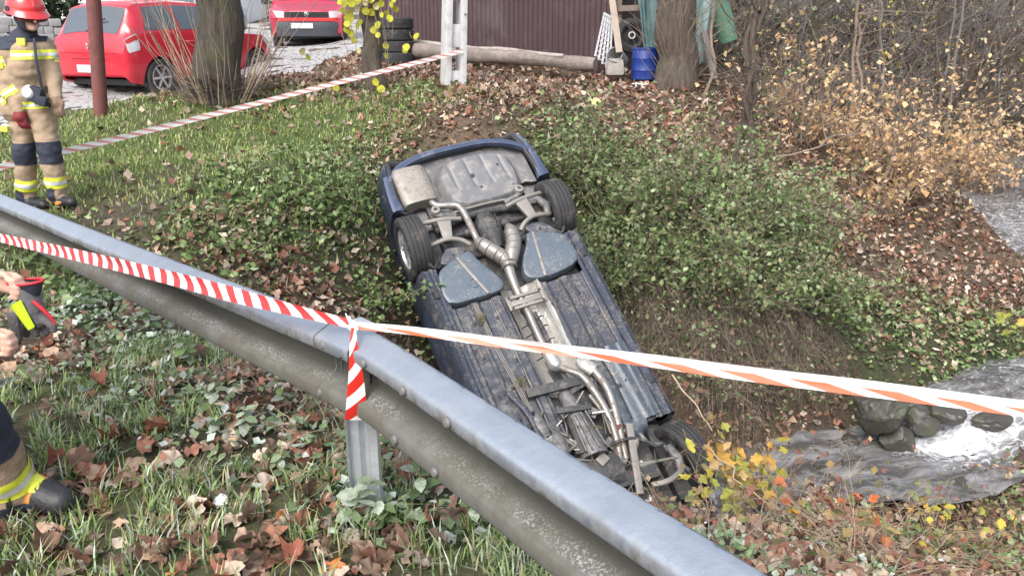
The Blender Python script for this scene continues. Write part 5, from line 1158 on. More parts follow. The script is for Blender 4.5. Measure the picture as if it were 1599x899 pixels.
def build_tree_yellow():
    b = G(584, 140); t = thing('slim_tree', 'slim brown tree trunk with hanging round yellow-green leaves beside the pole', 'tree')
    top = at(578, -60, Y=b.y); trunk('trunk', t, b, top, .135, .12, BARK_B, up=3.5, wob=.015, flare=1.15)
    ms = []
    for k in range(3):
        me = round_leaf_mesh('leaf', k); me.materials.append(one_leaf_mat('leaf_lime_%d' % k, [(.42, .44, .04), (.50, .46, .05), (.42, .38, .16)][k], [(.52, .48, .05), (.40, .44, .05), (.52, .44, .26)][k], .35)); ms.append(me)
    def vine(px0, py0, px1, py1, yo):
        a = at(px0, py0, Y=b.y + yo); e = at(px1, py1, Y=b.y + yo - .05); m = (a + e) / 2 + Vector((random.gauss(0, .05), 0, 0)); P = catmull([a, m, e], 5); mb = MB(); mb.tube(P, .004, 4, cap=False); mb.build('tendril', TWIG, t); return P
    vs = [vine(545, -20, 552, 60, -.25), vine(560, -25, 545, 90, -.3), vine(600, -20, 612, 60, -.2), vine(612, -20, 606, 45, -.22), vine(566, -10, 556, 110, -.28), vine(590, -20, 603, 100, -.2), vine(575, -15, 570, 60, -.3), vine(600, 40, 608, 110, -.2), vine(640, 50, 655, 66, -.1), vine(585, 20, 592, 70, -.28)]
    spots = [(535, 8), (553, 3), (557, 20), (540, 12), (569, 10), (580, 5), (586, 16), (548, 35), (538, 22), (543, 33), (556, 42), (559, 47), (543, 52), (546, 58), (583, 53), (592, 45), (596, 28), (604, 26), (612, 20), (616, 12), (617, 4), (553, 68), (557, 84), (604, 77), (602, 92), (649, 62), (634, 80), (633, 84), (577, 0), (530, 0), (565, -8), (600, -6), (590, 0), (570, 24), (594, 12), (586, 135), (526, 143), (594, 146), (483, 95), (478, 86), (551, 12), (560, 8), (545, 42), (571, 2), (581, 26), (590, 60), (607, 35), (548, 26)]
    for px, py in spots:
        p = at(px + random.gauss(0, 2), py, Y=b.y - random.uniform(.16, .32)); k = 0 if random.random() < .5 else (1 if random.random() < .5 else 2)
        put_leaf(ms[k], None, t, p, random.uniform(.075, .115), (R(random.uniform(55, 115)), R(random.uniform(-25, 25)), R(random.uniform(-40, 40))))
build_tree_yellow()
def build_tree_right():
    b = G(1056, 134); t = thing('leaning_tree', 'stout bare tree trunk standing between the teal tarpaulin and hanging plastic strips', 'tree')
    trunk('trunk', t, b, at(1060, -60, Y=b.y), .30, .25, BARK_B, up=4.0, wob=.03, flare=1.25)
    for k in range(34):
        a = random.uniform(math.pi, 2 * math.pi); p = b + Vector((math.cos(a) * .28, math.sin(a) * .28, random.uniform(0, 1.1))); mb = MB(); r0 = random.uniform(.004, .008)
        mb.tube(grow(p, (math.cos(a) * .6, math.sin(a) * .5, .9), random.uniform(.5, 1.3), .006, 6, .1), [r0 * (1 - .1 * i) for i in range(7)], 4, cap=False); mb.build('shoot', TWIG, t)
build_tree_right()
def thin_tree(px, py, pxt, r, label, m=TWIGD, h=None, stems=1, leaves=40, cols=((.42, .36, .05), (.40, .30, .16), (.34, .24, .14)), kids=5, name='thin_tree', up=2.5, depth=2, size=.06):
    b = G(px, py); t = thing(name, label, 'tree'); tips = []
    for s in range(stems):
        bb = b + Vector((random.gauss(0, .06) * (stems > 1), random.gauss(0, .06) * (stems > 1), -.1)); top = at(pxt + random.gauss(0, 10) * (stems > 1), -80, Y=b.y); d = top - bb; pts = [bb + d * (k / 8) + Vector((random.gauss(0, .03), random.gauss(0, .03), 0)) for k in range(9)] + [top + d.normalized() * up * .5, top + d.normalized() * up]
        mb = MB(); P = catmull(pts, 2); mb.tube(P, [r * (1 - .5 * i / len(P)) for i in range(len(P))], 8, jag=.08); mb.build('trunk' if s == 0 else 'stem', m, t)
        mb = MB()
        for k in range(kids * 3):
            i = random.randint(3, len(P) - 1); branchy(P[i], (random.gauss(0, 1), random.gauss(0, .8), random.uniform(.1, .9)), random.uniform(.5, 1.3), r * .25, depth - 1, mb, tips, 5, .14, 3, .9, .6, 0, 4)
        o = mb.build('branches', m, t, fix=False); o['kind'] = 'stuff'
    if leaves: leaf_cloud('foliage', along(tips, leaves, .02), size, cols, t, OVATE, (-.8, .6))['kind'] = 'stuff'
    return t
thin_tree(1165, 268, 1186, .042, 'thin dark leafless tree rising from the bank right of the overturned car', BARK_B, stems=3, leaves=60)
thin_tree(1268, 150, 1278, .085, 'dark slender trunk among the shrubs beyond the leaf-covered bank', BARK_D, leaves=50)
thin_tree(1330, 175, 1345, .03, 'very thin sapling with sparse pale leaves left of the orange shrub', TWIG, leaves=70, stems=2)
thin_tree(1100, 150, 1128, .025, 'thin sapling with a few pale leaves beside the grey leaning prop', TWIG, leaves=60)

# junk between fence and tree -------------------------------------------------
def build_junk():
    z0 = .9
    # lattice of grey slats leaning on the fence end: every slat a part
    t = thing('wire_lattice', 'grey metal lattice panel leaning against the end of the fence', 'lattice'); m = mat('lattice_grey', (.42, .42, .44), .5, .4, .25, 20)
    a0, a1, b0, b1 = at(929, 88, Y=13.5), at(952, 112, Y=13.35), at(944, 20, Y=13.75), at(956, 26, Y=13.6)
    for k in range(5):
        q = k / 4; mb = MB(); mb.bar(a0.lerp(a1, q), b0.lerp(b1, q), .03, .012, (0, 1, 0)); mb.build('slat', m, t)
    for k in range(9):
        q = .05 + .9 * k / 8; mb = MB(); mb.bar(a0.lerp(b0, q), a1.lerp(b1, q), .03, .012, (0, 0, 1)); mb.build('crossbar', m, t)
    mb = MB(); mb.bar(at(953, -20, Y=13.4), at(967, 82, Y=13.1), .10, .03, (0, 1, 0)); o = mb.build('plank', mat('grey_timber', (.34, .28, .24), .85, 0, .3, 12, bump=.3)); tag(o, 'weathered grey plank leaning beside the lattice panel', 'plank')
    # lean-to shelter with dark back
    t = thing('shelter', 'dark open lean-to shelter with timber rails behind the junk', 'shelter'); dk = mat('shelter_boards', (.055, .048, .045), .9, 0, .4, 8); tb = mat('old_timber', (.22, .17, .14), .9, 0, .35, 10, bump=.4)
    p0, p1 = at(948, 118, Y=15.0), at(1125, 128, Y=15.0)
    for k in range(9):
        a = p0.lerp(p1, k / 9); b = p0.lerp(p1, (k + .96) / 9); c = (a + b) / 2; mb = MB(); mb.box((c.x, c.y + .01 * (k % 2), 2.0), ((b - a).length, .025, 2.6)); mb.build('board', dk, t)
    for py in (14, 38):
        mb = MB(); mb.bar(at(965, py, Y=14.2), at(1005, py - 2, Y=14.2), .06, .09); mb.build('rail', tb, t)
    for px in (962, 1098):
        q = at(px, 118, Y=14.3); mb = MB(); mb.box((q.x, q.y, 1.9), (.09, .09, 2.6)); mb.build('post', tb, t)
    mb = MB(); mb.box(((p0.x + p1.x) / 2, 14.5, 3.15), ((p1 - p0).length + .3, 1.5, .06)); mb.build('roof', dk, t)
    # old wheel with a white ring
    c = at(985, 56, Y=13.9); mb = MB(); pr = [(.16, -.07), (.2, -.09), (.27, -.07), (.28, 0), (.27, .07), (.2, .09), (.16, .07), (.16, -.07)]
    t = thing('old_wheel', 'black wheel with a small pale ring hanging in the shelter', 'wheel', c)
    mb.lathe(pr, (0, 0, 0), (0.2, -1, .1), 28, cap=False); mb.build('tyre', M_TYRE, t); mb = MB(); mb.lathe([(.15, -.02), (.05, .0), (.05, .03), (.035, .03), (.03, 0)], (0, 0, 0), (.2, -1, .1), 20); mb.build('hub', M_DARK, t)
    mb = MB(); mb.lathe([(.05, .05), (.062, .06), (.05, .07), (.04, .06), (.05, .05)], (0, 0, 0), (.2, -1, .1), 20, cap=False); mb.build('ring', mat('pale_ring', (.6, .6, .6), .5), t)
    # blue drum
    c = at(1006, 122, Y=13.2); t = thing('blue_drum', 'bright blue plastic drum at the foot of the tree', 'drum', (c.x, c.y, c.z - .03)); bl = mat('blue_plastic', (.012, .035, .20), .4, 0, .15, 6, dirt=(.05, .06, .2), dirt_amt=.4)
    mb = MB(); r = .21; mb.lathe([(r * .9, 0), (r, .02), (r, .14), (r * 1.03, .155), (r, .17), (r, .32), (r * 1.03, .335), (r, .35), (r, .46), (r * .93, .49), (r * .9, .49), (r * .88, .40)], n=28); mb.build('drum_body', bl, t)
    mb = MB(); mb.lathe([(r * 1.0, .455), (r * 1.05, .465), (r * 1.05, .485), (r, .495)], n=28, cap=False); mb.build('rim', bl, t)
    # grey bucket lying on its side and dark box
    c = at(966, 92, Y=13.3); t = thing('grey_bucket', 'grey bucket tipped on its side beside the blue drum', 'bucket', c); mb = MB(); mb.lathe([(.10, -.12), (.11, -.12), (.145, .13), (.15, .13), (.15, .14), (.135, .14), (.10, -.1)], axis=(-.5, -.6, .35), n=20); mb.build('bucket_body', mat('bucket_grey', (.22, .21, .22), .5), t)
    mb = MB(); mb.tube(catmull([(-.1, -.16, .1), (-.2, -.25, .0), (-.02, -.2, -.06)], 4), .006, 5); mb.build('handle', M_DARK, t)
    c = at(960, 112, Y=13.2); mb = MB()
    mb.box((0, 0, .12), (.3, .25, .26), taper=.85); o = mb.build('rubble_sack', mat('dusty_sack', (.30, .28, .26), .9, 0, .3, 12, bump=.6), bevel=.06, loc=(c.x, c.y, c.z - .05)); tag(o, 'dusty pale sack of rubble under the lattice panel', 'sack')
    # tarps: teal sheet with vertical folds, left of the trunk
    def sheet(name, label, pts4, mat_, folds, amp, nu=30, nv=24, cat='tarpaulin'):
        a, b, c_, d = pts4; mb = MB()
        def fn(u, v):
            p = a.lerp(b, u).lerp(d.lerp(c_, u), v); return p + Vector((.02 * math.sin(v * 5 + u * 7), -amp * (math.sin(u * folds + v * 1.6) + .4 * math.sin(u * folds * 2.3 + 1)), .015 * math.sin(u * folds)))
        mb.grid(fn, nu, nv); me = mb.mesh(name, 60); o = link(name, me, mat_); return tag(o, label, cat)
    teal = mat('teal_tarp', (.085, .16, .165), .5, 0, .2, 5, bump=.1, dirt=(.16, .21, .21), dirt_amt=.3); pale = mat('pale_teal_film', (.27, .38, .38), .35, 0, .25, 8); grn = mat('green_tarp', (.075, .17, .115), .5, 0, .25, 6, dirt=(.26, .30, .24), dirt_amt=.3)
    sheet('tarpaulin', 'dark teal tarpaulin hanging in folds left of the stout tree', (at(990, -20, Y=13.4), at(1050, -20, Y=13.3), at(1048, 92, Y=13.3), at(1008, 84, Y=13.4)), teal, 14, .05)
    sheet('plastic_strip', 'pale teal plastic strip hanging right of the stout tree', (at(1084, -20, Y=13.1), at(1110, -20, Y=13.1), at(1100, 98, Y=13.1), at(1086, 100, Y=13.1)), pale, 9, .03, 14)
    sheet('plastic_strip', 'bluish plastic strip hanging beside the green rolled tarpaulin', (at(1100, -20, Y=13.3), at(1117, -20, Y=13.3), at(1104, 82, Y=13.3), at(1098, 80, Y=13.3)), pale, 7, .03, 14)
    a, b, c_ = at(1108, -25, Y=13.5), at(1125, 20, Y=13.45), at(1138, 66, Y=13.4); mb = MB(); P = catmull([a, b, c_], 6); mb.tube(P, [.205 - .005 * i for i in range(len(P))], 14, jag=.05); o = mb.build('rolled_tarpaulin', grn, angle=70); tag(o, 'green rolled tarpaulin sagging beside the plastic strips', 'tarpaulin')
    mb = MB(); mb.tube([at(1098, 50, Y=13.1), at(1108, 90, Y=13.0), at(1116, 124, Y=12.9)], [.05, .055, .06], 10, jag=.05); o = mb.build('prop', mat('grey_prop', (.20, .18, .175), .9, 0, .3, 10, bump=.4)); tag(o, 'grey wooden prop leaning under the plastic strips', 'prop')
    # litter
    p = G(994, 137); mb = MB(); mb.grid(lambda u, v: Vector((-.1 + .2 * u, -.05 + .1 * v, .03 + .02 * math.sin(u * 3))), 6, 3); o = mb.build('paper_scrap', mat('white_paper', (.75, .75, .75), .8, 0, .05), loc=p); o.rotation_euler = (R(25), 0, R(-12)); tag(o, 'small white scrap of paper on the leaves by the blue drum', 'litter')
    p = G(929, 165); mb = MB(); mb.lathe([(.02, .01), (.07, .012), (.08, .0), (.075, -.012)], (0, 0, .05), (0, -.6, 1), 18); o = mb.build('yellow_litter', mat('pale_yellow', (.68, .60, .22), .5, 0, .12), loc=p); tag(o, 'round pale yellow lid lying on the brown leaves above the car', 'litter')
build_junk()
def build_far_left():
    # dark hedge and a low stone wall behind the hatchback
    b = at(92, 60, Y=24); b = Vector((b.x, b.y, gz(b.x, b.y))); t = thing('dark_hedge', 'dark evergreen bush at the end of the street behind the hatchback', 'bush'); n = 3500
    v = rng.normal(0, 1, (n, 3)); v /= np.linalg.norm(v, axis=1)[:, None]; v *= (rng.uniform(.4, 1, n) ** .5)[:, None]; pos = v * np.array([1.1, .9, 1.7]) + np.array([b.x - .2, b.y, b.z + 1.75])
    leaf_cloud('foliage', pos, .16, [(.03, .05, .025), (.02, .04, .02), (.05, .07, .03)], t)['kind'] = 'stuff'
    mb = MB(); mb.tube([b, b + Vector((0, 0, 2.4))], [.09, .03], 8); mb.build('trunk', TWIGD, t)
    t = thing('stone_wall', 'low grey stone wall along the far side of the street', 'wall'); sm = mat('wall_stone', (.34, .33, .325), .9, 0, .3, 6, bump=.5)
    w0, w1 = at(-80, 66, Y=21), at(84, 62, Y=23)
    random.seed(5); L = (w1 - w0).length; d = (w1 - w0).normalized(); 
    for row in range(3):
        x = 0
        while x < L:
            l = random.uniform(.25, .5); c = w0 + d * (x + l / 2); mb = MB(); mb.box((0, 0, 0), (l * .96, .3, .2)); o = mb.build('stone', sm, t, bevel=.03); o.location = (c.x, c.y, gz(c.x, c.y) + .1 + row * .21); o.rotation_euler = (0, random.uniform(-.03, .03), math.atan2(d.y, d.x)); x += l
    # pale house wall far behind, with window openings
    t = thing('pale_house', 'pale rendered house wall far behind the parked cars', 'house'); hm = mat('render_white', (.72, .71, .70), .85, 0, .06, 2)
    c = at(210, 40, Y=36); zb = gz(c.x, c.y) - .5; mb = MB(); mb.box((c.x, c.y + 2, zb + 3), (9, 4, 6)); mb.build('wall', hm, t)
    for k in range(3):
        mb = MB(); mb.box((c.x - 3 + 3 * k, c.y - .02, zb + 3.2), (1.1, .06, 1.4)); w_ = mb.build('window', M_GLASS, t); mb = MB()
        for sx in (-.58, 0, .58): mb.box((c.x - 3 + 3 * k + sx, c.y - .06, zb + 3.2), (.07, .05, 1.5))
        mb.build('frame', hm, w_)
    mb = MB(); mb.prism([(-2.6, 0), (2.6, 0), (0, 2.2)], -4.8, 4.8, Matrix.Translation((c.x, c.y + 2, zb + 6)) @ Matrix.Rotation(R(90), 4, 'Z') @ Matrix.Rotation(R(90), 4, 'X')); mb.build('roof', mat('roof_tiles', (.2, .09, .07), .8), t)
build_far_left()
# ------------------------------------------------------------------ people: one continuous sculpted body, clothing as children
def sculpt(name, caps, voxel, mats, parent, smooth=6, folds=.0, fold_f=9.0):
    """caps: (p0, p1, r0, r1, material slot). Union of tapered capsules -> voxel remesh -> smooth -> slots by nearest capsule."""
    mb = MB()
    for p0, p1, r0, r1, k in caps:
        p0, p1 = Vector(p0), Vector(p1); d = (p1 - p0); L = max(d.length, 1e-4); pr = []
        for i in range(7): a = -math.pi / 2 + (math.pi / 2) * i / 6; pr.append((max(r0 * math.cos(a), 1e-4), r0 * math.sin(a)))
        for i in range(7): a = (math.pi / 2) * i / 6; pr.append((max(r1 * math.cos(a), 1e-4), L + r1 * math.sin(a)))
        mb.lathe(pr, p0, d, 16)
    me = mb.mesh(name + '_raw'); o = bpy.data.objects.new('tmp', me); COL.objects.link(o)
    m = o.modifiers.new('r', 'REMESH'); m.mode = 'VOXEL'; m.voxel_size = voxel; m.use_smooth_shade = True
    s = o.modifiers.new('s', 'SMOOTH'); s.iterations = smooth; s.factor = .5
    dg = bpy.context.evaluated_depsgraph_get(); out = bpy.data.meshes.new_from_object(o.evaluated_get(dg)); bpy.data.objects.remove(o); out.name = name
    n = len(out.vertices); co = np.zeros(n * 3, np.float32); out.vertices.foreach_get('co', co); co = co.reshape(-1, 3).astype(float)
    best = np.full(n, 1e9); slot = np.zeros(n, int)
    for p0, p1, r0, r1, k in caps:
        a = np.array(p0, float); b = np.array(p1, float); ab = b - a; t = np.clip(((co - a) @ ab) / max(ab @ ab, 1e-9), 0, 1); d = np.linalg.norm(co - a - t[:, None] * ab, axis=1) - (r0 + (r1 - r0) * t); q = d < best - 1e-4; best = np.where(q, d, best); slot = np.where(q, k, slot)
    if folds:
        nr = np.zeros(n * 3, np.float32); out.vertices.foreach_get('normal', nr); nr = nr.reshape(-1, 3)
        am = np.array([mnoise.noise(Vector((p[0] * fold_f * .7, p[1] * fold_f * .7, p[2] * fold_f * 1.3))) + .5 * mnoise.noise(Vector((p[0] * fold_f * 2, p[1] * fold_f * 2, p[2] * fold_f * 2.6 + 7))) for p in co])
        co = co + nr * (am * folds * (slot < 1))[:, None]; out.vertices.foreach_set('co', co.astype(np.float32).ravel())
    out.materials.clear()
    for q in mats: out.materials.append(q)
    mi = []
    for p in out.polygons: mi.append(int(np.bincount(slot[list(p.vertices)]).argmax()))
    out.polygons.foreach_set('material_index', mi); out.polygons.foreach_set('use_smooth', [True] * len(out.polygons)); out.update()
    return link(name, out, None, parent)
def band(name, body, p, axis, t0, t1, rad, off, mat_, parent, test=None):
    """a strip of cloth lying on the body between two planes across an axis"""
    bm = bmesh.new(); bm.from_mesh(body.data); p = Vector(p); ax = Vector(axis).normalized()
    bmesh.ops.delete(bm, geom=[f for f in bm.faces if (f.calc_center_median() - p - ax * (f.calc_center_median() - p).dot(ax)).length > rad or not (t0 - .05 < (f.calc_center_median() - p).dot(ax) < t1 + .05) or (test and not test(f.calc_center_median()))], context='FACES')
    bmesh.ops.bisect_plane(bm, geom=bm.verts[:] + bm.edges[:] + bm.faces[:], plane_co=p + ax * t0, plane_no=ax, clear_inner=True)
    bmesh.ops.bisect_plane(bm, geom=bm.verts[:] + bm.edges[:] + bm.faces[:], plane_co=p + ax * t1, plane_no=ax, clear_outer=True)
    bm.normal_update()
    for v in bm.verts: v.co = v.co + v.normal * off
    me = bpy.data.meshes.new(name); bm.to_mesh(me); bm.free(); me.polygons.foreach_set('use_smooth', [True] * len(me.polygons))
    me.materials.clear(); me.materials.append(mat_); me.polygons.foreach_set('material_index', [0] * len(me.polygons)); return link(name, me, None, parent)
SUIT = mat('turnout_cloth', (.33, .245, .165), .85, 0, .18, 14, bump=.25, bscale=90, dirt=(.27, .20, .135), dirt_amt=.4, dirt_scale=6)
SKIN = mat('skin', (.56, .34, .26), .5, 0, .08, 10); BOOT = mat('boot_rubber', (.022, .022, .026), .5, 0, .3, 20, bump=.2); REDGLOVE = mat('red_glove', (.20, .025, .03), .7, 0, .25, 14); NAVY = mat('navy_patch', (.022, .027, .045), .75, 0, .25, 18, bump=.2)
HIVIS = mat('hivis_yellow', (.66, .70, .06), .5, 0, .1, 20); SILVER = mat('reflective_silver', (.66, .67, .66), .35, .3, .1, 30); HELM = mat('helmet_red', (.62, .025, .028), .22, 0, .06, 4, coat=.6); BOOTO = mat('boot_tan', (.55, .25, .06), .6, 0, .2, 12)
def stripe(body, p, axis, t, rad, parent, w=.055, off=.004, test=None):
    band('reflective_stripe', body, p, axis, t - w / 2, t + w / 2, rad, off, HIVIS, parent, test); band('reflective_stripe', body, p, axis, t - w / 6, t + w / 6, rad, off + .003, SILVER, parent, test)
def build_firefighter():
    b = G(66, 331); sc = 1.0; k = .00572; kz = .00585; Yb = 7.08; b = Vector((at(66, 328, Y=Yb).x, Yb, gz(at(66, 328, Y=Yb).x, Yb)))
    t = thing('person', 'firefighter in tan turnout suit and red helmet standing on the lawn looking down', 'person', b)
    def Q(px, py, y=0.0):
        v = at(px, py, Y=Yb + y) - b; return v
    b.z = at(66, 333, Y=Yb).z
    hipL, hipR, kL, kR, aL, aR = Q(38, 182, .02), Q(64, 182, -.02), Q(40, 248, -.02), Q(80, 246, -.08), Q(44, 318, .02), Q(92, 314, -.06)
    sL, sR, eL, eR, wL, wR = Q(8, 84, -.04), Q(72, 82, .06), Q(4, 135, -.08), Q(86, 130, .02), Q(32, 180, -.16), Q(88, 162, -.10)
    caps = [(hipL, kL, .118, .088, 0), (kL, aL, .090, .080, 0), (hipR, kR, .118, .09, 0), (kR, aR, .092, .082, 0), (hipL, hipR, .125, .125, 0), (Q(46, 170, 0), Q(44, 130, .0), .165, .175, 0), (Q(34, 130, -.02), Q(56, 128, .03), .15, .15, 0), (Q(28, 95, -.02), Q(58, 93, .04), .145, .14, 0), (Q(42, 118, -.05), Q(44, 95, -.05), .145, .13, 0),
            (sL, sR, .085, .085, 0), (Q(40, 72, .0), Q(44, 62, -.01), .10, .075, 0), (Q(30, 176), Q(62, 176), .15, .145, 0),
            (sL, eL, .083, .068, 0), (eL, wL, .068, .052, 0), (sR, eR, .08, .066, 0), (eR, wR, .066, .05, 0),
            # boots
            (aL, Q(48, 326, -.03), .07, .055, 3), (Q(46, 327, -.02), Q(70, 329, -.10), .052, .045, 3), (aR, Q(94, 323, -.08), .07, .056, 3), (Q(93, 325, -.07), Q(113, 325, -.16), .053, .046, 3),
            # neck, head
            (Q(43, 66, -.01), Q(46, 52, -.03), .06, .06, 1), (Q(44, 38, -.02), Q(47, 46, -.05), .092, .078, 1), (Q(55, 42, -.13), Q(57, 45, -.145), .014, .017, 1), (Q(52, 53, -.09), Q(54, 54, -.10), .035, .03, 1)]
    # gloved hands: palm and five curled fingers
    def hand(w_, d, slot, out):
        w_ = Vector(w_); d = Vector(d).normalized(); s, u, _ = frame(d, (0, 1, 0)); c = w_ + d * .06; caps.append((w_, c, .045, .05, slot))
        for i in range(4):
            f0 = w_ + d * .09 + s * (.033 - .022 * i); f1 = f0 + d * (.045 - .004 * abs(i - 1)) + u * .01; f2 = f1 + d * .025 - u * -.035; caps.append((f0, f1, .0145, .0135, slot)); caps.append((f1, f2, .0135, .012, slot))
        caps.append((w_ + d * .03 + s * out * .04, w_ + d * .075 + s * out * .062, .018, .015, slot)); caps.append((w_ + d * .075 + s * out * .062, w_ + d * .105 + s * out * .045 + u * .02, .014, .012, slot))
    hand(wL, Q(38, 200) - Q(32, 180) + Vector((0, -.02, 0)), 2, -1); hand(wR, Vector((.25, -.5, -.8)), 4, 1)
    body = sculpt('body', caps, .011, [SUIT, SKIN, REDGLOVE, BOOT, mat('tan_glove', (.20, .13, .09), .8, 0, .25, 15)], t, 4, .015, 9)
    for a, c, q in ((aL, kL, .32), (aR, kR, .32)):
        d = (Vector(c) - Vector(a)); stripe(body, a, d, d.length * q, .14, t, .10)
    d = eL - sL; stripe(body, sL, d, d.length * .42, .125, t, .075, test=lambda p: p.x < Q(22, 0).x); d = wL - eL; stripe(body, eL, d, d.length * .52, .11, t, .075, test=lambda p: p.z < Q(0, 140).z + .12)
    d = eR - sR; stripe(body, sR, d, d.length * .45, .12, t, .07, test=lambda p: p.x > Q(68, 0).x)
    stripe(body, Q(44, 95), (0, 0, 1), 0, .36, t, .075, test=lambda p: Q(20, 0).x < p.x < Q(70, 0).x and p.y < .08); stripe(body, Q(44, 172), (0, 0, 1), 0, .3, t, .06, test=lambda p: p.x > Q(24, 0).x)
    for a, h in ((kL, .14), (kR, .13)): band('knee_pad', body, a, (0, 0, 1), -.10, .09, .14, .005, NAVY, t, test=lambda p, a=a: p.y < a.y + .03)
    for a, c in ((aL, kL), (aR, kR)): band('shin_patch', body, a, Vector(c) - Vector(a), -.04, .09, .14, .004, NAVY, t, test=lambda p, a=a: p.x < a.x + .02 and p.y < a.y + .04)
    band('trouser_cuff_toe', body, aR, (0, 0, 1), -.075, -.035, .14, .003, BOOTO, t, test=lambda p: p.x > aR.x)
    band('shoulder_yoke', body, sL, (0, 0, 1), -.02, .12, .17, .004, NAVY, t, test=lambda p: p.x < Q(28, 0).x); band('hood_collar', body, Q(42, 66), (0, 0, 1), -.05, .045, .16, .008, NAVY, t); band('hood_back', body, Q(42, 66), (0, 0, 1), .03, .2, .16, .008, NAVY, t, test=lambda p: p.x < Q(45, 0).x)
    # badges, zip, radio and hose camera on the chest
    def plate(name, c, sx, sz, m, ny=-.0, d=.02, rz=0):
        mb = MB(); mb.box((0, 0, 0), (sx, d, sz)); o = mb.build(name, m, t, bevel=.006, loc=c); o.rotation_euler = (R(-6), 0, rz); return o
    plate('name_badge', Q(35, 76, -.145), .075, .06, HIVIS, rz=R(-12)); plate('name_badge', Q(9, 211, -.13), .07, .05, HIVIS, rz=R(-15)); plate('name_badge', Q(3, 112, -.13), .06, .06, HIVIS, rz=R(-20))
    mb = MB(); mb.tube(catmull([Q(55, 70, -.13), Q(58, 100, -.185), Q(63, 130, -.19), Q(70, 155, -.17), Q(80, 178, -.14)], 5), .011, 6, flat=.6); mb.build('strap', NAVY, t)
    mb = MB(); mb.box((0, 0, 0), (.10, .07, .13)); mb.box((.06, -.01, -.03), (.09, .06, .08)); o = mb.build('radio', NAVY, t, bevel=.012, loc=Q(58, 158, -.2)); o.rotation_euler = (0, R(20), 0)
    mb = MB(); mb.lathe([(.02, -.03), (.055, -.02), (.06, .0), (.045, .02), (.03, .022)], axis=(-.2, -1, .2), n=20); mb.build('camera_lens', mat('pale_grey_plastic', (.5, .5, .5), .4), t, loc=Q(46, 154, -.215))
    # helmet: shell with brim, comb, ear boss and raised visor edge
    c = Q(41, 27, -.02); fd = Vector((.80, -.60, 0)).normalized(); sd = Vector((-fd.y, fd.x, 0)); h = bpy.data.objects.new('helmet', None); COL.objects.link(h); h.parent = t; h.location = c; h.rotation_euler = (R(10), R(12), 0)
    mb = MB()
    def hs_(u, v):
        a = 2 * math.pi * u; e = v * math.pi * .56; r_ = math.sin(e); f = math.cos(a); brim = 1 + .18 * max(0, v - .86) / .14 * (1 + .5 * max(0, f)) ; return fd * (.172 * r_ * f * brim + .012) + sd * (.140 * r_ * math.sin(a) * brim) + Vector((0, 0, .02 + .165 * math.cos(e) - .05 * max(0, v - .86) / .14 * (f < -.2)))
    mb.grid(hs_, 40, 22); mb.build('shell', HELM, h, 50)
    mb = MB(); mb.tube([fd * (.172 * math.sin(a) + .012) + Vector((0, 0, .03 + .168 * math.cos(a))) for a in np.linspace(-1.3, 1.3, 16)], .014, 8, flat=.6); mb.build('comb', HELM, h)
    mb = MB(); mb.lathe([(.045, -.01), (.042, .015), (.02, .02)], -sd * .135 + Vector((0, 0, .0)) + fd * .02, -sd, 16); mb.build('ear_boss', NAVY, h)
    mb = MB(); mb.grid(lambda u, v: fd * (.178 * math.cos((u - .5) * 1.9) + .02) + sd * (.15 * math.sin((u - .5) * 1.9)) + Vector((0, 0, -.01 - .035 * v)), 16, 3); mb.build('visor', mat('visor_smoke', (.10, .03, .03), .1), h)
    for s in (-1, 1): mb = MB(); mb.lathe([(.001, .004), (.009, .002), (.011, 0)], Q(51, 39.5, -.115) + sd * (.022 * s) + Vector((0, 0, 0)), fd, 10); mb.build('eye', NAVY, t)
    mb = MB(); mb.tube([Q(54, 50, -.132), Q(56, 50.4, -.128)], .006, 6); mb.build('mouth', mat('lips', (.35, .14, .12), .5), t)
build_firefighter()
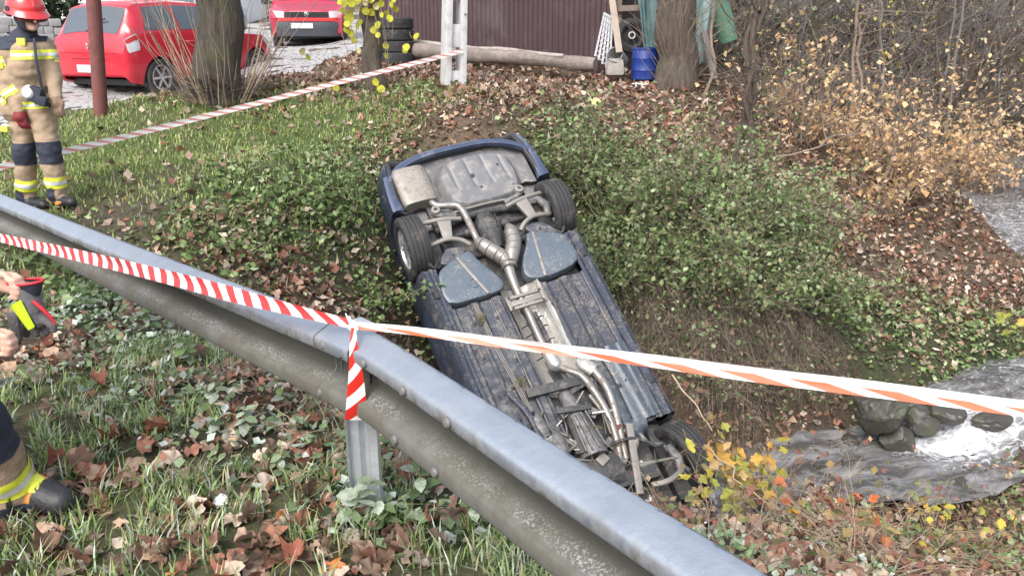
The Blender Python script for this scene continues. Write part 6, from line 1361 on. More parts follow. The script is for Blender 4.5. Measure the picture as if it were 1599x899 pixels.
def build_kneeling():
    t = thing('person', 'crouching firefighter at the left edge with only a bare hand, boot and trouser leg showing', 'person', (0, 0, 0))
    A = lambda px, py, Y: at(px, py, Y=Y)
    ank, toe = A(24, 775, 2.44), A(98, 803, 2.40); knee = A(-45, 655, 2.30); hip = A(-250, 640, 2.55); z0 = gz(toe.x, toe.y)
    wr = A(2, 441, 2.60); elb = A(-120, 470, 2.72); sho = A(-260, 330, 2.75); w2 = A(-22, 528, 2.45); e2 = A(-150, 500, 2.35); s2 = A(-270, 350, 2.35)
    hip2 = hip + Vector((0, -.25, 0)); kn2 = Vector((hip2.x + .28, hip2.y - .1, gz(hip2.x, hip2.y) + .09)); an2 = Vector((hip2.x - .18, hip2.y - .08, kn2.z))
    chest = (sho + s2) / 2 + Vector((-.02, 0, -.1)); pel = (hip + hip2) / 2; neck = chest + Vector((.06, 0, .2)); head = neck + Vector((.09, 0, .16))
    bt = Vector((ank.x + .045, ank.y, z0 + .085)); tp = Vector((toe.x, toe.y, z0 + .058))
    caps = [(hip, knee, .115, .092, 0), (knee, ank, .094, .085, 0), (hip2, kn2, .115, .092, 0), (kn2, an2, .09, .075, 0), (hip, hip2, .13, .13, 0), (pel, chest, .17, .175, 0), (sho, s2, .085, .085, 0), (sho, elb, .082, .066, 0), (elb, wr - (wr - elb).normalized() * .03, .066, .046, 0), (s2, e2, .082, .066, 0), (e2, w2 - (w2 - e2).normalized() * .03, .066, .046, 0),
            (neck, head, .06, .065, 1), (head, head + Vector((.02, 0, .06)), .10, .09, 1), (head + Vector((.11, 0, .02)), head + Vector((.12, 0, .01)), .016, .014, 1),
            (ank, bt, .066, .062, 2), (bt, bt.lerp(tp, .55), .062, .056, 2), (bt.lerp(tp, .55), tp, .053, .047, 3), (bt + Vector((-.07, 0, -.01)), bt, .055, .06, 2), (an2, an2 + Vector((-.12, 0, -.02)), .06, .045, 3)]
    def fist(w_, fwd, down, px):
        w_ = Vector(w_); f = Vector(fwd).normalized(); dn = Vector(down).normalized(); n = f.cross(dn).normalized(); caps.append((w_ - f * .05, w_, .026, .027, 1)); caps.append((w_ + dn * -.012, w_ + f * .055 - dn * .018, .026, .022, 1)); caps.append((w_ + dn * .012, w_ + f * .05 + dn * .022, .026, .021, 1))
        L = (.040, .044, .041, .034)
        for i in range(4):
            b0 = w_ + f * (.068 - .003 * (i - 1) ** 2) + dn * (-.032 + .0215 * i); b1 = b0 + f * (L[i] * .72) - n * .014; b2 = b1 + f * .004 - n * .028 - f * .008; b3 = b2 - f * .022 - n * .004
            caps.append((b0 - f * .03, b0, .0105, .0118, 1)); caps.append((b0, b1, .0112, .0102, 1)); caps.append((b1, b2, .0100, .0092, 1)); caps.append((b2, b3, .009, .008, 1))
        t0 = w_ + f * .012 - dn * .03 - n * .012; t1 = t0 + f * .038 - dn * .012 - n * .016; t2 = t1 + f * .03 + dn * .008 - n * .012; caps.append((t0, t1, .0145, .0115, 1)); caps.append((t1, t2, .011, .0095, 1))
    fist(wr + Vector((0, 0, .005)), (.93, -.12, -.14), (.18, 0, -1), 0); fist(w2, (.9, .1, -.15), (.1, 0, -1), 0)
    body = sculpt('body', caps, .0062, [SUIT, SKIN, BOOTO, BOOT], t, 4, .009, 12)
    d = knee - ank; stripe(body, ank, d, .12, .12, t, .085); band('shin_patch', body, ank, d, -.06, .05, .13, .004, NAVY, t, test=lambda p: p.z < ank.z + .02 and p.y < ank.y + .01); band('knee_pad', body, knee, d, -.14, .14, .17, .006, NAVY, t, test=lambda p: p.x > knee.x - .04)
    f = (tp - bt).normalized(); band('boot_toe_cap', body, bt, f, (tp - bt).length * .5, (tp - bt).length + .08, .1, .004, BOOT, t); band('boot_strap', body, bt, f, (tp - bt).length * .12, (tp - bt).length * .2, .1, .004, BOOT, t)
    mb = MB(); rings = []
    mb.grid(lambda u, v: bt + Vector((-.10 + (tp.x - bt.x + .15) * u, -.055 + .11 * v + (tp.y - bt.y) * u, z0 - bt.z + .012 + .004 * math.sin(u * 60))), 40, 6); mb.build('boot_sole', BOOT, t)
    dd = (wr - elb).normalized(); band('cuff', body, wr, dd, -.062, -.028, .08, .004, NAVY, t)
    # helmet out of the frame
    mb = MB(); mb.lathe([(.17, -.02), (.165, .0), (.15, .08), (.10, .15), (.03, .18)], head + Vector((.01, 0, .03)), (0.1, 0, 1), 24); mb.build('helmet', HELM, t)
    # rescue glove in the hand
    g = thing('rescue_glove', 'grey rescue glove with red trim and neon yellow panel held by its cuff', 'glove', A(44, 470, 2.58)); o = g.location.copy()
    def L_(px, py, dy=0): return A(px, py, 2.58 + dy) - o
    gm = mat('glove_grey', (.10, .095, .10), .75, 0, .3, 20, bump=.3); gr = mat('glove_red', (.50, .02, .03), .6, 0, .15, 20); ny = mat('neon_patch', (.50, .80, .02), .5, 0, .08, 20)
    cp = [(L_(40, 455), L_(52, 482), .036, .038, 0), (L_(52, 482), L_(60, 500), .036, .03, 0), (L_(60, 492, -.01), L_(82, 508, -.01), .016, .014, 0), (L_(82, 508, -.01), L_(84, 515, -.01), .014, .011, 0), (L_(56, 500, .01), L_(72, 519, .01), .015, .012, 0), (L_(48, 500, .02), L_(58, 522, .02), .015, .012, 0), (L_(38, 495, 0), L_(30, 520, 0), .017, .015, 0), (L_(30, 520), L_(26, 535), .015, .014, 0), (L_(40, 500, .03), L_(42, 522, .03), .015, .012, 0)]
    gl = sculpt('glove_body', cp, .0045, [gm], g, 3)
    # flared cuff opening: dark inside, red rim
    mb = MB(); rings = []; c0, c1 = L_(46, 462), L_(40, 440); ax = (c1 - c0).normalized(); sx, uu, _ = frame(ax, (0, 1, 0))
    for q, r_ in ((0, .036), (.4, .047), (1, .058)): rings.append([c0.lerp(c1, q) + sx * (r_ * math.cos(2 * math.pi * k / 24)) + uu * (r_ * .6 * math.sin(2 * math.pi * k / 24)) for k in range(24)])
    mb.rings(rings, cap0=False, cap1=False); mb.build('cuff', NAVY, g); mb = MB(); mb.tube(rings[-1] + [rings[-1][0]], .005, 6, cap=False); mb.build('cuff_rim', gr, g)
    mb = MB(); mb.tube([L_(52, 470, -.03), L_(66, 482, -.03), L_(80, 496, -.02), L_(86, 506, -.02)], [.006, .007, .006, .004], 6); mb.build('red_piping', gr, g)
    mb = MB(); mb.grid(lambda u, v: L_(16, 478, -.035).lerp(L_(44, 516, -.03), u) + (L_(32, 472, -.045) - L_(16, 482, -.035)) * (v * (1 - .35 * u)) + Vector((0, -.012 * math.sin(v * math.pi), 0)), 10, 8); mb.build('neon_panel', ny, g, 80)
    mb = MB(); mb.tube([L_(20, 490, -.02), L_(24, 510, -.015), L_(28, 528, -.005)], [.022, .02, .014], 10, flat=.6); mb.build('thumb_panel', gm, g)
build_kneeling()
# ------------------------------------------------------------------ vegetation, stones, leaves
def scatter(n, rmin, rmax, alpha=0.0, half=41, dens=None, avoid=True):
    """random ground points in the wedge the camera looks into; alpha<0 crowds them near the camera"""
    u = rng.random(n); a = alpha + 2
    r_ = (rmin ** a + u * (rmax ** a - rmin ** a)) ** (1 / a); th = rng.uniform(-R(half), R(half), n); x = r_ * np.sin(th); y = r_ * np.cos(th)
    keep = np.ones(n, bool)
    if dens is not None: keep &= rng.random(n) < dens(x, y)
    if avoid:
        sd, _ = stream_q(x, y); keep &= sd > -.1 + .1 * rng.random(n); keep &= ~((street_side(x, y) > .05) & (x < -1.5))
    x, y = x[keep], y[keep]; return np.stack([x, y, ground(x, y)], -1)
LITTER = patches([(1100, 540, .6, .9), (1180, 580, .6, .9), (1070, 600, .5, .9), (1200, 620, .5, 1), (1260, 600, .5, 1), (1120, 500, .6, .7), (1020, 510, .5, .8), (1480, 330, .9, 1), (1540, 440, .8, 1), (1430, 350, 1.0, 1), (1500, 400, .8, 1), (1585, 300, .8, .8), (640, 120, 1.0, 1), (560, 130, .8, .9), (450, 130, .9, .9), (760, 150, 1.3, 1), (860, 130, 1.5, 1), (700, 190, 1.0, 1), (900, 190, 1.0, .9), (1000, 160, 1.5, .9), (1050, 230, 1.2, .9), (1130, 240, 1.0, .8), (1250, 270, 1.2, .9), (620, 220, .6, .7),
                  (450, 420, .7, 1), (520, 430, .7, 1), (560, 460, .6, 1), (480, 390, .5, .8), (420, 460, .6, 1), (380, 140, .8, .7), (600, 90, 1.2, .8), (1340, 360, 1.2, 1), (1430, 420, 1.2, 1), (1520, 440, 1.0, 1), (1380, 460, .8, 1), (1250, 620, .5, .9), (1560, 460, 1, .9), (1300, 300, 1.2, .9), (1200, 200, 1.3, .8),
                  (1200, 850, .6, .7), (1400, 860, .8, .8), (1550, 830, .8, .8), (1300, 800, .6, .7), (1100, 830, .5, .6), (450, 640, .4, .9), (520, 700, .35, .9), (400, 600, .4, .9), (300, 480, .5, .6),
                  (120, 760, .25, .8), (250, 830, .3, .9), (430, 840, .3, 1), (300, 700, .2, .6), (60, 880, .3, 1), (180, 880, .25, .8), (550, 880, .25, 1), (440, 880, .3, 1), (90, 560, .3, .7), (60, 580, .3, .8), (620, 860, .2, .7), (690, 830, .15, .5)])
C_LIT = np.array([(.30, .20, .14), (.17, .105, .07), (.22, .10, .065), (.44, .35, .275), (.20, .15, .12), (.36, .25, .18), (.27, .13, .09), (.46, .38, .31), (.13, .085, .06)]) * 1.0
def dens_litter(x, y): return np.clip(.22 + .85 * mask(LITTER, x, y, 1.15) - .25 * mask(GRASS, x, y) - .12 * mask(IVY, x, y), .05, 1)
_o = [(x * .75 + .25 * .5 * math.sin(math.atan2(x, y - .4)), (y - .4) * .6 + .4 + .4 * .45 * math.cos(math.atan2(x, y - .4))) for x, y in maple_outline(jag=0)]; LOBED = (np.array([(0, .38, -.03)] + [(x * 1.1, y, .12 * math.sin(i * 1.9) + .1 * abs(x)) for i, (x, y) in enumerate(_o)]), np.array([(0, 1 + i, 1 + (i + 1) % len(_o)) for i in range(len(_o))]))
def litter():
    far = scatter(150000, 6.5, 24, -.5, 42, dens_litter); near = scatter(20000, 1.2, 6.8, .0, 60, dens_litter)
    for nm, p, sz, lift in (('far', far, .08, .03), ('near', near, .07, .015)):
        p = p.copy(); p[:, 2] += rng.uniform(0, lift, len(p)); o = leaf_cloud('leaf_litter', p, sz, C_LIT, None, OVATE if nm == 'far' else LOBED, (.1, .6), .5, leafmat('dead_leaf', .12, .8), curl=.5)
        tag(o, 'dense brown and beige fallen leaves over the far banks' if nm == 'far' else 'small crumbled brown leaves on the near verge', 'leaf litter', kind='stuff')
litter()
def blades(name, pos, h, colors, label, lean=.45, wid=.006, cat='grass'):
    n = len(pos); yw = rng.uniform(0, 2 * np.pi, n); hh = h * rng.uniform(.45, 1.35, n); ln = np.abs(rng.normal(lean, .25, n)); wv = wid * rng.uniform(.7, 1.4, n)
    dx, dy = np.cos(yw), np.sin(yw); sx, sy = -dy, dx; V = np.zeros((n, 5, 3))
    for i, (t, k) in enumerate(((0, -1), (0, 1), (.55, -.8), (.55, .8), (1, 0))):
        out = ln * hh * t ** 1.8; V[:, i, 0] = pos[:, 0] + dx * out + sx * wv * k; V[:, i, 1] = pos[:, 1] + dy * out + sy * wv * k; V[:, i, 2] = pos[:, 2] + hh * t * (1 - .35 * ln * t) - .01
    F = np.array([(0, 1, 3), (0, 3, 2), (2, 3, 4)]); cl = np.asarray(colors)[rng.integers(0, len(colors), n)] * rng.uniform(.75, 1.25, n)[:, None]
    o = np_mesh(name, V.reshape(-1, 3), (F[None] + (np.arange(n) * 5)[:, None, None]).reshape(-1, 3), leafmat('grass_blade', .3, .5), None, np.repeat(cl, 5, 0)); return tag(o, label, cat, kind='stuff')
GR = [(.23, .31, .085), (.30, .38, .11), (.19, .26, .085), (.35, .38, .16), (.42, .39, .22)]
GN = [(.19, .29, .09), (.26, .36, .12), (.15, .22, .07), (.33, .40, .20), (.42, .38, .24), (.44, .52, .42)]
def clump(p, n_each, r_): 
    q = np.repeat(p, n_each, 0); q[:, :2] += rng.normal(0, r_, (len(q), 2)); q[:, 2] = ground(q[:, 0], q[:, 1]); return q
lawn = scatter(130000, 6.0, 15, -.3, 40, lambda x, y: np.clip(mask(GRASS, x, y, 1.1) * 1.15 - .4 * mask(BARE, x, y), 0, 1)); blades('lawn_grass', lawn, .075, GR, 'short green lawn grass on the slope behind the guardrail', .5, .006)
nearg = clump(scatter(4200, 1.3, 6.2, -.2, 60, lambda x, y: np.clip(mask(GRASS, x, y, 1.1) * (rail_d(x, y) < 1.2), 0, 1)), 26, .028); blades('verge_grass', nearg, .095, GN, 'tufts of frosty grass on the near verge below the guardrail', .55, .0032)
mid = scatter(16000, 4.5, 20, -.3, 42, lambda x, y: np.clip(.3 - mask(GRASS, x, y) * .3, 0, 1)); blades('bank_grass', mid, .16, [(.30, .24, .16), (.22, .17, .11), (.16, .19, .08), (.36, .30, .2)], 'sparse dry grass stalks over the leaf-covered banks', .7, .004)
IV = [(.13, .20, .07), (.18, .26, .09), (.10, .15, .055), (.24, .31, .14), (.31, .36, .21)]
IVF = [(.13, .19, .09), (.18, .25, .13), (.10, .15, .07), (.26, .32, .21), (.46, .50, .46), (.40, .46, .40), (.32, .39, .30), (.24, .31, .18), (.18, .26, .12)]
def ivy():
    for nm, p, sz, cols, lab, hmax in (
            ('ground_cover', scatter(60000, 5.8, 14, -.3, 40, lambda x, y: np.clip(mask(IVY, x, y, 1.1) * 1.2, 0, 1)), .058, IV, 'dense low green leaves covering the gully banks', .20),
            ('verge_cover', scatter(42000, 1.5, 6.5, 0, 60, lambda x, y: np.clip(mask(IVY, x, y, 1.1) * (rail_d(x, y) < 5) * 1.1, 0, 1)), .042, IVF, 'frost-edged green ground cover on the near verge', .11)):
        p = p.copy(); b = vnoise(p[:, 0], p[:, 1], 5.0, 4); p[:, 2] += hmax * b * rng.random(len(p)) ** .7; o = leaf_cloud(nm, p, sz, cols, None, OVATE, (.15, .5), .45, leafmat('live_leaf', .28, .4)); tag(o, lab, 'ground cover', kind='stuff')
ivy()
# --- fallen leaves that can be picked out one by one: children of the ground
def near_leaves():
    cols = [((.26, .09, .055), (.17, .065, .045)), ((.40, .25, .18), (.29, .155, .105)), ((.13, .075, .055), (.21, .115, .08)), ((.48, .19, .05), (.30, .10, .05)), ((.32, .22, .14), (.2, .125, .085)), ((.44, .34, .28), (.30, .2, .155))]
    meshes = []
    for k in range(12):
        me = maple_mesh('leaf', random.Random(k).uniform(-.9, 1.7), k, .2, random.Random(k + 50).uniform(-.2, .6)); me.materials.append(one_leaf_mat('fallen_leaf_%d' % (k % 6), *cols[k % 6], .15, rough=.6)); meshes.append(me)
    r2 = random.Random(3); cand = scatter(5200, 1.5, 6.4, -.6, 60, lambda x, y: np.clip((.12 + mask(LITTER, x, y)) * (rail_d(x, y) < 3.5), 0, 1)); cnt = 0
    for p in cand:
        px, py = px_of(p)
        if not (-40 < px < 1640 and 300 < py < 930) or cnt >= 250: continue
        if py < 560 and r2.random() < .5: continue
        cnt += 1; put_leaf(meshes[r2.choice((0, 0, 1, 1, 2, 2, 2, 3, 4, 4, 5, 6, 7, 8, 8, 9, 10, 11))], None, GROUND, (p[0], p[1], p[2] + r2.uniform(.003, .025)), r2.choice((.035, .045, .05, .06, .07, .08, .1)) * r2.uniform(.85, 1.15), (r2.gauss(0, .32), r2.gauss(0, .32), r2.uniform(0, 6.28)))
    for px, py, k, s in ((435, 825, 3, .13), (255, 835, 1, .12), (205, 690, 0, .12), (125, 765, 1, .14), (52, 552, 0, .13), (700, 770, 1, .08), (530, 880, 3, .10), (515, 880, 5, .10), (345, 845, 2, .11), (280, 850, 2, .10), (270, 675, 6, .1), (400, 760, 8, .1)):
        p = G(px, py); put_leaf(meshes[k], None, GROUND, p + Vector((0, 0, .03)), s, (R(-25), R(10), px * .1))
near_leaves()
# --- weeds on the verge: every plant a thing, every leaf a part
def serrate_mesh(name, seed):
    rr = random.Random(seed); V = []; F = []; n = 9
    for i in range(n + 1):
        q = i / n; w_ = .36 * math.sin(math.pi * min(1, q * .92 + .06)) ** .8 * (1 - .25 * q) * (1 + (.12 if i % 2 else -.06)); z = -.18 * (q - .2) ** 2; V += [(-w_, q, z + .10 * w_), (0, q, z), (w_, q, z + .10 * w_)]
    for i in range(n): a = i * 3; F += [(a, a + 1, a + 4, a + 3), (a + 1, a + 2, a + 5, a + 4)]
    me = bpy.data.meshes.new(name); me.from_pydata(V, [], F); me.update(); me.polygons.foreach_set('use_smooth', [True] * len(me.polygons)); return me
WEEDL = []
for k, c in enumerate((((.12, .19, .06), (.17, .25, .10)), ((.20, .26, .16), (.40, .44, .38)), ((.08, .13, .05), (.13, .19, .08)), ((.16, .22, .10), (.26, .31, .22)))):
    me = serrate_mesh('leaf', k); me.materials.append(one_leaf_mat('weed_leaf_%d' % k, *c, .25, rough=.45)); WEEDL.append(me)
STEMG = mat('green_stem', (.16, .19, .08), .7, 0, .25, 12)
def weed(px, py, h, nl, size, label, seed, z_off=0):
    r2 = random.Random(seed); b = G(px, py); t = thing('weed', label, 'plant', b, group='leafy weeds along the guardrail'); ns = 2 if nl > 12 else 1
    for s in range(ns):
        lean = Vector((r2.gauss(0, .25), r2.gauss(0, .2), 1)); P = [Vector((r2.gauss(0, .02) * s, 0, 0)) + lean * (h * q / 6) + Vector((r2.gauss(0, .008), r2.gauss(0, .008), 0)) for q in range(7)]; mb = MB(); mb.tube(P, [.0045 - .0005 * i for i in range(7)], 6); mb.build('stem', STEMG, t)
        for i in range(nl // ns):
            q = .25 + .75 * i / (nl / ns); k = min(5, int(q * 6)); p = P[k].lerp(P[k + 1], q * 6 - k); yw = i * 2.4 + r2.gauss(0, .3) + s; sz = size * (1.1 - .45 * q) * r2.uniform(.8, 1.2)
            put_leaf(WEEDL[r2.choice((0, 1, 1, 2, 3))], None, t, p, sz, (R(r2.uniform(-30, 15)), r2.gauss(0, .25), yw))
weed(585, 775, .22, 14, .085, 'leafy green weed directly in front of the guardrail post', 1); weed(540, 820, .20, 12, .08, 'bright green weed left of the guardrail post base', 2); weed(655, 790, .18, 10, .075, 'pale frosted weed just right of the guardrail post', 3)
weed(480, 660, .26, 14, .07, 'tall frosted weed standing left of the guardrail post', 4); weed(455, 640, .22, 10, .065, 'thin weed behind the tall frosted one', 5); weed(735, 815, .15, 10, .07, 'low weed under the rail right of the post', 6); weed(390, 690, .16, 12, .07, 'frost-edged weed in the middle of the verge', 7)
weed(330, 650, .16, 12, .07, 'frosted weed left of the middle of the verge', 8); weed(300, 570, .18, 10, .07, 'yellowish weed under the left run of rail', 9); weed(240, 520, .18, 12, .08, 'broad-leaved weed under the barrier tape', 10); weed(170, 480, .18, 12, .085, 'broad green weed beside the rescue glove', 11); weed(610, 830, .12, 10, .07, 'small weed in the leaves below the guardrail post', 12); weed(130, 460, .16, 10, .08, 'dull green weed above the rescue glove', 13); weed(430, 750, .12, 8, .06, 'little weed among big fallen leaves', 14)
# --- shrubs ---------------------------------------------------------------
def bush(name, label, base, nst, L, r, leaves, size, cols, stem_m, spread=.8, sag=.25, depth=1, kids=3, tmpl=OVATE, cat='shrub', group=None, pitch=(-.2, .7), zmin=.35, lspread=.05, lean=(0, 0), rad=.15, leafm=None):
    b = Vector(base); t = thing(name, label, cat, b, group=group); mb = MB(); tips = []
    for k in range(nst):
        a = random.uniform(0, 6.283); q = random.uniform(0, rad); d = Vector((math.cos(a) * spread * random.random() + lean[0], math.sin(a) * spread * random.random() + lean[1], random.uniform(zmin, 1)))
        branchy(Vector((math.cos(a) * q, math.sin(a) * q, -.05)), d, L * random.uniform(.5, 1.15), r, depth, mb, tips, 6, .12, kids, .8, .5, sag, 5)
    o = mb.build('stems', stem_m, t, fix=False); o['kind'] = 'stuff'
    if leaves: leaf_cloud('foliage', along(tips, leaves, lspread), size, cols, t, tmpl, pitch, .5, leafm)['kind'] = 'stuff'
    return t
BR = [(.15, .22, .08), (.20, .28, .11), (.10, .155, .055), (.27, .33, .19), (.24, .23, .12)]
for i, (px, py, L, lab) in enumerate(((905, 260, .55, 'low green bramble right behind the raised rear wheel'), (960, 330, .75, 'green bramble beside the rear door sill of the overturned car'), (1050, 350, .9, 'broad pale green bramble in the middle of the right bank'), (1150, 350, 1.0, 'tall green bramble below the thin dark tree'), (1225, 370, .6, 'bramble thinning out towards the leafy slope'), (990, 430, .75, 'dark bramble hanging close to the overturned car'), (1090, 440, .8, 'bramble drooping over the dry grass'), (1140, 470, .75, 'bramble trailing down over the hanging stems'), (1215, 470, .6, 'bramble above the boulders at the pool'), (1300, 490, .45, 'bramble on the slope above the ivy by the stream'))):
    bush('bramble', lab, G(px, py), 34, L * 1.35, .006, 2100, .055, BR, TWIG, .85, .22, 1, 3, group='brambles on the right bank', lspread=.05, rad=.4)
for i, (px, py, L, lab) in enumerate(((430, 330, .4, 'low green bramble on the left bank nearest the lawn'), (545, 330, .4, 'green bramble left of the overturned car'), (500, 300, .4, 'leafy bramble in the middle of the left bank'), (350, 385, .35, 'small bramble above the left run of rail'), (590, 455, .32, 'dark bramble in the gap beside the left rear wheel'))):
    bush('bramble', lab, G(px, py), 16, L * .75, .005, 480, .05, BR[:3] + IV[:2], TWIG, 1.2, .5, 1, 2, group='brambles on the left bank', rad=.35)
# dry overhanging grass on the right bank
def strands(name, label, px, py, n, rx, L, cols, seed, down=.9, group='dry grass curtains on the right bank', w_=.0024):
    b = G(px, py); n_ = n; ang = rng.uniform(0, 2 * np.pi, n_); rr = np.sqrt(rng.random(n_)) * rx; x = b.x + rr * np.cos(ang); y = b.y + rr * np.sin(ang) * .6; z = ground(x, y) + rng.uniform(0, .12, n_)
    dirx = rng.normal(-.1, .75, n_); diry = rng.normal(-.45, .6, n_); ll = L * rng.uniform(.4, 1.2, n_); V = np.zeros((n_, 8, 3)); sx, sy = -diry, dirx; nn = np.hypot(sx, sy) + 1e-6; sx, sy = sx / nn, sy / nn
    for i, t in enumerate((0, .35, .7, 1.0)):
        jz = rng.normal(0, .02, n_) * t + rng.normal(0, .03, n_) * (t > .3)
        for j, k in enumerate((-1, 1)):
            V[:, i * 2 + j, 0] = x + dirx * ll * t + sx * w_ * k * (1.1 - t); V[:, i * 2 + j, 1] = y + diry * ll * t + sy * w_ * k * (1.1 - t); V[:, i * 2 + j, 2] = z + ll * (.55 * t - (.55 + down) * t * t) + jz
    F = np.array([(0, 1, 3, 2), (2, 3, 5, 4), (4, 5, 7, 6)]); cl = np.asarray(cols)[rng.integers(0, len(cols), n_)] * rng.uniform(.7, 1.3, n_)[:, None]
    t = thing('dry_grass', label, 'grass', group=group); o = np_mesh('blades', V.reshape(-1, 3), (F[None] + (np.arange(n_) * 8)[:, None, None]).reshape(-1, 4), leafmat('dry_blade', .15, .8), t, np.repeat(cl, 8, 0)); o['kind'] = 'stuff'
DRY = [(.14, .105, .085), (.21, .165, .13), (.09, .068, .055), (.32, .26, .2), (.13, .14, .085)]
for px, py, n, rx, L, lab in ((1010, 470, 1100, .5, .4, 'dry brown grass hanging beside the car door'), (1090, 490, 1600, .6, .45, 'thick curtain of dry grass right of the overturned car'), (1180, 510, 1600, .6, .45, 'dry grass curtain above the stream pool'), (1130, 570, 1300, .5, .4, 'lower dry grass by the front wheel'), (1250, 540, 900, .5, .4, 'dry grass thinning out towards the stones'), (1230, 460, 800, .5, .4, 'dry grass under the right end of the brambles')):
    strands('dry_grass', lab, px, py, n, rx, L, DRY, px)
for px, py, lab in ((1075, 460, 'bare bramble stems hanging below the broad pale green bramble'), (1060, 500, 'bare bramble stems over the dry grass beside the car'), (1150, 540, 'bare bramble stems in the middle of the dry grass'), (1230, 580, 'bare bramble stems above the boulders'), (1100, 590, 'bare bramble stems behind the front wheel'), (1180, 480, 'bare bramble stems under the tall green bramble'), (1020, 540, 'bare bramble stems along the car sill')):
    bush('bare_bramble', lab, G(px, py), 60, .6, .004, 420, .05, BR + [(.3, .2, .13), (.24, .15, .1)], TWIGD if px % 20 else TWIG, 1.4, .45, 1, 3, group='bare brambles in the dry grass', zmin=.1, rad=.4)
# beige and orange leaved shrubs by the upper stream
OR = [(.64, .43, .23), (.60, .37, .19), (.64, .51, .28), (.54, .40, .27), (.60, .40, .25)]
for px, py, L, nl, lab in ((1420, 300, 1.9, 1900, 'large shrub full of pale orange dry leaves beside the upper stream'), (1510, 305, 1.6, 1600, 'orange-beige leaved shrub leaning over the upper stream'), (1320, 265, 1.8, 1000, 'looser beige-leaved shrub left of the large orange one'), (1240, 215, 1.4, 520, 'thin pinkish-leaved shrub near the slender trunk'), (1370, 330, 1.0, 400, 'low beige shrub in front of the large orange one')):
    bush('beech_shrub', lab, G(px, py), 30, L, .009, nl, .085, OR, TWIG, .9, .08, 1, 4, group='dry-leaved shrubs by the stream', lspread=.10, zmin=.55, rad=.3, leafm=leafmat('dry_shrub_leaf', .35, .6))
# bare thickets on the far bank
FARC = [(.30, .30, .20), (.40, .36, .10), (.20, .22, .15), (.36, .30, .22)]
TWG = mat('grey_twig', (.16, .145, .14), .9, 0, .35, 8)
for i, (px, py, L, lab) in enumerate(((1480, 170, 2.6, 'bare grey thicket on the far bank behind the orange shrub'), (1570, 180, 2.8, 'bare grey thicket at the right edge above the stream'), (1390, 110, 2.6, 'twiggy thicket with a few yellow leaves on the far slope'), (1530, 90, 3.0, 'tall bare bush high on the far slope'), (1430, 60, 3.0, 'tall twiggy bush near the top right of the slope'), (1590, 60, 3.0, 'highest bare bush in the right corner'), (1310, 60, 2.4, 'grey bush behind the slender trunk'), (1220, 70, 2.0, 'pale twiggy bush behind the rolled tarpaulin'), (1150, 90, 1.6, 'small twiggy bush right of the prop'))):
    bush('bare_thicket', lab, G(px, py), 22, L, .016, 260, .08, FARC, TWG if i % 2 else TWIGD, .9, .05, 2, 4, group='bare thickets on the far bank', lspread=.06, zmin=.3, rad=.6)
def undergrowth():
    n = 20000; x = rng.uniform(3.5, 19, n); y = rng.uniform(12.5, 30, n); sd, _ = stream_q(x, y); k = (sd > .3) & (y > 11.8 + .35 * x); x, y = x[k], y[k]; h = vnoise(x, y, .8, 12); z = ground(x, y) + rng.random(len(x)) ** 1.6 * (.2 + .9 * h)
    o = leaf_cloud('far_undergrowth', np.stack([x, y, z], -1), .12, [(.07, .085, .055), (.10, .11, .085), (.05, .055, .045), (.14, .135, .11), (.09, .09, .085)], None, OVATE, (-.2, .9), .9); tag(o, 'dark grey-green undergrowth covering the far slope', 'undergrowth', kind='stuff')
undergrowth()
def twig_haze():
    n = 7000; x = rng.uniform(3.5, 19, n); y = rng.uniform(12.5, 28, n); sd, _ = stream_q(x, y); k = (sd > .2) & (y > 11.6 + .35 * x); x, y = x[k], y[k]; n = len(x); z = ground(x, y); L = rng.uniform(.6, 2.4, n); dx, dy = rng.normal(0, .45, n), rng.normal(0, .45, n); cx, cy = rng.normal(0, .18, n), rng.normal(0, .18, n); V = np.zeros((n, 8, 3)); wv = rng.uniform(.003, .008, n)
    for i, t in enumerate((0, .33, .66, 1.0)):
        for j, q in enumerate((-1, 1)): V[:, i * 2 + j, 0] = x + (dx * t + cx * math.sin(t * 5)) * L + wv * q * (1.1 - t); V[:, i * 2 + j, 1] = y + (dy * t + cy * math.sin(t * 4)) * L; V[:, i * 2 + j, 2] = z + L * t * (1 - .35 * t)
    F = np.array([(0, 1, 3, 2), (2, 3, 5, 4), (4, 5, 7, 6)]); cl = np.array([(.12, .10, .095), (.17, .15, .14), (.08, .07, .065), (.24, .21, .18)])[rng.integers(0, 4, n)]
    o = np_mesh('far_twigs', V.reshape(-1, 3), (F[None] + (np.arange(n) * 8)[:, None, None]).reshape(-1, 4), leafmat('twig_blade', 0, .9), None, np.repeat(cl, 8, 0)); tag(o, 'mass of fine grey-brown twigs over the far slope', 'twigs', kind='stuff')
twig_haze()
for px, py, pxt, lab in ((1470, 200, 1500, 'thin bare sapling with yellow leaves over the far bank'), (1380, 150, 1370, 'bare sapling rising behind the large orange shrub'), (1560, 230, 1530, 'forked bare sapling leaning over the upper stream')):
    thin_tree(px, py, pxt, .03, lab, TWG, leaves=70, stems=2, cols=((.50, .46, .06), (.42, .40, .14), (.5, .36, .12)), kids=5, size=.085)
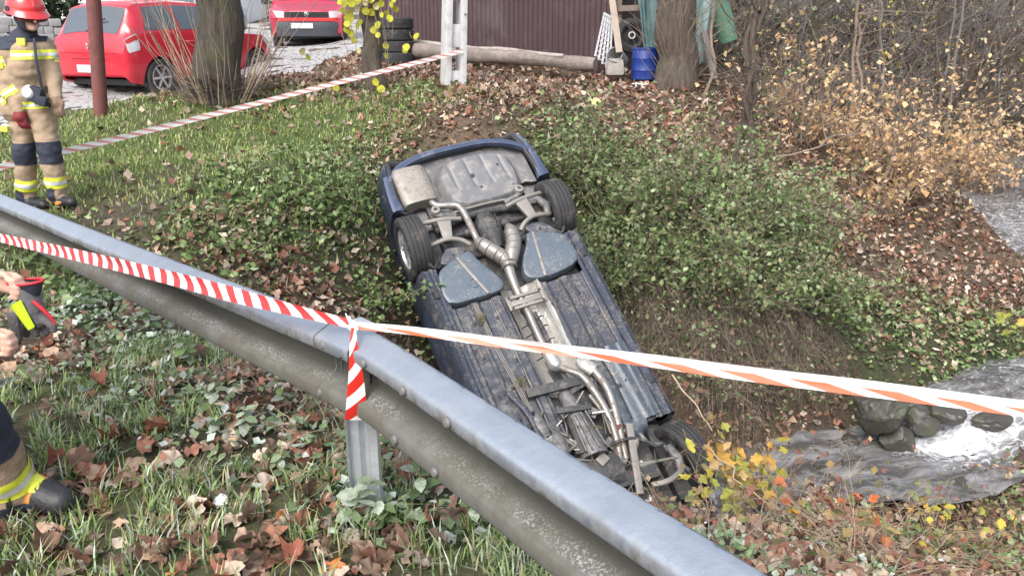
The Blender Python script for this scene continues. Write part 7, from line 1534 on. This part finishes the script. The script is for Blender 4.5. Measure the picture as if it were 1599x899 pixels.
# --- lower right: maple saplings with big coloured leaves, dead stalks
MAPM = []
for k, c in enumerate((((.52, .42, .05), (.46, .44, .10)), ((.55, .28, .06), (.50, .36, .09)), ((.42, .10, .05), (.52, .20, .07)), ((.28, .32, .07), (.42, .40, .09)), ((.50, .38, .20), (.42, .26, .12)))):
    me = maple_mesh('leaf', .25, 40 + k, .1, .1, .6); me.materials.append(one_leaf_mat('maple_leaf_%d' % k, *c, .35)); MAPM.append(me)
def sapling(base, label, stems, leaf_n, size, cols, seed, L=.5):
    r2 = random.Random(seed); random.seed(seed); b = Vector(base); t = thing('maple_sapling', label, 'sapling', b, group='maple saplings on the near bank'); P_ = []
    for tip in stems:
        tp = Vector(tip) - b; md = tp * .5 + Vector((r2.gauss(0, .06), r2.gauss(0, .04), .08)); P = catmull([Vector((r2.gauss(0, .04), 0, -.05)), md, tp], 6); mb = MB(); mb.tube(P, [.006 * (1 - .7 * i / len(P)) for i in range(len(P))], 6, cap=False); mb.build('stem', TWIGY, t); P_.append(P)
    for i in range(leaf_n):
        P = r2.choice(P_); k = r2.randint(len(P) // 2 - 2, len(P) - 1); p = P[k] + Vector((r2.gauss(0, .05), r2.gauss(0, .05), r2.gauss(0, .05))); put_leaf(MAPM[r2.choice(cols)], None, t, p, size * r2.uniform(.65, 1.25), (R(r2.uniform(-70, 10)), r2.gauss(0, .4), R(r2.uniform(90, 270))))
def tips_at(lst, Y): return [at(px, py, Y=Y + random.uniform(-.15, .15)) for px, py in lst]
sapling(G(1190, 800), 'maple sapling with yellow and orange leaves in front of the front wheel', tips_at([(1120, 665), (1150, 700), (1085, 690), (1200, 705), (1140, 740), (1230, 720), (1110, 720), (1180, 670), (1160, 690), (1105, 672)], 4.6), 95, .105, (0, 0, 1, 1, 3, 4), 5)
sapling(G(1120, 800), 'small maple sapling with green-yellow leaves close to the guardrail', tips_at([(1060, 690), (1085, 720), (1100, 770), (1150, 780), (1080, 745)], 4.3), 18, .085, (3, 3, 0), 6)
sapling(G(1340, 850), 'maple sapling with red-brown leaves in the middle of the near bank', tips_at([(1320, 745), (1340, 790), (1290, 780), (1370, 780), (1180, 760), (1190, 790)], 4.6), 30, .085, (2, 1, 2, 4), 7)
sapling(G(1460, 840), 'maple sapling with small yellow leaves near the stream edge', tips_at([(1430, 790), (1460, 800), (1440, 830), (1480, 780)], 4.7), 20, .055, (0, 3, 0, 1), 8)
sapling(G(1560, 850), 'maple sapling with mixed dull leaves in the right corner', tips_at([(1540, 790), (1580, 800), (1560, 830), (1520, 850)], 4.4), 18, .065, (4, 2, 3, 0), 9)
sapling(G(1575, 520), 'bright green-leaved sprig at the right edge beside the upper stream', tips_at([(1575, 494), (1590, 505), (1598, 490)], 8.3), 8, .11, (3, 1, 3), 10)
for px, py, lab in ((1120, 860, 'tangle of dead stalks beside the lower rail'), (1220, 830, 'tangle of dead stalks under the red-brown sapling'), (1330, 880, 'tangle of dead stalks at the bottom of the near bank'), (1450, 850, 'tangle of dead stalks below the small yellow sapling'), (1560, 870, 'tangle of dead stalks in the bottom right corner'), (1230, 770, 'tangle of dead stalks in front of the stream pool'), (1500, 800, 'tangle of dead stalks by the water edge')):
    bush('dead_stalks', lab, G(px, py), 46, .55, .0035, 330, .05, [(.26, .16, .11), (.19, .17, .08), (.30, .22, .13), (.16, .18, .07), (.34, .25, .10), (.22, .10, .08)], TWIGY if px % 20 else TWIG, 1.6, .35, 1, 2, cat='stalks', group='dead stalks on the near bank', zmin=.15, rad=.42, lspread=.06)
for px, py, lab in ((430, 650, 'dead stalks under the rail left of the post'), (650, 720, 'dead stalks under the rail right of the post'), (520, 690, 'dead stalks right behind the guardrail post')):
    bush('dead_stalks', lab, G(px, py), 26, .3, .0025, 60, .04, [(.26, .19, .12), (.34, .26, .17)], TWIGY, 1.6, .3, 1, 2, cat='stalks', group='dead stalks under the rail', zmin=.1, rad=.25)
# twigs and sticks lying or standing in the gully
def stick(label, a, b, r_, m=TWIGY, wob=.03, side=3):
    a, b = Vector(a), Vector(b); n = 8; P = [a.lerp(b, k / n) + Vector((random.gauss(0, wob), random.gauss(0, wob), random.gauss(0, wob))) * (0 if k in (0, n) else 1) for k in range(n + 1)]; mb = MB(); mb.tube(catmull(P, 2), [r_ * (1 - .5 * i / (2 * n)) for i in range(2 * n + 1)], 7)
    for s in range(side): i = random.randint(2, n - 1); mb.tube(grow(P[i], (b - a).normalized() + Vector((random.gauss(0, .7), random.gauss(0, .7), .3)), (b - a).length * .3, r_ * .5, 4, .1), [r_ * .5 * (1 - .2 * k) for k in range(5)], 5, cap=False)
    o = mb.build('stick', m); tag(o, label, 'stick')
stick('pale dry stalk leaning between the front wheel and the yellow sapling', at(1050, 585, Y=6.3), at(1112, 672, Y=5.6), .009, TWIGY, .01, 0)
stick('long bent twig on the near bank among the saplings', at(1110, 700, Y=4.7), at(1250, 830, Y=4.2), .006, TWIGY, .02, 1)
stick('dark broken branch on the right bank below the brambles', G(1165, 450) + Vector((0, 0, .25)), G(1280, 520) + Vector((0, 0, .1)), .018, TWIGD, .03)
stick('grey branch fallen across the dry grass', G(1190, 590) + Vector((0, -.1, .15)), G(1225, 500) + Vector((0, 0, .3)), .014, TWIG, .02)
stick('thin branch reaching left across the upper bank', at(1190, 255, Y=10.2), at(1350, 205, Y=10.8), .014, TWIG, .03)
# --- stones ---------------------------------------------------------------
def stone(p, sx, sy, sz, label, seed, m, group='stones in the stream', rz=0, flat=1):
    bm = bmesh.new(); bmesh.ops.create_icosphere(bm, subdivisions=4, radius=1); r3 = random.Random(seed * 7); planes = [(Vector((r3.gauss(0, 1), r3.gauss(0, 1), r3.gauss(0, .8))).normalized(), r3.uniform(.72, .98)) for _ in range(9)]
    for v in bm.verts:
        c = v.co.copy(); n = c.normalized(); k = 1 + .28 * mnoise.noise(n * 1.4 + Vector((seed * 3.1, 0, 0))) + .10 * mnoise.noise(n * 4 + Vector((seed, 5, 0))); c = n * k * 1.12
        for pl, pd in planes:
            e = c.dot(pl) - pd
            if e > 0: c = c - pl * (e * .85)
        c = c * (1 + .05 * mnoise.noise(n * 6 + Vector((seed, 1, 3))) + .03 * mnoise.noise(n * 14))
        v.co = Vector((c.x * sx, c.y * sy, c.z * sz))
    me = bpy.data.meshes.new('stone'); bm.to_mesh(me); bm.free(); me.polygons.foreach_set('use_smooth', [True] * len(me.polygons)); me.set_sharp_from_angle(angle=R(22)); o = link('stone', me, m); o.location = p; o.rotation_euler = (0, 0, rz); return tag(o, label, 'stone', group)
WET = mat('wet_stone', (.05, .046, .04), .45, 0, .4, 5, bump=.5, bscale=18, dirt=(.06, .075, .03), dirt_amt=.5, dirt_scale=4); DRYS = mat('dry_stone', (.15, .14, .12), .8, 0, .35, 6, bump=.5, bscale=20, dirt=(.10, .11, .06), dirt_amt=.4, dirt_scale=5)
def sw(px, py, z): return at(px, py, z=z)
for i, (px, py, z, sx, sy, sz, m, lab) in enumerate(((1378, 640, -2.25, .26, .24, .22, WET, 'large dark wet boulder at the head of the pool'), (1400, 685, -2.55, .17, .17, .16, WET, 'mossy boulder in front of the large dark one'), (1470, 640, -2.3, .24, .2, .13, WET, 'flat wet stone the water spills over'), (1438, 655, -2.42, .2, .18, .15, WET, 'dark stone between the mossy boulder and the waterfall'), (1580, 655, -2.40, .55, .18, .13, WET, 'long dark ledge stone right of the waterfall'), (1445, 762, -2.66, .12, .10, .07, DRYS, 'small pale stone at the near edge of the pool'), (1500, 765, -2.68, .18, .12, .07, WET, 'flat stone near the bottom edge of the stream'), (1560, 410, -1.92, .6, .28, .10, DRYS, 'long flat slab lying along the upper stream'), (1480, 375, -1.7, .35, .2, .1, DRYS, 'pale slab at the left end of the long flat one'), (1440, 335, -1.6, .25, .2, .14, DRYS, 'grey stone under the orange shrub'), (1285, 285, -.75, .25, .18, .12, DRYS, 'pale stone on the bank beside the thin tree'), (1330, 690, -2.66, .12, .1, .08, WET, 'small dark stone at the left of the pool'))):
    p = sw(px, py, z); g_ = G(px, py)
    if i in (12,): p = g_
    stone((p.x, p.y, p.z), sx, sy, sz, lab, i + 1, m, rz=i * .7 if sx < .5 else .3)
# --- litter on the verge
def crumple(name, label, p, s, m, seed, cat='litter'):
    bm = bmesh.new(); bmesh.ops.create_icosphere(bm, subdivisions=4, radius=1)
    for v in bm.verts: n = v.co.normalized(); v.co = Vector((n.x * s[0], n.y * s[1], n.z * s[2])) * (1 + .5 * abs(mnoise.noise(n * 2.6 + Vector((seed, 0, 0)))) + .25 * mnoise.noise(n * 7 + Vector((seed, 2, 0))))
    me = bpy.data.meshes.new(name); bm.to_mesh(me); bm.free(); me.set_sharp_from_angle(angle=R(25)); me.polygons.foreach_set('use_smooth', [True] * len(me.polygons)); o = link(name, me, m, None, p); return tag(o, label, cat)
crumple('plastic_bag', 'crumpled black plastic bag at the left edge of the verge', G(20, 612) + Vector((0, 0, .02)), (.10, .07, .035), mat('black_film', (.02, .02, .022), .3), 1); crumple('paper_tissue', 'crumpled white tissue among the fallen leaves', G(346, 795) + Vector((0, 0, .02)), (.022, .025, .018), mat('tissue', (.78, .78, .78), .9, 0, .05), 2)
